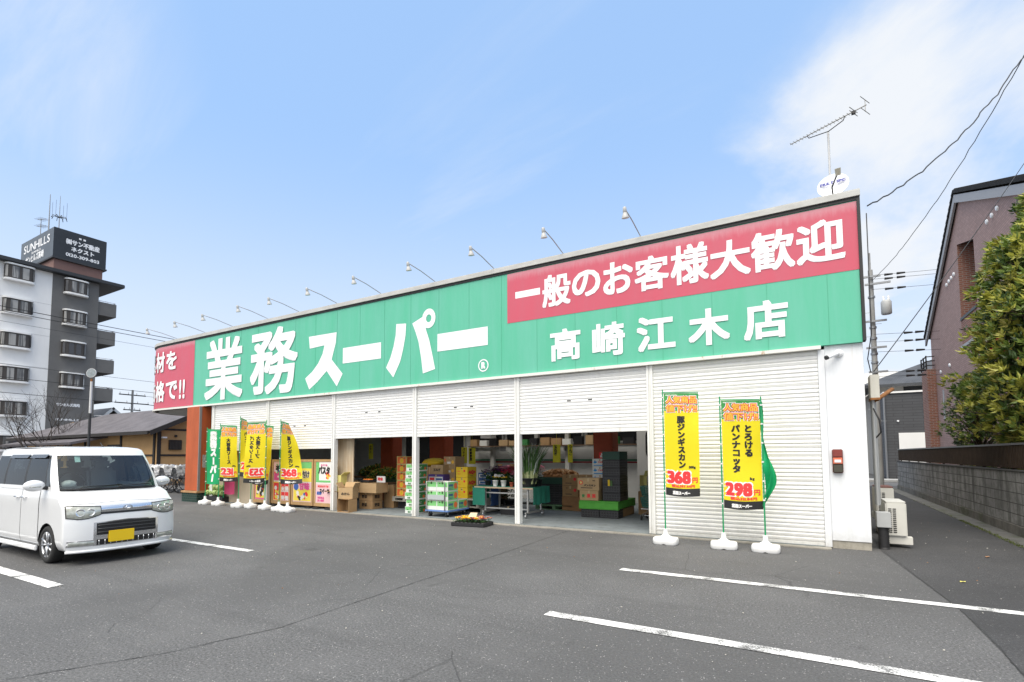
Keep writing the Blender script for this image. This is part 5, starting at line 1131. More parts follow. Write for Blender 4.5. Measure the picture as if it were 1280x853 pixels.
# ================================================================== leafy vegetables on a table behind the plywood
WOODT = M('table_wood', (.22, .12, .06), .7, var=.3, vs_=5)
t = thing('display_table', 'wooden display table heaped with leafy vegetables behind the cartons', 'table', (-13, 13.5, .03)); mb = MB(); mb.box(-14.4, -11.7, 13.1, 14.3, .78, .84); build(mb, 'table_top', WOODT, t)
for x in (-14.3, -11.8):
    for y in (13.16, 14.2): mb = MB(); mb.box(x-.035, x+.035, y-.035, y+.035, .03, .779); build(mb, 'leg', WOODT, t)
LEAFS = [M('veg_green', (.05, .14, .02), .6, var=.3), M('veg_yellow', (.30, .28, .04), .6), M('veg_orange', (.40, .16, .02), .6), M('veg_dark', (.02, .06, .015), .6)]
def leafheap(cx, cy, z, rx, ry, rz_, n, s, cols, name, label, mats=LEAFS, cat=None, kind=None):
    mb = MB()
    for i in range(n):
        a, q = random.uniform(0, 6.3), math.sqrt(random.random()); x, y = cx+rx*q*math.cos(a), cy+ry*q*math.sin(a); zt = z+rz_*math.sqrt(max(0, 1-q*q))*random.uniform(.6, 1.05)
        d = Vector((random.gauss(0, 1), random.gauss(0, 1), random.gauss(.5, .6))).normalized(); e = d.cross(Vector((random.gauss(0, 1), random.gauss(0, 1), 1))).normalized(); k = s*random.uniform(.6, 1.3); c0 = Vector((x, y, zt))
        mi = cols[0] if len(cols) == 1 else random.choice(cols)
        mb.add([c0, c0+d*k*.5+e*k*.3, c0+d*k, c0+d*k*.5-e*k*.3], [(0, 1, 2, 3)], mi)
    o = build(mb, name, mats, recalc=False)
    return tag(o, label, cat, None, kind)
leafheap(-13.0, 13.65, .85, 1.3, .55, .36, 2600, .13, (0, 0, 1, 2, 3), 'leafy_greens', None, kind='stuff')
mb = MB(); mb.ball((-13.0, 13.65, .845), (1.25, .5, .3), 20); tag(build(mb, 'vegetable_mound', LEAFS[3]), 'dark mound of vegetables under the loose leaves on the display table', 'vegetables')

# ================================================================== flower table
GCL = M('cloth_green', (.012, .165, .115), .85, var=.15, vs_=3); FRM = M('frame_steel', (.42, .42, .41), .4, .5)
TB0, TB1, TBY0, TBY1 = -7.42, -5.72, 10.90, 11.75
t = thing('flower_table', 'wheeled display table with green cloth top carrying potted flowers', 'table', ((TB0+TB1)/2, 11.3, .03))
mb = MB(); mb.box(TB0, TB1, TBY0, TBY1, .73, .765); build(mb, 'table_top', M('table_edge', (.50, .38, .26), .8, var=.3), t)
mb = MB(); mb.box(TB0-.01, TB1+.012, TBY0+.02, TBY1, .767, .775); build(mb, 'cloth_top', GCL, t)
def drape(x, y0, y1, z0, z1, name):
    mb = MB(); v = []; n = 16
    for j in range(5):
        for i in range(n+1):
            y = y0+(y1-y0)*i/n; z = z1+(z0-z1)*j/4; v.append((x+.02*math.sin(i*1.3)*j/4, y, z+.01*math.sin(i*.9)*(j == 4)))
    mb.add(v, [(j*(n+1)+i, j*(n+1)+i+1, (j+1)*(n+1)+i+1, (j+1)*(n+1)+i) for j in range(4) for i in range(n)], 0, True); build(mb, name, GCL, t, recalc=False)
drape(TB1+.02, TBY0-.03, TBY1+.02, .36, .776, 'cloth_end'); drape(TB0-.02, TBY0-.03, TBY1+.02, .30, .776, 'cloth_end')
mb = MB(); mb.box(TB0-.02, TB0+.35, TBY0-.032, TBY0-.026, .30, .74); build(mb, 'cloth_flap', GCL, t)
mb = MB()
for x in (TB0+.30, TB1-.18):
    for y in (TBY0+.08, TBY1-.08): mb.box(x-.02, x+.02, y-.02, y+.02, .14, .73)
    mb.box(x-.018, x+.018, TBY0-.05, TBY1+.05, .14, .175)
mb.box(TB0+.3, TB1-.18, TBY0+.07, TBY0+.10, .22, .25); mb.box(TB0+.3, TB1-.18, TBY0+.07, TBY0+.10, .60, .63); build(mb, 'steel_frame', FRM, t)
for x in (TB0+.30, TB1-.18):
    for y in (TBY0-.02, TBY1+.02): mb = MB(); mb.cyl((x-.012, y, .08), (x+.012, y, .08), .05, n=12); mb.box(x-.018, x+.018, y-.01, y+.01, .085, .15); build(mb, 'caster', CHR, t)
PETY = M('petal_yellow', (.85, .58, .01), .6); PETP = M('petal_pink', (.72, .25, .35), .6); PETR = M('petal_red', (.60, .03, .09), .6); PETO = M('petal_orange', (.82, .26, .02), .6); PETV = M('petal_violet', (.12, .02, .12), .6); PETW = M('petal_white', (.78, .76, .74), .6); LG = M('leaf_pot', (.035, .11, .02), .6, var=.4)
def pot(x, y, z, r, h_, mat, flower, label, n=40, fr=.07, fh=.07, leafn=60, group=None, ps=.02):
    t = thing('potted_flower', label, 'potted flower', (x, y, z), 0, group)
    mb = MB(); mb.lathe([(r*.72, 0), (r*.97, h_*.9), (r*1.03, h_*.9), (r*1.03, h_), (r*.9, h_), (r*.88, h_*.9)], (0, 0, 0), 16); build(mb, 'pot', mat, t, local=True)
    mb = MB()
    for i in range(leafn):
        a, q = random.uniform(0, 6.3), random.uniform(.2, 1)*fr; c0 = Vector((q*math.cos(a), q*math.sin(a), h_+random.uniform(0, fh*.8))); d = Vector((math.cos(a), math.sin(a), random.uniform(-.2, .8))).normalized(); e = d.cross(Vector((0, 0, 1))).normalized(); k = ps*1.8
        mb.add([c0, c0+d*k*.5+e*k*.35, c0+d*k, c0+d*k*.5-e*k*.35], [(0, 1, 2, 3)])
    build(mb, 'leaves', LG, t, local=True, recalc=False)
    if flower:
        mb = MB()
        for i in range(n):
            a, q = random.uniform(0, 6.3), math.sqrt(random.random())*fr; c0 = Vector((q*math.cos(a), q*math.sin(a), h_+fh*random.uniform(.65, 1.0)))
            for k in range(5):
                b_ = a+k*1.257; mb.add([c0, c0+Vector((math.cos(b_-.5), math.sin(b_-.5), .25))*ps, c0+Vector((math.cos(b_), math.sin(b_), .35))*ps*1.3, c0+Vector((math.cos(b_+.5), math.sin(b_+.5), .25))*ps], [(0, 1, 2, 3)])
        build(mb, 'blossom', flower, t, local=True, recalc=False)
    return t
PWH = M('pot_white', (.78, .78, .77), .4); PTC = M('pot_terracotta', (.42, .09, .04), .7); PPK = M('pot_pink', (.70, .16, .40), .5); PBK = M('pot_black', (.02, .02, .022), .5)
pot(-6.83, 10.99, .776, .075, .15, PWH, PETY, 'yellow flowers in a white pot, left of the two on the green table', 26, .085, .09)
pot(-6.59, 10.99, .776, .075, .15, PWH, PETY, 'yellow flowers in a white pot, right of the two on the green table', 26, .085, .09)
pot(-6.36, 10.99, .776, .055, .11, PTC, None, 'small terracotta pot with green shoots on the green table', 0, .06, .10)
pot(-6.17, 10.98, .776, .05, .10, PPK, PETP, 'small pink pot beside the white post on the green table', 12, .06, .14)
pot(-6.62, 11.2, .776, .10, .13, PBK, PETR, 'deep pink cyclamen in a black pot behind the white pots', 40, .15, .28, 120, ps=.035)
for i, (x, y) in enumerate(((-6.35, 11.25), (-6.15, 11.4), (-6.45, 11.5), (-6.05, 11.2))): pot(x, y, .776, .10, .13, PBK, PETP, 'pale pink flowers in a black pot, '+('front left', 'back right', 'back left', 'front right')[i]+' of the pink group', 60, .16, .24, 110, ps=.03)
for i, (x, y) in enumerate(((-7.25, 11.3), (-7.0, 11.5), (-7.15, 11.65), (-6.85, 11.35), (-6.8, 11.62))): pot(x, y, .776, .09, .12, PBK, PETV, 'dark leaved plant in a black pot, '+('first', 'second', 'third', 'fourth', 'fifth')[i]+' from the left on the green table', 30, .16, .30, 170, ps=.045)
for i, x in enumerate((-7.22, -6.85)):
    mb = MB(); mb.box(x, x+.14, 11.74, 11.75, 1.15, 1.32); mb.box(x+.065, x+.075, 11.745, 11.755, .776, 1.149); tag(build(mb, 'price_card', KR), ('left' if i == 0 else 'right')+' small brown card on a stick behind the dark leaved plants', 'card')
mb = MB(); mb.box(-7.05, -6.72, 11.28, 11.29, 1.0, 1.07); tag(build(mb, 'name_strip', PAPER), 'white paper strip among the dark leaved plants', 'card')
carton('black box on the floor under the flower table', -6.9, 11.35, .03, .45, .35, .22, DARK, group=None)

# leeks in black tubs, onions on crates
LK = [M('leek_green', (.07, .16, .035), .5, var=.4, vs_=8), M('leek_pale', (.42, .46, .22), .5), M('leek_film', (.45, .50, .45), .25)]
t = thing('leek_bundle', 'tall bundle of leeks standing in a black tub on the green table', 'vegetables', (-5.95, 11.1, .776))
mb = MB(); mb.lathe([(.16, 0), (.22, .2), (.23, .2), (.23, .22), (.2, .22)], (0, 0, 0), 20); build(mb, 'tub', PBK, t, local=True)
mb = MB()
for i in range(330):
    a, q = random.uniform(0, 6.3), math.sqrt(random.random())*.19; x, y = q*math.cos(a), q*math.sin(a); h_ = random.uniform(.75, 1.10); ox, oy = x*1.0+random.gauss(0, .06), y*1.0+random.gauss(0, .06)
    pts = [(x, y, .08), (x+ox*.25, y+oy*.25, h_*.4), (x+ox*.6, y+oy*.6, h_*.75), (x+ox*1.3, y+oy*1.3, h_)]; wd = random.uniform(.008, .018); b_ = random.uniform(0, 3.1); dx, dy = wd*math.cos(b_), wd*math.sin(b_)
    v = []
    for k, p in enumerate(pts): s_ = (1, 1, .9, .2)[k]; v += [(p[0]-dx*s_, p[1]-dy*s_, p[2]), (p[0]+dx*s_, p[1]+dy*s_, p[2])]
    mi = random.choice((0, 0, 0, 2)); mb.add(v[:4], [(0, 1, 3, 2)], 1); mb.add(v[2:], [(0, 1, 3, 2), (2, 3, 5, 4)], mi)
build(mb, 'leaves', LK, t, local=True, recalc=False)
for i, (x, y) in enumerate(((-6.25, 11.6), (-5.95, 11.6))): pot(x, y, .776, .12, .16, PBK, PETW, ('left' if i == 0 else 'right')+' black tub of white flowers behind the leeks', 40, .17, .14, 90, ps=.025)
def crate(x0, y0, z0, w_, d_, h_, mat, label, group, mat2=None):
    t = thing('plastic_crate', label, 'crate', (x0+w_/2, y0+d_/2, z0), 0, group); mb = MB(); a, b, th = w_/2, d_/2, .015
    mb.box(-a, a, -b, b, 0, th); mb.box(-a, a, -b, -b+th, th, h_-.012); mb.box(-a, a, b-th, b, th, h_-.012); mb.box(-a, -a+th, -b+th, b-th, th, h_-.012); mb.box(a-th, a, -b+th, b-th, th, h_-.012); build(mb, 'shell', mat, t, local=True)
    mb = MB()
    for z in (.02, h_*.38, h_*.72): mb.box(-a-.006, a+.006, -b-.006, -b-.0005, z, z+.022); mb.box(a+.0005, a+.006, -b, b, z, z+.022)
    for i in range(7): x = -a+.01+i*(w_-.04)/6; mb.box(x, x+.02, -b-.005, -b-.001, .045, h_*.7)
    for i in range(6): y = -b+.01+i*(d_-.04)/5; mb.box(a+.001, a+.005, y, y+.02, .045, h_*.7)
    build(mb, 'ribs', mat2 or (M('rib_black', (.035, .035, .038), .4) if mat is BLK else mat), t, local=True)
    mb = MB(); mb.box(-a-.012, a+.012, -b-.012, -b+.02, h_-.0118, h_-.002); mb.box(-a-.012, a+.012, b-.02, b+.012, h_-.0118, h_-.002); mb.box(-a-.012, -a+.02, -b+.02, b-.02, h_-.0118, h_-.002); mb.box(a-.02, a+.012, -b+.02, b-.02, h_-.0118, h_-.002); build(mb, 'rim', mat2 or mat, t, local=True)
    return t
BLK = M('crate_black', (.012, .012, .014), .45, var=.2); GRC = M('crate_green', (.015, .07, .045), .5); GRP = M('pallet_green', (.08, .36, .04), .7, var=.2)
pallet(-6.75, 13.0, .03, 1.15, .9, M('pallet_sage', (.16, .30, .16), .7, var=.2), 'sage green pallet under the onion crates', .14)
for i in range(4): crate(-6.7, 13.05, .175+i*.19, 1.05, .7, .19, BLK if i < 3 else GRC, ('lowest', 'second', 'third', 'topmost')[i]+' crate in the low pile holding the onions', 'onion crates', None)
ON = [M('onion_skin', (.42, .20, .07), .5, var=.4, vs_=30), M('onion_pale', (.55, .38, .20), .5)]
mb = MB(); mb.ball((-6.15, 13.4, .93), (.55, .33, .14), 14); tag(build(mb, 'onion_net', M('onion_net', (.30, .14, .05), .8)), 'brown net sack of onions inside the topmost onion crate', 'sack')
for i in range(150):
    a, q = random.uniform(0, 6.3), math.sqrt(random.random()); x, y = -6.15+.53*q*math.cos(a), 13.4+.32*q*math.sin(a); z = .97+.15*math.sqrt(1-q*q)
    if i == 0 or i % 30 == 0: mb = MB(); mb.lathe([(.004, -.038), (.03, -.03), (.041, 0), (.03, .03), (.01, .042), (.006, .06)], (0, 0, 0), 8, random.choice((0, 0, 1))); pr = build(mb, 'onion', ON, local=True); tag(pr, 'brown onion in the heap on the crates', 'onion', 'onions heaped on the crates'); o = pr
    else: o = dup(pr)
    o.location = (x, y, z); o.rotation_euler = (random.uniform(-1, 1), random.uniform(-1, 1), a)
# brown cartons right of the onions
t = thing('wooden_box', 'orange brown wooden box under the four brown cartons', 'wooden box', (-5.45, 13.2, .03)); mb = MB(); mb.box(-5.92, -4.95, 13.0, 13.45, .03, .41); build(mb, 'body', M('wood_orange', (.36, .19, .08), .7, var=.25, vs_=5), t, bevel=.006)
for i in range(2):
    for j in range(2): carton(('left' if i == 0 else 'right')+' brown carton in the '+('lower' if j == 0 else 'upper')+' row above the wooden box', -5.91+i*.48, 13.02, .413+j*.3, .465, .42, .297, KR, lambda mb, fn, w_, h_: (disc(mb, fn, w_*.8, h_*.6, .045, 2), rect(mb, fn, w_*.2, h_*.2, w_*.6, h_*.26, 3), rect(mb, fn, w_*.25, h_*.75, w_*.33, h_*.82, 3)), group='brown cartons above the wooden box')
# green pallet with crates
for i in range(2): crate(-4.88+i*.48, 11.86, .03, .455, .36, .20, BLK, ('left' if i == 0 else 'right')+' black crate in the bottom row below the green pallet', 'black crates')
mb = MB(); mb.box(-4.88, -3.96, 12.25, 13.2, .03, .225); tag(build(mb, 'carton', KR, bevel=.005), 'flattened brown carton pile under the back of the green pallet', 'carton')
pallet(-4.93, 11.84, .235, 1.0, 1.4, GRP, 'bright green plastic pallet on black crates', .20, True)
names = ['bottom', 'second', 'third', 'fourth', 'fifth', 'topmost']
for i in range(6): crate(-4.36, 11.98, .438+i*.2, .43, .62, .198, BLK if i < 5 else GRC, (names[i]+' crate of the tall black crate tower on the green pallet'), 'crates of the tall tower')
mb = MB(); fn = plane((-4.22, 11.955, .80), (1, 0, 0)); rect(mb, fn, 0, 0, .05, .15, 0, .004); rect(mb, fn, .06, .0, .11, .13, 1, .004); tag(build(mb, 'hang_tag', [CY, LK[0]], recalc=False), 'yellow and green tag hanging on the tall crate tower', 'tag')
def d_pump(mb, fn, w_, h_): disc(mb, fn, w_*.16, h_*.62, h_*.17, 2); disc(mb, fn, w_*.16, h_*.62, h_*.10, 12, .0016); line(mb, fn, 'パンプキン'.replace('プ', 'ス'), w_*.3, h_*.32, h_*.2, w_*.55, .004, 3, .002); rect(mb, fn, w_*.15, h_*.16, w_*.7, h_*.22, 3); line(mb, fn, '食品', w_*.7, h_*.75, h_*.12, bold=.001, mi=3, h=.002)
def d_rel(mb, fn, w_, h_): line(mb, fn, '青', w_*.1, h_*.3, h_*.35, bold=.003, mi=6, h=.002); line(mb, fn, '果', w_*.38, h_*.3, h_*.4, bold=.005, mi=2, h=.002); line(mb, fn, '菜', w_*.66, h_*.3, h_*.4, bold=.005, mi=2, h=.002)
carton('tan carton with red characters directly on the green pallet', -4.93, 11.9, .438, .48, .36, .245, KR2, d_rel, group=None)
carton('wide tan carton with red emblem, second on the green pallet', -4.98, 11.88, .686, .56, .38, .30, KR2, d_pump, group=None)
def d_hok(mb, fn, w_, h_):
    p = [(.06, .55), (.12, .72), (.16, .9), (.2, .68), (.3, .62), (.24, .48), (.16, .4), (.1, .44)]; mb.add([fn(a*w_*1.1, b*h_, .001) for a, b in p], [tuple(range(len(p)))], 10)
    line(mb, fn, 'じゃがいも', w_*.38, h_*.5, h_*.26, w_*.55, .003, 2, .002); rect(mb, fn, w_*.08, h_*.12, w_*.92, h_*.24, 10)
carton('kraft carton supporting the white potato cartons', -4.76, 12.36, .438, .40, .4, .40, KR, group=None)
for i in range(3): carton(('lowest', 'middle', 'topmost')[i]+' white potato carton with blue island print', -4.76, 12.34, .842+i*.205, .40, .4, .202, CW, d_hok, group='white potato cartons')
carton('small red and white carton on top of the potato cartons', -4.60, 12.40, 1.46, .26, .3, .16, FRD, lambda mb, fn, w_, h_: (rect(mb, fn, .03, .03, w_-.03, h_*.5, 4), line(mb, fn, '菓子', w_*.2, h_*.55, h_*.35, bold=.003, mi=4, h=.002)), group=None)
# hanging yellow notices
for i, (x, y, zz_, wd) in enumerate(((-9.4, 13.5, 1.28, .26), (-6.42, 13.5, 1.34, .24), (-5.95, 13.5, 1.34, .15), (-13.2, 12.9, 1.45, .2), (-9.75, 13.6, 1.3, .22))):
    mb = MB(); mb.box(x, x+wd, y, y+.008, zz_, zz_+.52); fn = plane((x, y-.001, zz_), (1, 0, 0)); line(mb, fn, ('新鮮野菜', '玉ねぎ', 'りんご', 'レタス', 'バナナ')[i], .04, .5, .10, bold=.004, mi=1, vert=True)
    mb.cyl((x+wd/2, y+.004, zz_+.52), (x+wd/2, y+.004, 3.3), .004, n=4); tag(build(mb, 'hanging_notice', [M('notice_yellow', (.62, .60, .03), .7), FBL], recalc=False), 'hanging yellow notice '+('beside the yellow cartons', 'left of the pair above the onions', 'right of the pair above the onions', 'above the leafy vegetables', 'just left of the notice beside the yellow cartons')[i], 'notice')
mb = MB(); mb.box(-7.02, -6.72, 10.6, 10.85, 1.98, 2.2); mb.cyl((-6.87, 10.7, 2.2), (-6.87, 10.7, 3.3), .01, n=5); tag(build(mb, 'speaker_box', PAPER), 'small white box hanging under the shutter beside the post', 'box')
# carton leaning, shopping trolley with baskets
open_carton('yellow green tilted carton behind the shopping baskets', -3.75, 13.0, .62, .55, .45, .4, rz=.5, flaps=((0, 1), (1, -1)), ang=40, body=CYP)
carton('kraft carton under the tilted yellow green carton', -3.8, 13.05, .03, .6, .45, .585, KR, group=None)
BSK = M('basket_green', (.025, .13, .10), .5)
t = thing('basket_trolley', 'shopping trolley with stacked green baskets beside the right post', 'shopping trolley', (-3.2, 12.15, .03))
mb = MB()
for dx in (-.2, .2):
    mb.tube([(dx, -.28, .12), (dx, .25, .14), (dx, .32, .95), (dx, .40, 1.0)], .012, 6)
mb.tube([(-.2, .40, 1.0), (.2, .40, 1.0)], .014, 6); mb.tube([(-.2, -.28, .12), (.2, -.28, .12)], .012, 6); mb.box(-.2, .2, -.28, .25, .26, .275); build(mb, 'frame', CHR, t, local=True)
for dx in (-.2, .2):
    for dy in (-.25, .22): mb = MB(); mb.cyl((dx-.012, dy, .055), (dx+.012, dy, .055), .052, n=12); build(mb, 'wheel', M('rubber', (.02, .02, .02), .8), t, local=True)
def basket(mb, z):
    a0, b0, a1, b1, h_ = .20, .14, .24, .18, .21
    for k in range(6):
        f_ = k/5; a, b, zz_ = a0+(a1-a0)*f_, b0+(b1-b0)*f_, z+h_*f_; th = .012 if k < 5 else .02
        mb.box(-a, a, -b, -b+th, zz_, zz_+.016); mb.box(-a, a, b-th, b, zz_, zz_+.016); mb.box(-a, -a+th, -b+th, b-th, zz_, zz_+.016); mb.box(a-th, a, -b+th, b-th, zz_, zz_+.016)
    for i in range(11):
        u = -1+i*.2; mb.cyl((u*a0, -b0, z), (u*a1, -b1, z+h_), .008, n=4); mb.cyl((u*a0, b0, z), (u*a1, b1, z+h_), .008, n=4)
    for i in range(7):
        u = -1+i/3; mb.cyl((-a0, u*b0, z), (-a1, u*b1, z+h_), .008, n=4); mb.cyl((a0, u*b0, z), (a1, u*b1, z+h_), .008, n=4)
    mb.box(-a0, a0, -b0, b0, z-.008, z-.001)
mb = MB(); basket(mb, .30); build(mb, 'lower_basket', BSK, t, local=True); mb = MB(); basket(mb, .56); build(mb, 'upper_basket', BSK, t, local=True)
mb = MB(); mb.ball((0, 0, .68), (.18, .13, .14), 12, 0, .15); build(mb, 'basket_goods', M('bag_goods', (.45, .40, .30), .6, var=.6, vs_=12), t, local=True)

# pansy tray on the ground
t = thing('flower_tray', 'black tray of mixed pansies on the asphalt edge', 'flower tray', (-6.5, 9.48, .005), .12)
mb = MB(); mb.box(-.40, .40, -.24, .24, 0, .012)
for s_ in (-1, 1): mb.box(-.40, .40, s_*.24-.01, s_*.24+.01, .0125, .075); mb.box(s_*.40-.01, s_*.40+.01, -.229, .229, .0125, .075)
build(mb, 'tray', PBK, t, local=True)
for i in range(8):
    for j in range(5):
        x, y = -.35+i*.1, -.19+j*.095; mb = MB(); mb.lathe([(.026, .013), (.044, .085), (.038, .085)], (x, y, 0), 8); pt = build(mb, 'pot', PBK, t, local=True)
mb = MB()
for i in range(900):
    c0 = Vector((random.uniform(-.38, .38), random.uniform(-.22, .22), random.uniform(.08, .14))); a = random.uniform(0, 6.3); d = Vector((math.cos(a), math.sin(a), random.uniform(0, .9))).normalized(); e = d.cross(Vector((0, 0, 1))).normalized(); k = .035
    mb.add([c0, c0+d*k*.5+e*k*.3, c0+d*k, c0+d*k*.5-e*k*.3], [(0, 1, 2, 3)])
build(mb, 'leaves', LG, t, local=True, recalc=False)
for nm, mt, cnt, x0, x1 in (('yellow_blossom', PETY, 60, -.38, .25), ('orange_blossom', PETO, 34, -.38, .38), ('violet_blossom', PETV, 18, -.1, .38), ('red_blossom', PETR, 16, 0, .38), ('white_blossom', PETW, 12, -.1, .36)):
    mb = MB()
    for i in range(cnt):
        c0 = Vector((random.uniform(x0, x1), random.uniform(-.21, .21), random.uniform(.14, .18))); a = random.uniform(0, 6.3)
        for k in range(5): b_ = a+k*1.257; s_ = .034; mb.add([c0, c0+Vector((math.cos(b_-.55), math.sin(b_-.55), .3))*s_, c0+Vector((math.cos(b_), math.sin(b_), .45))*s_*1.15, c0+Vector((math.cos(b_+.55), math.sin(b_+.55), .3))*s_], [(0, 1, 2, 3)])
    build(mb, nm, mt, t, local=True, recalc=False)
mb = MB(); mb.add([(-.12, .02, .17), (.06, .06, .17), (.08, .1, .27), (-.08, .07, .27)], [(0, 1, 2, 3)]); build(mb, 'price_card', M('card_cream', (.68, .55, .38), .8), t, local=True, recalc=False)

# cabbages by the pillar
CAB = [M('cabbage_pale', (.42, .50, .20), .6, var=.35, vs_=14, dark=(.16, .30, .07)), M('cabbage_leaf', (.14, .28, .06), .6, var=.3)]
t = thing('black_stand', 'low black stand under the cabbages beside the pillar', 'stand', (-17.5, 10.4, 0)); mb = MB(); mb.box(-17.98, -16.9, 9.98, 10.5, .01, .22); build(mb, 'body', DARK, t, bevel=.01)
for i, (x, y, z) in enumerate([(-17.86+.2*k, 10.06+.0*k, .33) for k in range(5)]+[(-17.8+.21*k, 10.12, .50) for k in range(4)]+[(-17.85+.2*k, 10.28, .36) for k in range(4)]):
    mb = MB(); mb.ball((0, 0, 0), (.105, .105, .095), 12, 0, .05)
    for k in range(6):
        a = k*1.05; c_, s_ = math.cos(a), math.sin(a); mb.add([(.05*c_, .05*s_, -.08), (.11*c_-.05*s_, .11*s_+.05*c_, -.02), (.10*c_, .10*s_, .06), (.11*c_+.05*s_, .11*s_-.05*c_, -.02)], [(0, 1, 2, 3)], 1)
    o = build(mb, 'cabbage', CAB, local=True); o.location = (x, y, z); o.rotation_euler = (random.uniform(-.4, .4), random.uniform(-.4, .4), i); tag(o, 'pale green cabbage in the heap beside the orange pillar', 'cabbage', 'cabbages heaped by the pillar')

# ================================================================== fittings on the building
LAMPG = M('lamp_grey', (.50, .50, .49), .5, .1)
def sign_lamp(first=None):
    t = thing('sign_lamp', '', 'sign lamp', (0, 0, 0), 0, 'floodlights along the roof edge')
    mb = MB(); mb.tube([(0, .12, -.05), (0, .05, .02), (0, -.02, .06), (0, -.55, .16), (0, -1.02, .21)], .011, 6); build(mb, 'arm', M('lamp_arm', (.40, .40, .40), .5, .2), t, local=True)
    mb = MB(); mb.lathe([(.025, 0), (.035, .02), (.038, .09), (.033, .10)], (0, -1.03, .23), 10, axis=(0, .22, -1)); hd = build(mb, 'lamp_head', LAMPG, t, local=True)
    mb = MB(); mb.lathe([(.034, .101), (.052, .15), (.069, .195), (.069, .203)], (0, -1.03, .23), 12, axis=(0, .22, -1)); build(mb, 'reflector', LAMPG, hd, local=True)
    return t
LX = [-2.77, -4.48, -6.26, -8.02, -9.88, -11.6, -13.27, -14.8, -16.7, -18.35, -20.2]
lp = sign_lamp(); words = ['first', 'second', 'third', 'fourth', 'fifth', 'sixth', 'seventh', 'eighth', 'ninth', 'tenth', 'eleventh']
for i, x in enumerate(LX):
    o = lp if i == 0 else dup(lp); o.location = (x, YF+.06, ZS1+.16); o.rotation_euler = (0, 0, random.uniform(-.03, .03)); o['label'] = 'grey floodlight on a thin arm over the sign, '+words[i]+' counted from the right end'
t = thing('satellite_dish', 'white satellite dish with blue lettering behind the roof edge at the right end', 'satellite dish', (.52, 10.5, 5.6))
DN = Vector((-.12, -1, .32)).normalized(); DC = Vector((.55, 10.42, 6.25))
mb = MB(); mb.lathe([(.001, 0), (.10, .006), (.18, .022), (.235, .045), (.24, .047), (.235, .035), (.15, -.01), (.001, -.02)], DC, 28, axis=DN); ds = build(mb, 'dish', WHITEL, t)
dx_ = Vector((1, -.12, 0)).normalized(); dz_ = DN.cross(dx_)*-1; dz_ = dz_ if dz_.z > 0 else -dz_
mb = MB(); line(mb, lambda a, b, h: DC+dx_*a+dz_*b+DN*(h+.05), 'MULTI SPC', -.19, .03, .075, .38, .007, 0, .0); build(mb, 'lettering', M('print_navy', (.02, .03, .25), .5), ds, recalc=False)
mb = MB(); mb.tube([DC-dz_*.22, DC-dz_*.18+DN*.2, DC-dz_*.02+DN*.34+dx_*.10], .012, 6); build(mb, 'feed_arm', DARK, t)
mb = MB(); mb.cyl(DC-dz_*.05+DN*.30+dx_*.10, DC+dz_*.03+DN*.38+dx_*.10, .04, .045, 12); build(mb, 'feed_horn', M('horn_beige', (.45, .42, .33), .5), t)
mb = MB(); mb.cyl((.53, 10.52, 5.6), (.53, 10.52, 6.3), .02, n=8); build(mb, 'bracket', LAMPG, t)
t = thing('roof_aerial', 'long yagi television aerial on a thin mast above the right end', 'aerial', (.52, 10.6, 5.6))
mb = MB(); mb.cyl((.52, 10.6, 5.6), (.52, 10.6, 7.38), .018, n=8); build(mb, 'mast', POLE, t)
B0, B1 = Vector((-.08, 10.78, 7.42)), Vector((1.06, 10.17, 7.42)); bd = (B1-B0).normalized(); bn = bd.cross(Vector((0, 0, 1)))
AL = M('aerial_alloy', (.34, .32, .28), .4, .5); mb = MB(); mb.cyl(B0, B1, .009, n=6); bo = build(mb, 'boom', AL, t)
mb = MB()
for i in range(17):
    c0 = B0+bd*(.02+i*.062); mb.cyl(c0-bn*.055, c0+bn*.055, .004, n=4)
for z in (-.10, .10):
    for q in (0, .09): c0 = B1-bd*.02+Vector((0, 0, z)); mb.cyl(c0-bn*.16, c0+bn*.16, .005, n=4)
mb.cyl(B1-bd*.02-Vector((0, 0, .11)), B1-bd*.02+Vector((0, 0, .11)), .006, n=4); c0 = B1-bd*.2
for z in (-.03, .03): mb.cyl(c0-bn*.14+Vector((0, 0, z)), c0+bn*.14+Vector((0, 0, z)), .006, n=4)
build(mb, 'elements', AL, bo)
mb = MB(); c0 = B0.lerp(B1, .24); c1 = B0.lerp(B1, .74); mb.tube([c0, c0-Vector((0, 0, .06))+bd*.03, Vector((.52, 10.46, 7.30)), c1-Vector((0, 0, .06))-bd*.03, c1], .008, 6); build(mb, 'stay', DARK, t)
mb = MB(); c0 = B1-bd*.2; mb.obox(c0-Vector((0, 0, .02)), (.06, .05, .05)); build(mb, 'feed_box', DARK, t)
# camera, alarm box
t = thing('security_camera', 'small white bullet security camera under the sign at the right end', 'camera', (.46, 10.04, 3.2))
mb = MB(); mb.lathe([(.065, 0), (.065, .03), (.05, .05), (.02, .06)], (.50, 10.044, 3.22), 16, axis=(0, -1, 0)); build(mb, 'mount', WHITEL, t)
mb = MB(); mb.cyl((.49, 9.98, 3.22), (.33, 9.86, 3.14), .034, n=14); bb = build(mb, 'camera_body', WHITEL, t)
mb = MB(); mb.cyl((.335, 9.864, 3.143), (.31, 9.845, 3.131), .036, n=14); build(mb, 'lens', DARK, bb)
t = thing('alarm_box', 'small red and brown box with a lit white window on the white end wall', 'alarm box', (.42, 10.03, 1.24))
RB = M('alarm_red', (.26, .05, .04), .4, var=.3); mb = MB(); mb.box(.345, .495, 9.985, 10.043, 1.235, 1.625); build(mb, 'case', M('alarm_case', (.16, .04, .03), .5), t, bevel=.012)
mb = MB(); mb.box(.352, .488, 9.965, 9.984, 1.50, 1.618); build(mb, 'red_lens', RB, t, bevel=.008)
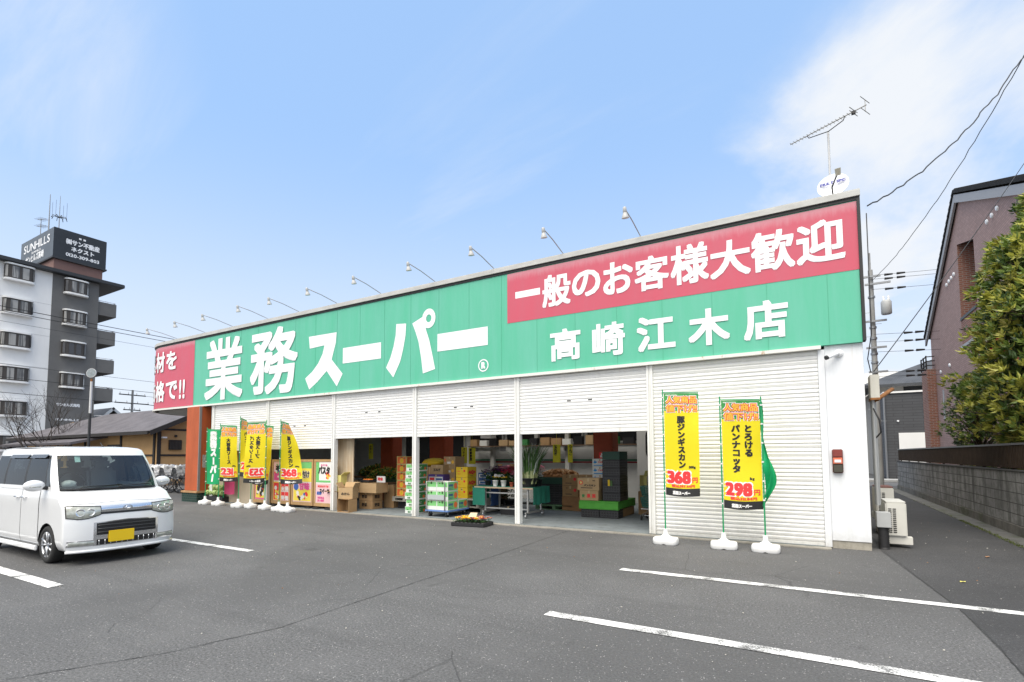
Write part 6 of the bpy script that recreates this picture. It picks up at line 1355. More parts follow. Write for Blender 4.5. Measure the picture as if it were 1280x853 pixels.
mb = MB(); mb.box(.352, .488, 9.97, 9.984, 1.385, 1.494); wn_ = build(mb, 'orange_window', M('alarm_orange', (.70, .18, .10), .35), t, bevel=.008)
mb = MB(); mb.box(.375, .465, 9.963, 9.969, 1.41, 1.455); build(mb, 'white_label', WHITEL, wn_)
mb = MB(); mb.box(.352, .488, 9.972, 9.984, 1.245, 1.378); build(mb, 'dark_panel', M('alarm_olive', (.06, .055, .04), .5), t, bevel=.006)
# alley side: meter cabinet, conduits, air conditioners, bin
t = thing('meter_cabinet', 'rusty beige meter cabinet with conduits on the alley side wall', 'cabinet', (1.0, 10.45, 1))
mb = MB(); mb.box(.935, 1.06, 10.3, 10.62, 2.46, 2.86); build(mb, 'cabinet', CREAM, t, bevel=.006)
mb = MB(); mb.box(.93, 1.065, 10.295, 10.625, 2.44, 2.475); build(mb, 'rusty_base', RUST, t)
mb = MB()
for dx, y in ((0, 10.38), (.03, 10.48), (0, 10.58)): mb.cyl((.97+dx, y, .7), (.97+dx, y, 2.44), .022, n=8)
build(mb, 'conduit', M('conduit_grey', (.36, .37, .37), .5), t)
mb = MB(); mb.tube([(.96, 10.3, 2.3), (1.03, 10.25, 2.1), (1.05, 10.3, 1.9), (.98, 10.4, 1.8)], .012, 6); mb.tube([(.95, 10.28, 2.9), (.90, 10.1, 3.1), (.96, 10.02, 3.5), (.97, 10.02, 5.5)], .008, 5); build(mb, 'loose_cable', CABLE, t)
mb = MB(); mb.tube([(1.0, 10.4, 2.44), (1.12, 10.6, 2.52), (1.3, 10.9, 2.66)], .035, 5); tag(build(mb, 'gutter_bracket', RUST), 'rusty brown arm sticking out from the alley side wall', 'bracket')
ACW = M('ac_white', (.66, .65, .60), .5, var=.1, vs_=4); ACD = M('ac_dark', (.02, .02, .02), .7)
def aircon(x0, y0, z0, w_, d_, h_, label, brown=False):
    t = thing('air_conditioner', label, 'air conditioner', (x0+w_/2, y0+d_/2, 0))
    mb = MB(); mb.box(x0, x0+w_, y0, y0+d_, z0, z0+h_); cs_ = build(mb, 'case', ACW, t, bevel=.018)
    mb = MB(); n = 13
    for k in range(2):
        for i in range(n): xx = x0+.035+k*.06; mb.box(xx, xx+.045, y0-.004, y0+.002, z0+.06+i*(h_-.14)/n, z0+.06+(i+.55)*(h_-.14)/n)
    build(mb, 'side_grille', ACD, cs_)
    mb = MB(); mb.lathe([(.22, 0), (.235, .012), (.235, .02), (.20, .028), (.02, .034)], (x0+w_, y0+d_*.62, z0+h_*.52), 24, axis=(1, 0, 0)); build(mb, 'fan_guard', ACW, cs_)
    mb = MB(); mb.box(x0-.02, x0+w_+.07, y0+.04, y0+.16, z0-.13, z0-.003); mb.box(x0-.02, x0+w_+.07, y0+d_-.16, y0+d_-.04, z0-.13, z0-.003); build(mb, 'feet', ACW, t, bevel=.006)
    mb = MB(); mb.box(x0+.01, x0+w_-.01, y0+.01, y0+d_-.01, z0+h_+.001, z0+h_+.02); build(mb, 'lid', M('lid_brown', (.16, .06, .04), .6) if brown else ACW, t)
    if brown:
        mb = MB(); mb.box(x0+.04, x0+w_-.06, y0+.04, y0+d_-.04, 0, z0-.131); build(mb, 'plinth', CONC, t)
    return t
aircon(1.08, 10.52, .19, .28, .72, .55, 'nearer beige air conditioner unit on low feet in the alley')
aircon(1.10, 12.05, .40, .28, .72, .50, 'farther air conditioner unit with brown lid in the alley', True)
t = thing('meter_box', 'plain grey box on the alley wall in front of the air conditioner', 'box', (1.0, 10.3, .36)); mb = MB(); mb.box(.93, 1.12, 10.22, 10.44, .36, .60); build(mb, 'case', M('box_grey', (.42, .43, .43), .5, var=.1), t, bevel=.006)
mb = MB(); mb.lathe([(.075, 0), (.078, .02)]+[(.078 if i % 2 else .070, .02+i*.018) for i in range(18)]+[(.07, .35)], (1.02, 10.33, .0), 16); tag(build(mb, 'drain_hose', DARK), 'black ribbed hose standing under the grey box', 'hose')

# high shelf along the back wall with assorted goods
SHW = M('shelf_wood', (.16, .10, .06), .7, var=.2)
t = thing('wall_shelf', 'long high shelf along the back wall of the open shop bays', 'shelf', (-7, 15.6, 1.85))
mb = MB(); mb.box(-10.8, -4.4, 15.45, 15.69, 1.86, 1.89); build(mb, 'board', SHW, t)
for i in range(6): mb = MB(); x = -10.7+i*1.24; mb.box(x, x+.03, 15.5, 15.92, 1.70, 1.858); build(mb, 'bracket', MET, t)
GC = [('brown', KR), ('dark', DARK), ('green', CGD), ('tan', KR2), ('black', BLK), ('white', CW)]
for i in range(15):
    x = -10.7+i*.41; cn, cm = GC[(i*5+i//4) % 6]; h_ = random.uniform(.14, .30)
    mb = MB(); mb.box(x, x+random.uniform(.24, .36), 15.47, 15.67, 1.892, 1.892+h_); tag(build(mb, 'goods_box', cm, bevel=.004), cn+' goods box on the high back shelf, '+('first', 'second', 'third', 'fourth', 'fifth', 'sixth', 'seventh', 'eighth', 'ninth', 'tenth', 'eleventh', 'twelfth', 'thirteenth', 'fourteenth', 'fifteenth')[i]+' from the left', 'box', 'goods on the high back shelf')
# more greenery and produce between the stacks
leafheap(-10.9, 13.9, .78, .7, .45, .40, 900, .11, (0, 0, 1, 3), 'leafy_greens', None, kind='stuff')
t = thing('display_table', 'low wooden table under the greens behind the tangerine cartons', 'table', (-10.9, 13.9, .03)); mb = MB(); mb.box(-11.6, -10.2, 13.4, 14.4, .72, .78); build(mb, 'table_top', WOODT, t)
for x in (-11.5, -10.3):
    for y in (13.48, 14.3): mb = MB(); mb.box(x-.03, x+.03, y-.03, y+.03, .03, .719); build(mb, 'leg', WOODT, t)
for i, (x, y) in enumerate(((-8.4, 14.2), (-8.05, 14.35), (-7.7, 14.2), (-7.35, 14.35))): pot(x, y, .62, .13, .2, PBK, (PETP, PETW, PETY, PETP)[i], ('pale pink', 'white', 'yellow', 'rose')[i]+' flowers in the row on the bench before the back wall', 70, .22, .4, 150, ps=.035)
t = thing('plant_bench', 'low bench of plants in front of the striped back wall', 'bench', (-7.9, 14.3, .03)); mb = MB(); mb.box(-8.7, -7.0, 14.0, 14.6, .57, .62); build(mb, 'seat_board', WOODT, t)
for x in (-8.6, -7.1): mb = MB(); mb.box(x-.03, x+.03, 14.05, 14.55, .03, .569); build(mb, 'leg', WOODT, t)

t = thing('display_table', 'front display table of mixed greens beside the plywood sheet', 'table', (-12.0, 12.5, .03)); mb = MB(); mb.box(-12.75, -11.1, 12.15, 12.85, .66, .72); build(mb, 'table_top', WOODT, t)
for x in (-12.65, -11.2):
    for y in (12.2, 12.8): mb = MB(); mb.box(x-.03, x+.03, y-.03, y+.03, .03, .659); build(mb, 'leg', WOODT, t)
VB_ = [M('veg_bright', (.13, .28, .04), .6, var=.3), M('veg_gold', (.50, .42, .05), .6), M('veg_rust', (.50, .20, .03), .6), LEAFS[0]]
mb = MB(); mb.ball((-11.95, 12.5, .72), (.75, .3, .3), 18); tag(build(mb, 'vegetable_mound', LEAFS[3]), 'mound of mixed greens on the front display table beside the plywood', 'vegetables')
leafheap(-11.95, 12.5, .74, .8, .34, .40, 1500, .10, (0, 0, 1, 2, 3), 'leafy_greens', None, mats=VB_, kind='stuff')
for i in range(5): pot(-7.15+.28*i, 11.55, .776, .11, .15, PBK, (PETV, PETP, PETR, PETP, PETW)[i], ('violet', 'pale pink', 'crimson', 'soft pink', 'white')[i]+' flowering pot in the back row of the green table', 70, .17, .34, 150, ps=.035)
for i in range(3): pot(-7.9+.36*i, 12.35, .03, .17, .30, PBK, (PETY, PETP, PETO)[i], 'large floor pot with '+('yellow', 'pink', 'orange')[i]+' flowers behind the green table', 60, .28, .55, 220, ps=.045)

# ================================================================== white kei van
CARW = M('car_pearl', (.76, .77, .78), .22, coat=1.0, var=.05, vs_=3); CDK = M('car_black', (.012, .012, .013), .45); CHR2 = M('car_chrome', (.72, .73, .75), .12, .95)
SMOKE = glass('glass_smoke', (.06, .065, .065), .0); WSG = glass('glass_green', (.84, .92, .88), .15); TYRE = M('tyre', (.018, .018, .018), .85, bump=.2, bs=80); ALLOY = M('alloy', (.52, .53, .55), .28, .85)
LENS = M('lens_clear', (.55, .57, .52), .08, .35, var=.5, vs_=16, dark=(.22, .23, .20), coat=1); SEAT = M('seat_grey', (.20, .20, .21), .9)
CAR = thing('parked_van', 'white boxy kei van with yellow number plate parked on the left', 'van', (-10.72, 3.87, 0))
def hw(z, x): return .737 - .055*max(0, (.36-z)/.16)**2 - .02*max(0, (z-.85)/.21)**1.5
def ztop(x):
    if x < 1.13: return 1.06
    s = (x-1.13)/.55; return 1.06 - .10*s - .085*s**3
def sm(t): t = max(0, min(1, t)); return t*t*(3-2*t)
def body_pt(a, b, c):
    """a along, b across, c up"""
    x = -1.675 + (a+1)/2*3.375; zt = ztop(x); z = .20+(zt-.20)*c
    if c > .999: z -= .030*abs(b)**2.2*sm((x-1.05)/.2)
    y = b*hw(z, x)
    fr = sm((a-.72)/.28); rr = sm((-a-.8)/.2)
    x -= fr*(.155*abs(b)**4) + fr*(.055*max(0, (z-.62)/.25)**1.3) - fr*.012*(1-abs(z-.40)/.25 if abs(z-.40) < .25 else 0)
    x += rr*.07*abs(b)**3
    return x, y, z
def boxgrid(fn, na, nb, nc):
    b = bmesh.new(); A = [-1+2*i/na for i in range(na+1)]; B = [-1+2*i/nb for i in range(nb+1)]; Cc = [i/nc for i in range(nc+1)]; V = {}
    def vv(i, j, k):
        if (i, j, k) not in V: V[i, j, k] = b.verts.new(fn(A[i], B[j], Cc[k]))
        return V[i, j, k]
    for i in range(na):
        for j in range(nb):
            for k in (0, nc): b.faces.new([vv(i, j, k), vv(i+1, j, k), vv(i+1, j+1, k), vv(i, j+1, k)])
        for k in range(nc):
            for j in (0, nb): b.faces.new([vv(i, j, k), vv(i+1, j, k), vv(i+1, j, k+1), vv(i, j, k+1)])
    for j in range(nb):
        for k in range(nc):
            for i in (0, na): b.faces.new([vv(i, j, k), vv(i, j+1, k), vv(i, j+1, k+1), vv(i, j, k+1)])
    bmesh.ops.recalc_face_normals(b, faces=b.faces); return b
bm = boxgrid(body_pt, 36, 14, 12)
bmesh.ops.bevel(bm, geom=[e for e in bm.edges if e.calc_face_angle(0) > .6], offset=.035, segments=3, profile=.5, affect='EDGES', clamp_overlap=True)
me = bpy.data.meshes.new('body'); bm.to_mesh(me); bm.free()
tmp = bpy.data.objects.new('body_raw', me); COL.objects.link(tmp)
cuts = []
for wx_ in (1.0, -1.47):
    mb = MB(); mb.cyl((wx_, -1, .27), (wx_, -.48, .27), .315, n=40); mb.cyl((wx_, .48, .27), (wx_, 1, .27), .315, n=40)
    c_ = build(mb, 'arch_cut', CDK, None, local=True); cuts.append(c_)
for c_ in cuts:
    md = tmp.modifiers.new('b', 'BOOLEAN'); md.operation = 'DIFFERENCE'; md.object = c_; md.solver = 'EXACT'
dg = bpy.context.evaluated_depsgraph_get(); me2 = bpy.data.meshes.new_from_object(tmp.evaluated_get(dg))
for o in cuts+[tmp]: bpy.data.objects.remove(o)
me2.name = 'body'; me2.materials.clear(); me2.materials.append(CARW); me2.materials.append(CDK)
for p in me2.polygons:
    p.use_smooth = True; c_ = p.center; n_ = p.normal; p.material_index = 0
    for wx_ in (1.0, -1.47):
        r_ = math.hypot(c_.x-wx_, c_.z-.27)
        if r_ < .317 and abs(c_.y) < .75 and (abs(abs(c_.y)-.48) < .01 or (abs(n_.y) < .3 and r_ > .29)): p.material_index = 1
    if c_.z < .215 and n_.z < -.5: p.material_index = 1
me2.set_sharp_from_angle(angle=R(38))
BODY = bpy.data.objects.new('body', me2); COL.objects.link(BODY); BODY.parent = CAR
def cpart(mb, name, mat, parent=None, bevel=0, recalc=True, sharp=None): return build(mb, name, mat, parent or CAR, local=True, bevel=bevel, recalc=recalc, sharp=sharp)
# cabin: shell of cells between belt line and roof rail, window cells become panes
P = []     # (belt x, y, roof x, y, key of the cell that follows)
for i in range(9):
    y = -1+2*i/8; P.append((1.215-.11*abs(y)**2.2, .645*y, .80-.07*abs(y)**2.2, .575*y, 'windshield' if i < 8 else 'w'))
side = [(1.05, .71, 'w'), (1.01, .695, 'quarter_window'), (.84, .66, 'k'), (.80, .62, 'front_side_window'), (.03, .0, 'k'), (-.06, -.09, 'rear_side_window'), (-.84, -.85, 'k'), (-.93, -.94, 'rear_quarter_window'), (-1.42, -1.38, 'w'), (-1.60, -1.52, 'w')]
for bx_, rx_, k in side: P.append((bx_, .716 if bx_ > -1.5 else .69, rx_, .612 if bx_ > -1.5 else .585, k))
for i in range(7):
    y = 1-2*i/6; P.append((-1.675, .60*y, -1.60, .52*y, 'rear_window' if 0 < i < 5 else 'w'))
    if i == 6: P[-1] = P[-1][:4]+('w',)
for bx_, rx_, k in reversed(side): P.append((bx_, -(.716 if bx_ > -1.5 else .69), rx_, -(.612 if bx_ > -1.5 else .585), k))
n = len(P); ks = [p[4] for p in P]
# keys on the mirrored side belong to the cell before the point
i0 = 9+len(side)+7
for j in range(len(side)): ks[i0+j] = side[len(side)-2-j][2] if j < len(side)-1 else 'w'
VS = [0, .045, .10, .30, .50, .70, .90, 1.0]
def cab(i, v):
    a = P[i % n]; bx_, by_, rx_, ry_ = a[:4]; b_ = math.sin(math.pi*v); s = .018*b_
    x = bx_+(rx_-bx_)*v; y = by_+(ry_-by_)*v; x += (.03 if x > .3 and i % n < 9 else 0)*b_
    return (x, y*(1+s/.7), 1.055+.585*v)
cells = {}
for i in range(n):
    for j in range(len(VS)-1):
        k = ks[i]; v0, v1 = VS[j], VS[j+1]
        if k == 'windshield': kk = 'w' if j == len(VS)-2 else ('k' if j == 0 else 'windshield')
        elif k in ('w', 'k'): kk = k if (k == 'w' or (.1 <= v0 and v1 <= .91)) else 'w'
        else: kk = k if (v0 >= .099 and v1 <= .901) else 'w'
        key = kk if kk in ('w', 'windshield', 'rear_window') else (kk, i >= i0-1, ('f' if i < 8 else (P[i % n][0] < 0) + (P[i % n][0] < -.5)) if kk == 'k' else 0)
        cells.setdefault(key, MB()).add([cab(i, v0), cab(i+1, v0), cab(i+1, v1), cab(i, v1)], [(0, 1, 2, 3)], 0, True)
def weld(mb, name, mat, parent=None):
    o = cpart(mb, name, mat, parent, recalc=False); b = bmesh.new(); b.from_mesh(o.data); bmesh.ops.remove_doubles(b, verts=b.verts, dist=.0004); bmesh.ops.recalc_face_normals(b, faces=b.faces); b.to_mesh(o.data); b.free(); o.data.set_sharp_from_angle(angle=R(40)); return o
CABIN = weld(cells['w'], 'cabin_frame', CARW) 
for k, mb in cells.items():
    if k == 'w': continue
    nm = k if isinstance(k, str) else k[0]
    if nm == 'k': weld(mb, 'dark_pillar', CDK)
    else: weld(mb, nm, WSG if nm in ('windshield', 'quarter_window', 'rear_window') else SMOKE)
# roof
rings = []
for s, z in ((1, 1.64), (.985, 1.672), (.94, 1.700), (.80, 1.722), (.5, 1.738), (.2, 1.744)):
    rings.append([(-.56+(cab(i, 1)[0]+.56)*s, cab(i, 1)[1]*s, z) for i in range(n)])
mb = MB(); vv_ = [p for r_ in rings for p in r_]; mb.add(vv_, [(k*n+i, k*n+(i+1) % n, (k+1)*n+(i+1) % n, (k+1)*n+i) for k in range(5) for i in range(n)]+[tuple(range(5*n, 6*n))], 0, True)
RF = weld(mb, 'roof', CARW)
for s in (-1, 1):
    mb = MB(); mb.tube([(.36, s*.575, 1.686), (-.5, s*.575, 1.703), (-1.5, s*.55, 1.69)], .008, 5); cpart(mb, 'roof_moulding', CDK, RF)
mb = MB(); mb.cyl((.25, .2, 1.735), (.16, .2, 1.80), .006, n=6); mb.ball((.25, .2, 1.74), .016, 8); cpart(mb, 'aerial', CDK, RF)
# visors over the side windows
for s in (-1, 1):
    for xa, xb in ((.62, .0), (-.09, -.86)):
        mb = MB(); mb.add([(xa, s*.628, 1.60), (xb, s*.628, 1.60), (xb, s*.672, 1.545), (xa, s*.672, 1.545)], [(0, 1, 2, 3)]); cpart(mb, 'window_visor', M('visor_smoke', (.05, .055, .06), .2), recalc=False)
# doors: panels standing a few mm proud, dark seam behind them
def sidepanel(xs_, zs, off, s):
    mb = MB(); v = [(x, s*(hw(z, x)+off), z) for z in zs for x in xs_]; k = len(xs_)
    mb.add(v, [(j*k+i, j*k+i+1, (j+1)*k+i+1, (j+1)*k+i) for j in range(len(zs)-1) for i in range(k-1)], 0, True); return mb
ZD = [.26+.79*i/12 for i in range(13)]
for s in (-1, 1):
    for xa, xb in ((.67, -.01), (-.025, -.97)):
        mb = sidepanel([xa+.009, (xa+xb)/2, xb-.009], [.252]+ZD[1:-1]+[1.052], .0012, s); cpart(mb, 'door_gap', CDK, recalc=False)
        mb = sidepanel([xa, (xa+xb)/2, xb], ZD, .0045, s); d_ = cpart(mb, 'door', CARW, recalc=False)
        hx = xb+.13 if xa > 0 else xa-.13; mb = MB(); mb.tube([(hx-.075, s*.742, .935), (hx-.06, s*.768, .937), (hx+.06, s*.768, .937), (hx+.075, s*.742, .935)], .011, 6); cpart(mb, 'door_handle', CHR2, d_)
    mb = MB(); mb.box(-1.15, .66, s*.735-.02, s*.735+.014, .16, .235); cpart(mb, 'side_skirt', CARW, bevel=.01)
    mb = MB(); c0 = Vector((.86, s*.86, 1.135)); mb.ball(c0, (.075, .13, .085), 16); m_ = cpart(mb, 'door_mirror', CARW)
    mb = MB(); mb.cyl((.88, s*.70, 1.09), (.88, s*.80, 1.11), .028, n=8); cpart(mb, 'mirror_stay', CDK, m_)
    mb = MB(); mb.ball(c0-Vector((.055, 0, 0)), (.03, .105, .065), 12); cpart(mb, 'mirror_glass', CHR2, m_)
    mb = MB(); mb.tube([(c0.x+.06, s*.80, 1.12), (c0.x+.072, s*.86, 1.118), (c0.x+.055, s*.93, 1.12)], .009, 6); cpart(mb, 'turn_lamp', LENS, m_)
# front: surface helper on the bowed nose
def nose(y, z, off=0):
    b_ = min(1, abs(y)/hw(z, 1.6)); x = 1.70 - .155*b_**4 - .055*max(0, (z-.62)/.25)**1.3 + (.012*(1-abs(z-.40)/.25) if abs(z-.40) < .25 else 0); return (x+off, y, z)
def nosepatch(poly_y, zf, nseg, off, thick, mat, name, parent=None, rows=4, sm_=True):
    """patch on the nose between y0..y1, zf(y) -> (z low, z high)"""
    mb = MB(); y0, y1 = poly_y; v = []
    for j in range(rows+1):
        for i in range(nseg+1):
            y = y0+(y1-y0)*i/nseg; lo, hi = zf(y); z = lo+(hi-lo)*j/rows; e = math.sin(math.pi*j/rows)*thick; v.append(nose(y, z, off+e))
    k = nseg+1; mb.add(v, [(j*k+i, j*k+i+1, (j+1)*k+i+1, (j+1)*k+i) for j in range(rows) for i in range(nseg)], 0, sm_)
    m_ = len(v); v2 = [(x-.06, y, z) for x, y, z in v]; B_ = list(range(k))+[j*k+nseg for j in range(1, rows+1)]+[rows*k+i for i in range(nseg-1, -1, -1)]+[j*k for j in range(rows-1, 0, -1)]
    mb.add([v[q] for q in B_]+[v2[q] for q in B_], [(q, (q+1) % len(B_), len(B_)+(q+1) % len(B_), len(B_)+q) for q in range(len(B_))]); return cpart(mb, name, mat, parent, recalc=False)
for s in (-1, 1):
    ya, yb = (s*.335, s*.715)
    hl = lambda y: (.665+.055*max(0, 1-(abs(y)-.335)/.20)**1.5+.02*max(0, (abs(y)-.6)/.1), .822+.025*((abs(y)-.335)/.38)-.01*max(0, (abs(y)-.64)/.08)**2)
    nosepatch((ya, yb), lambda y: (hl(y)[0]-.012, hl(y)[1]+.012), 10, .004, .0, CDK, 'headlight_surround'); h_ = nosepatch((ya+s*.01, yb-s*.008), hl, 12, .009, .020, LENS, 'headlight')
    for yy, rr in ((.46, .046), (.575, .050)):
        p = Vector(nose(s*yy, .752, .026)); mb = MB(); mb.lathe([(.004, -.006), (rr*.55, -.004), (rr, .002), (rr*1.08, .004), (rr*1.1, -.006)], p, 18, axis=(1, s*.35, .15)); cpart(mb, 'projector', CHR2, h_)
    fo = nosepatch((s*.40, s*.70), lambda y: (.268, .352), 8, .003, 0, CHR2, 'fog_lamp_trim'); nosepatch((s*.415, s*.685), lambda y: (.284, .336), 8, .008, .008, LENS, 'fog_lamp', fo)
cb = nosepatch((-.335, .335), lambda y: (.745, .835), 12, .006, .016, CHR2, 'chrome_bar'); nosepatch((-.345, .345), lambda y: (.715, .743), 12, .005, .004, CDK, 'bar_shadow', cb)
mb = MB(); p = Vector(nose(0, .79, .03))
for i in range(28):
    t0, t1 = 2*math.pi*i/28, 2*math.pi*(i+1)/28; q = lambda t, k: (p.x, p.y+.062*k*math.cos(t), p.z+.036*k*math.sin(t)); mb.quad(q(t0, .78), q(t1, .78), q(t1, 1), q(t0, 1))
mb.tube([(p.x+.002, p.y-.035, p.z-.02), (p.x+.002, p.y-.02, p.z+.02), (p.x+.002, p.y+.03, p.z+.018), (p.x+.002, p.y+.035, p.z-.012), (p.x+.002, p.y-.01, p.z-.018)], .004, 5); cpart(mb, 'emblem', CHR2, cb, recalc=False)
nosepatch((-.425, .425), lambda y: (.262, .60+.02*(1-abs(y)/.42)), 14, .003, .0, CHR2, 'grille_frame'); gr_ = nosepatch((-.39, .39), lambda y: (.415, .585+.02*(1-abs(y)/.42)), 14, .007, 0, CDK, 'upper_grille'); nosepatch((-.385, .385), lambda y: (.272, .352), 14, .007, 0, CDK, 'lower_grille')
for z in (.455, .505, .555):
    mb = MB(); mb.tube([nose(-.38+.076*i, z, .012) for i in range(11)], .008, 5); cpart(mb, 'grille_bar', M('grille_grey', (.045, .045, .048), .4), gr_)
mb = MB()
for i in range(11):
    y = -.36+.072*i; mb.tube([nose(y, .28, .012), nose(y, .345, .012)], .006, 5)
cpart(mb, 'grille_teeth', CHR2)
mb = MB(); mb.box(1.722, 1.738, -.25, .08, .30, .465); pl = cpart(mb, 'number_plate', M('plate_yellow', (.82, .55, .01), .4), bevel=.004)
mb = MB(); mb.tube([nose(-.70+.14*i, .195, .006+.012*(1-abs(i-5)/5)) for i in range(11)], .022, 8); cpart(mb, 'front_lip', CARW)
mb = MB(); hl_ = []; 
for i in range(13): y = -.66+.11*i; hl_.append((nose(y, .862)[0]-.012, y, .868+.025*(1-abs(y)/.66)))
mb.tube(hl_, .004, 4); cpart(mb, 'bonnet_gap', CDK)
mb = MB()
for i in range(10): 
    y0, y1 = -.64+.128*i, -.64+.128*(i+1); f_ = lambda y: 1.24-.10*(abs(y)/.655)**2.2; mb.add([(f_(y0), y0, 1.062), (f_(y1), y1, 1.062), (f_(y1)-.10, y1, 1.070), (f_(y0)-.10, y0, 1.070)], [(0, 1, 2, 3)])
cpart(mb, 'cowl', CDK, recalc=False)
for y0, y1 in ((-.45, .12), (.05, .55)):
    mb = MB(); mb.tube([(1.225, y0, 1.075), (1.215, y0+.05, 1.10), (1.195, y1, 1.118)], .008, 5); cpart(mb, 'wiper', CDK)
# wheels
for wx_ in (1.0, -1.47):
    for s in (-1, 1):
        mb = MB(); prof = [(.175, -.075), (.24, -.085), (.263, -.07), (.272, -.05), (.272, .05), (.263, .07), (.24, .085), (.19, .078), (.185, .06)]
        mb.lathe(prof, (wx_, s*.655, .272), 36, axis=(0, s, 0)); w_ = cpart(mb, 'wheel', TYRE)
        mb = MB(); c0 = Vector((wx_, s*.655, .272)); mb.lathe([(.192, .066), (.186, .078), (.172, .072), (.165, .02), (.02, .02)], c0, 32, axis=(0, s, 0), cap=False)
        mb.lathe([(.05, .02), (.045, .062), (.03, .070), (.004, .072)], c0, 16, axis=(0, s, 0))
        for i in range(8):
            a = i*math.pi/4+.2+(.12 if i % 2 else -.12); mb.tube([c0+Vector((.035*math.cos(a), s*.064, .035*math.sin(a))), c0+Vector((.11*math.cos(a), s*.068, .11*math.sin(a))), c0+Vector((.18*math.cos(a+.04), s*.070, .18*math.sin(a+.04)))], [.017, .014, .016], 6)
        cpart(mb, 'rim', ALLOY, w_)
        mb = MB(); mb.lathe([(.15, .012), (.02, .012)], c0, 20, axis=(0, s, 0)); cpart(mb, 'brake_disc', M('brake_dark', (.05, .05, .05), .6, .4), w_)
# interior
mb = MB(); mb.box(-1.5, .95, -.62, .62, .985, 1.02); cpart(mb, 'cabin_floor', CDK)
mb = MB(); mb.obox((.93, 0, 1.05), (.36, 1.22, .09)); cpart(mb, 'dashboard', M('dash_grey', (.13, .135, .14), .7), bevel=.03)
for x, y, wd in ((.0, -.33, .44), (.0, .33, .44), (-.95, 0, 1.15)):
    mb = MB(); mb.obox((x-.08, y, 1.14), (.14, wd, .44), Matrix.Rotation(-.18, 3, 'Y')); s_ = cpart(mb, 'seat', SEAT, bevel=.05)
    for dy in ((0,) if wd < 1 else (-.3, .3)): mb = MB(); mb.obox((x-.13, y+dy, 1.44), (.09, .26, .17)); cpart(mb, 'headrest', SEAT, s_, bevel=.035)
mb = MB(); ring = [(.62+.05*math.sin(t*.2618)*0, -.33+.17*math.cos(t*.2618), 1.16+.15*math.sin(t*.2618)) for t in range(25)]; mb.tube([(x+(z-1.16)*-.5, y, z) for x, y, z in ring], .013, 6); cpart(mb, 'steering_wheel', CDK)
mb = MB(); mb.ball((.99, -.50, 1.14), (.09, .10, .055), 10, 0, .25); cpart(mb, 'bag_on_dash', M('bag_white', (.72, .74, .74), .6, var=.2, vs_=20))
mb = MB(); v0 = Vector(cab(1, .72)); v1 = Vector(cab(1, .92)); dy = Vector((0, .07, 0)); mb.add([v0+Vector((-.02, .06, 0)), v0+Vector((-.02, .13, 0)), v1+Vector((-.02, .13, 0)), v1+Vector((-.02, .06, 0))], [(0, 1, 2, 3)]); cpart(mb, 'windscreen_sticker', M('sticker_aqua', (.40, .62, .58), .5), recalc=False)
mb = MB(); mb.box(.64, .68, -.12, .12, 1.50, 1.555); cpart(mb, 'rear_view_mirror', CDK, bevel=.01)

# ================================================================== covered bicycles
def bicycle():
    t = thing('bicycle', '', 'bicycle', (0, 0, 0), 0, 'bicycles under pale covers by the tan house'); BF = M('bike_frame', (.25, .26, .28), .35, .6)
    for y in (-.53, .53):
        mb = MB(); pts = [(0, y+.32*math.cos(k*math.pi/12), .33+.32*math.sin(k*math.pi/12)) for k in range(25)]; mb.tube(pts, .02, 6); w_ = build(mb, 'wheel', TYRE, t, local=True)
        mb = MB()
        for k in range(14): a = k*.4488; mb.cyl((0, y, .33), (0, y+.31*math.cos(a), .33+.31*math.sin(a)), .003, n=3)
        build(mb, 'spokes', CHR, w_, local=True)
    mb = MB(); mb.tube([(0, -.53, .33), (0, -.40, .85), (0, -.36, .98)], .018, 6); mb.tube([(0, -.42, .75), (0, .05, .30), (0, .53, .33)], .018, 6); mb.tube([(0, .05, .30), (0, .20, .82)], .016, 6); mb.tube([(0, .14, .62), (0, .53, .33)], .012, 5); build(mb, 'frame', BF, t, local=True)
    mb = MB(); mb.tube([(-.27, -.20, 1.03), (-.2, -.33, 1.02), (0, -.36, .98), (.2, -.33, 1.02), (.27, -.20, 1.03)], .014, 6); build(mb, 'handlebar', CHR, t, local=True)
    mb = MB(); mb.ball((0, .22, .86), (.09, .13, .045), 10); build(mb, 'saddle', CDK, t, local=True)
    mb = MB()
    for z in (.62, .74, .86): mb.tube([(-.16, -.48, z), (.16, -.48, z), (.16, -.74, z), (-.16, -.74, z), (-.16, -.48, z)], .008, 4)
    for i in range(5):
        x = -.16+.08*i
        for y in (-.48, -.74): mb.cyl((x, y, .60), (x, y, .88), .006, n=4)
    build(mb, 'basket', CHR, t, local=True)
    mb = MB(); nx_, ny_ = 9, 16; v = []
    for j in range(ny_+1):
        for i in range(nx_+1):
            a, b_ = -1+2*i/nx_, j/ny_; y = -.85+1.45*b_; ridge = 1.02+.10*math.cos((b_-.3)*4)-.38*max(0, b_-.62); z = ridge-.36*abs(a)**1.6-.08*abs(a); v.append((a*.30+random.gauss(0, .02), y+random.gauss(0, .025), z+.11+random.gauss(0, .028)))
    mb.add(v, [(j*(nx_+1)+i, j*(nx_+1)+i+1, (j+1)*(nx_+1)+i+1, (j+1)*(nx_+1)+i) for j in range(ny_) for i in range(nx_)]); build(mb, 'cover', M('cover_silver', (.66, .67, .68), .3, .25, var=.65, vs_=9, dark=(.10, .10, .11), bump=.6, bs=25), t, local=True, recalc=False)
    return t
bk = bicycle(); nm = ('nearest the orange pillar', 'second from the pillar', 'third from the pillar', 'fourth from the pillar', 'fifth from the pillar', 'farthest from the pillar')
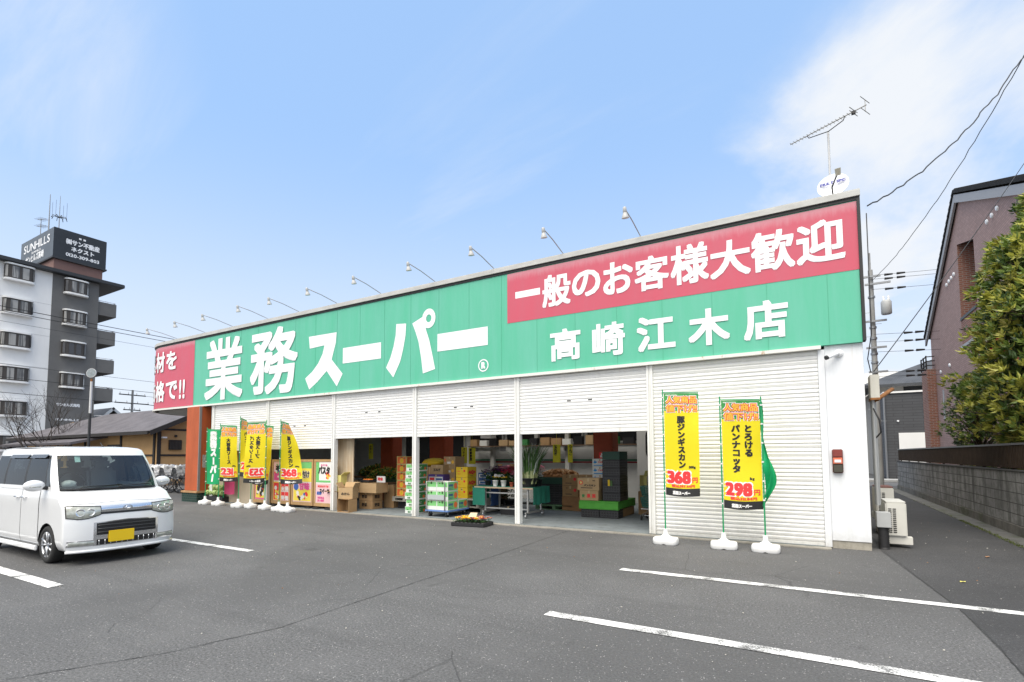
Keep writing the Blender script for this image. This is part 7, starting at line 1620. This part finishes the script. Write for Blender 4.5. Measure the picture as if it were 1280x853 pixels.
for i in range(6):
    o = bk if i == 0 else dup(bk); o.location = (-23.3-.62*i, 12.35+random.uniform(-.12, .12), 0); o.rotation_euler = (0, random.uniform(-.1, .1), random.uniform(-.2, .2)); o['label'] = 'bicycle under a crumpled pale cover, '+nm[i]

# ================================================================== evergreen at the right
def evergreen(base, prof, n_tw, label, lsz, cols, mats, xmin=None, seed=3, nl=8, name='evergreen_tree', flowers=None, fuzz=.12):
    rnd = random.Random(seed); t = thing(name, label, 'tree', base); bx, by, bz = base; tr = MB(); lf = MB(); zs = [z for z, r in prof]
    def rad(z):
        for (z0, r0_), (z1, r1_) in zip(prof, prof[1:]):
            if z0 <= z <= z1: return r0_+(r1_-r0_)*(z-z0)/(z1-z0)
        return .1
    H_ = zs[-1]; tr.tube([(bx, by, 0), (bx+.05, by-.03, H_*.3), (bx-.04, by+.05, H_*.6), (bx, by, H_*.9)], [.11, .09, .06, .02], 8)
    clump = [(rnd.uniform(0, 6.28), rnd.uniform(zs[0], H_), rnd.uniform(.74, 1.15)) for _ in range(110)]
    for q in range(n_tw):
        z = zs[0]+(H_-zs[0])*rnd.random()**.9; a = rnd.uniform(0, 6.28); k = min(clump, key=lambda c_: (abs((c_[0]-a+3.14) % 6.28-3.14)*1.2)**2+((c_[1]-z)*1.1)**2); R_ = rad(z)*k[2]; r_ = R_*(1-.55*rnd.random()**2.2)*(1+rnd.gauss(0, fuzz*.4))
        p = Vector((bx+r_*math.cos(a), by+r_*math.sin(a), z+rnd.gauss(0, .08)))
        if xmin and p.z < 2.0: p.x = max(p.x, xmin+rnd.uniform(0, .15))
        d = Vector((math.cos(a), math.sin(a), rnd.uniform(.2, 1.4))).normalized()
        if q % 9 == 0: tr.tube([(bx, by, max(.4, z-.7)), tuple((Vector((bx, by, z-.4))+p)/2), tuple(p)], [.022, .015, .006], 4)
        mi = rnd.choices(range(len(mats)), cols)[0]; top = (z-zs[0])/(H_-zs[0]); u_ = d.orthogonal().normalized(); w2 = d.cross(u_)
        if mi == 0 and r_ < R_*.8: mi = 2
        for l_ in range(nl):
            b_ = l_*2.4+rnd.random(); tilt = rnd.uniform(.35, 1.25); e = (d*math.cos(tilt)+(u_*math.cos(b_)+w2*math.sin(b_))*math.sin(tilt)).normalized(); s_ = lsz*rnd.uniform(.65, 1.2); f_ = e.cross(d).normalized()*s_*.19 if e.cross(d).length > .01 else u_*s_*.19; nn = e.cross(f_).normalized()*s_*.10
            c0 = p+d*rnd.uniform(-.04, .05); lf.add([c0, c0+e*s_*.45+f_+nn, c0+e*s_-nn*.6, c0+e*s_*.45-f_+nn, c0+e*s_*.5], [(0, 1, 4), (1, 2, 4), (2, 3, 4), (3, 0, 4)], mi)
    build(tr, 'trunk', M('bark_brown', (.09, .065, .045), .9, var=.4, vs_=12), t); build(lf, 'crown', mats, t, recalc=False)
    if flowers:
        fl = MB()
        for (fx_, fy_, fz_) in flowers:
            for k in range(6): a = k*1.047; fl.add([(fx_, fy_, fz_), (fx_+.02*math.cos(a-.4), fy_-.01, fz_+.02*math.sin(a-.4)), (fx_+.035*math.cos(a), fy_-.015, fz_+.035*math.sin(a)), (fx_+.02*math.cos(a+.4), fy_-.01, fz_+.02*math.sin(a+.4))], [(0, 1, 2, 3)])
        build(fl, 'blossom', PETR, t, recalc=False)
    return t
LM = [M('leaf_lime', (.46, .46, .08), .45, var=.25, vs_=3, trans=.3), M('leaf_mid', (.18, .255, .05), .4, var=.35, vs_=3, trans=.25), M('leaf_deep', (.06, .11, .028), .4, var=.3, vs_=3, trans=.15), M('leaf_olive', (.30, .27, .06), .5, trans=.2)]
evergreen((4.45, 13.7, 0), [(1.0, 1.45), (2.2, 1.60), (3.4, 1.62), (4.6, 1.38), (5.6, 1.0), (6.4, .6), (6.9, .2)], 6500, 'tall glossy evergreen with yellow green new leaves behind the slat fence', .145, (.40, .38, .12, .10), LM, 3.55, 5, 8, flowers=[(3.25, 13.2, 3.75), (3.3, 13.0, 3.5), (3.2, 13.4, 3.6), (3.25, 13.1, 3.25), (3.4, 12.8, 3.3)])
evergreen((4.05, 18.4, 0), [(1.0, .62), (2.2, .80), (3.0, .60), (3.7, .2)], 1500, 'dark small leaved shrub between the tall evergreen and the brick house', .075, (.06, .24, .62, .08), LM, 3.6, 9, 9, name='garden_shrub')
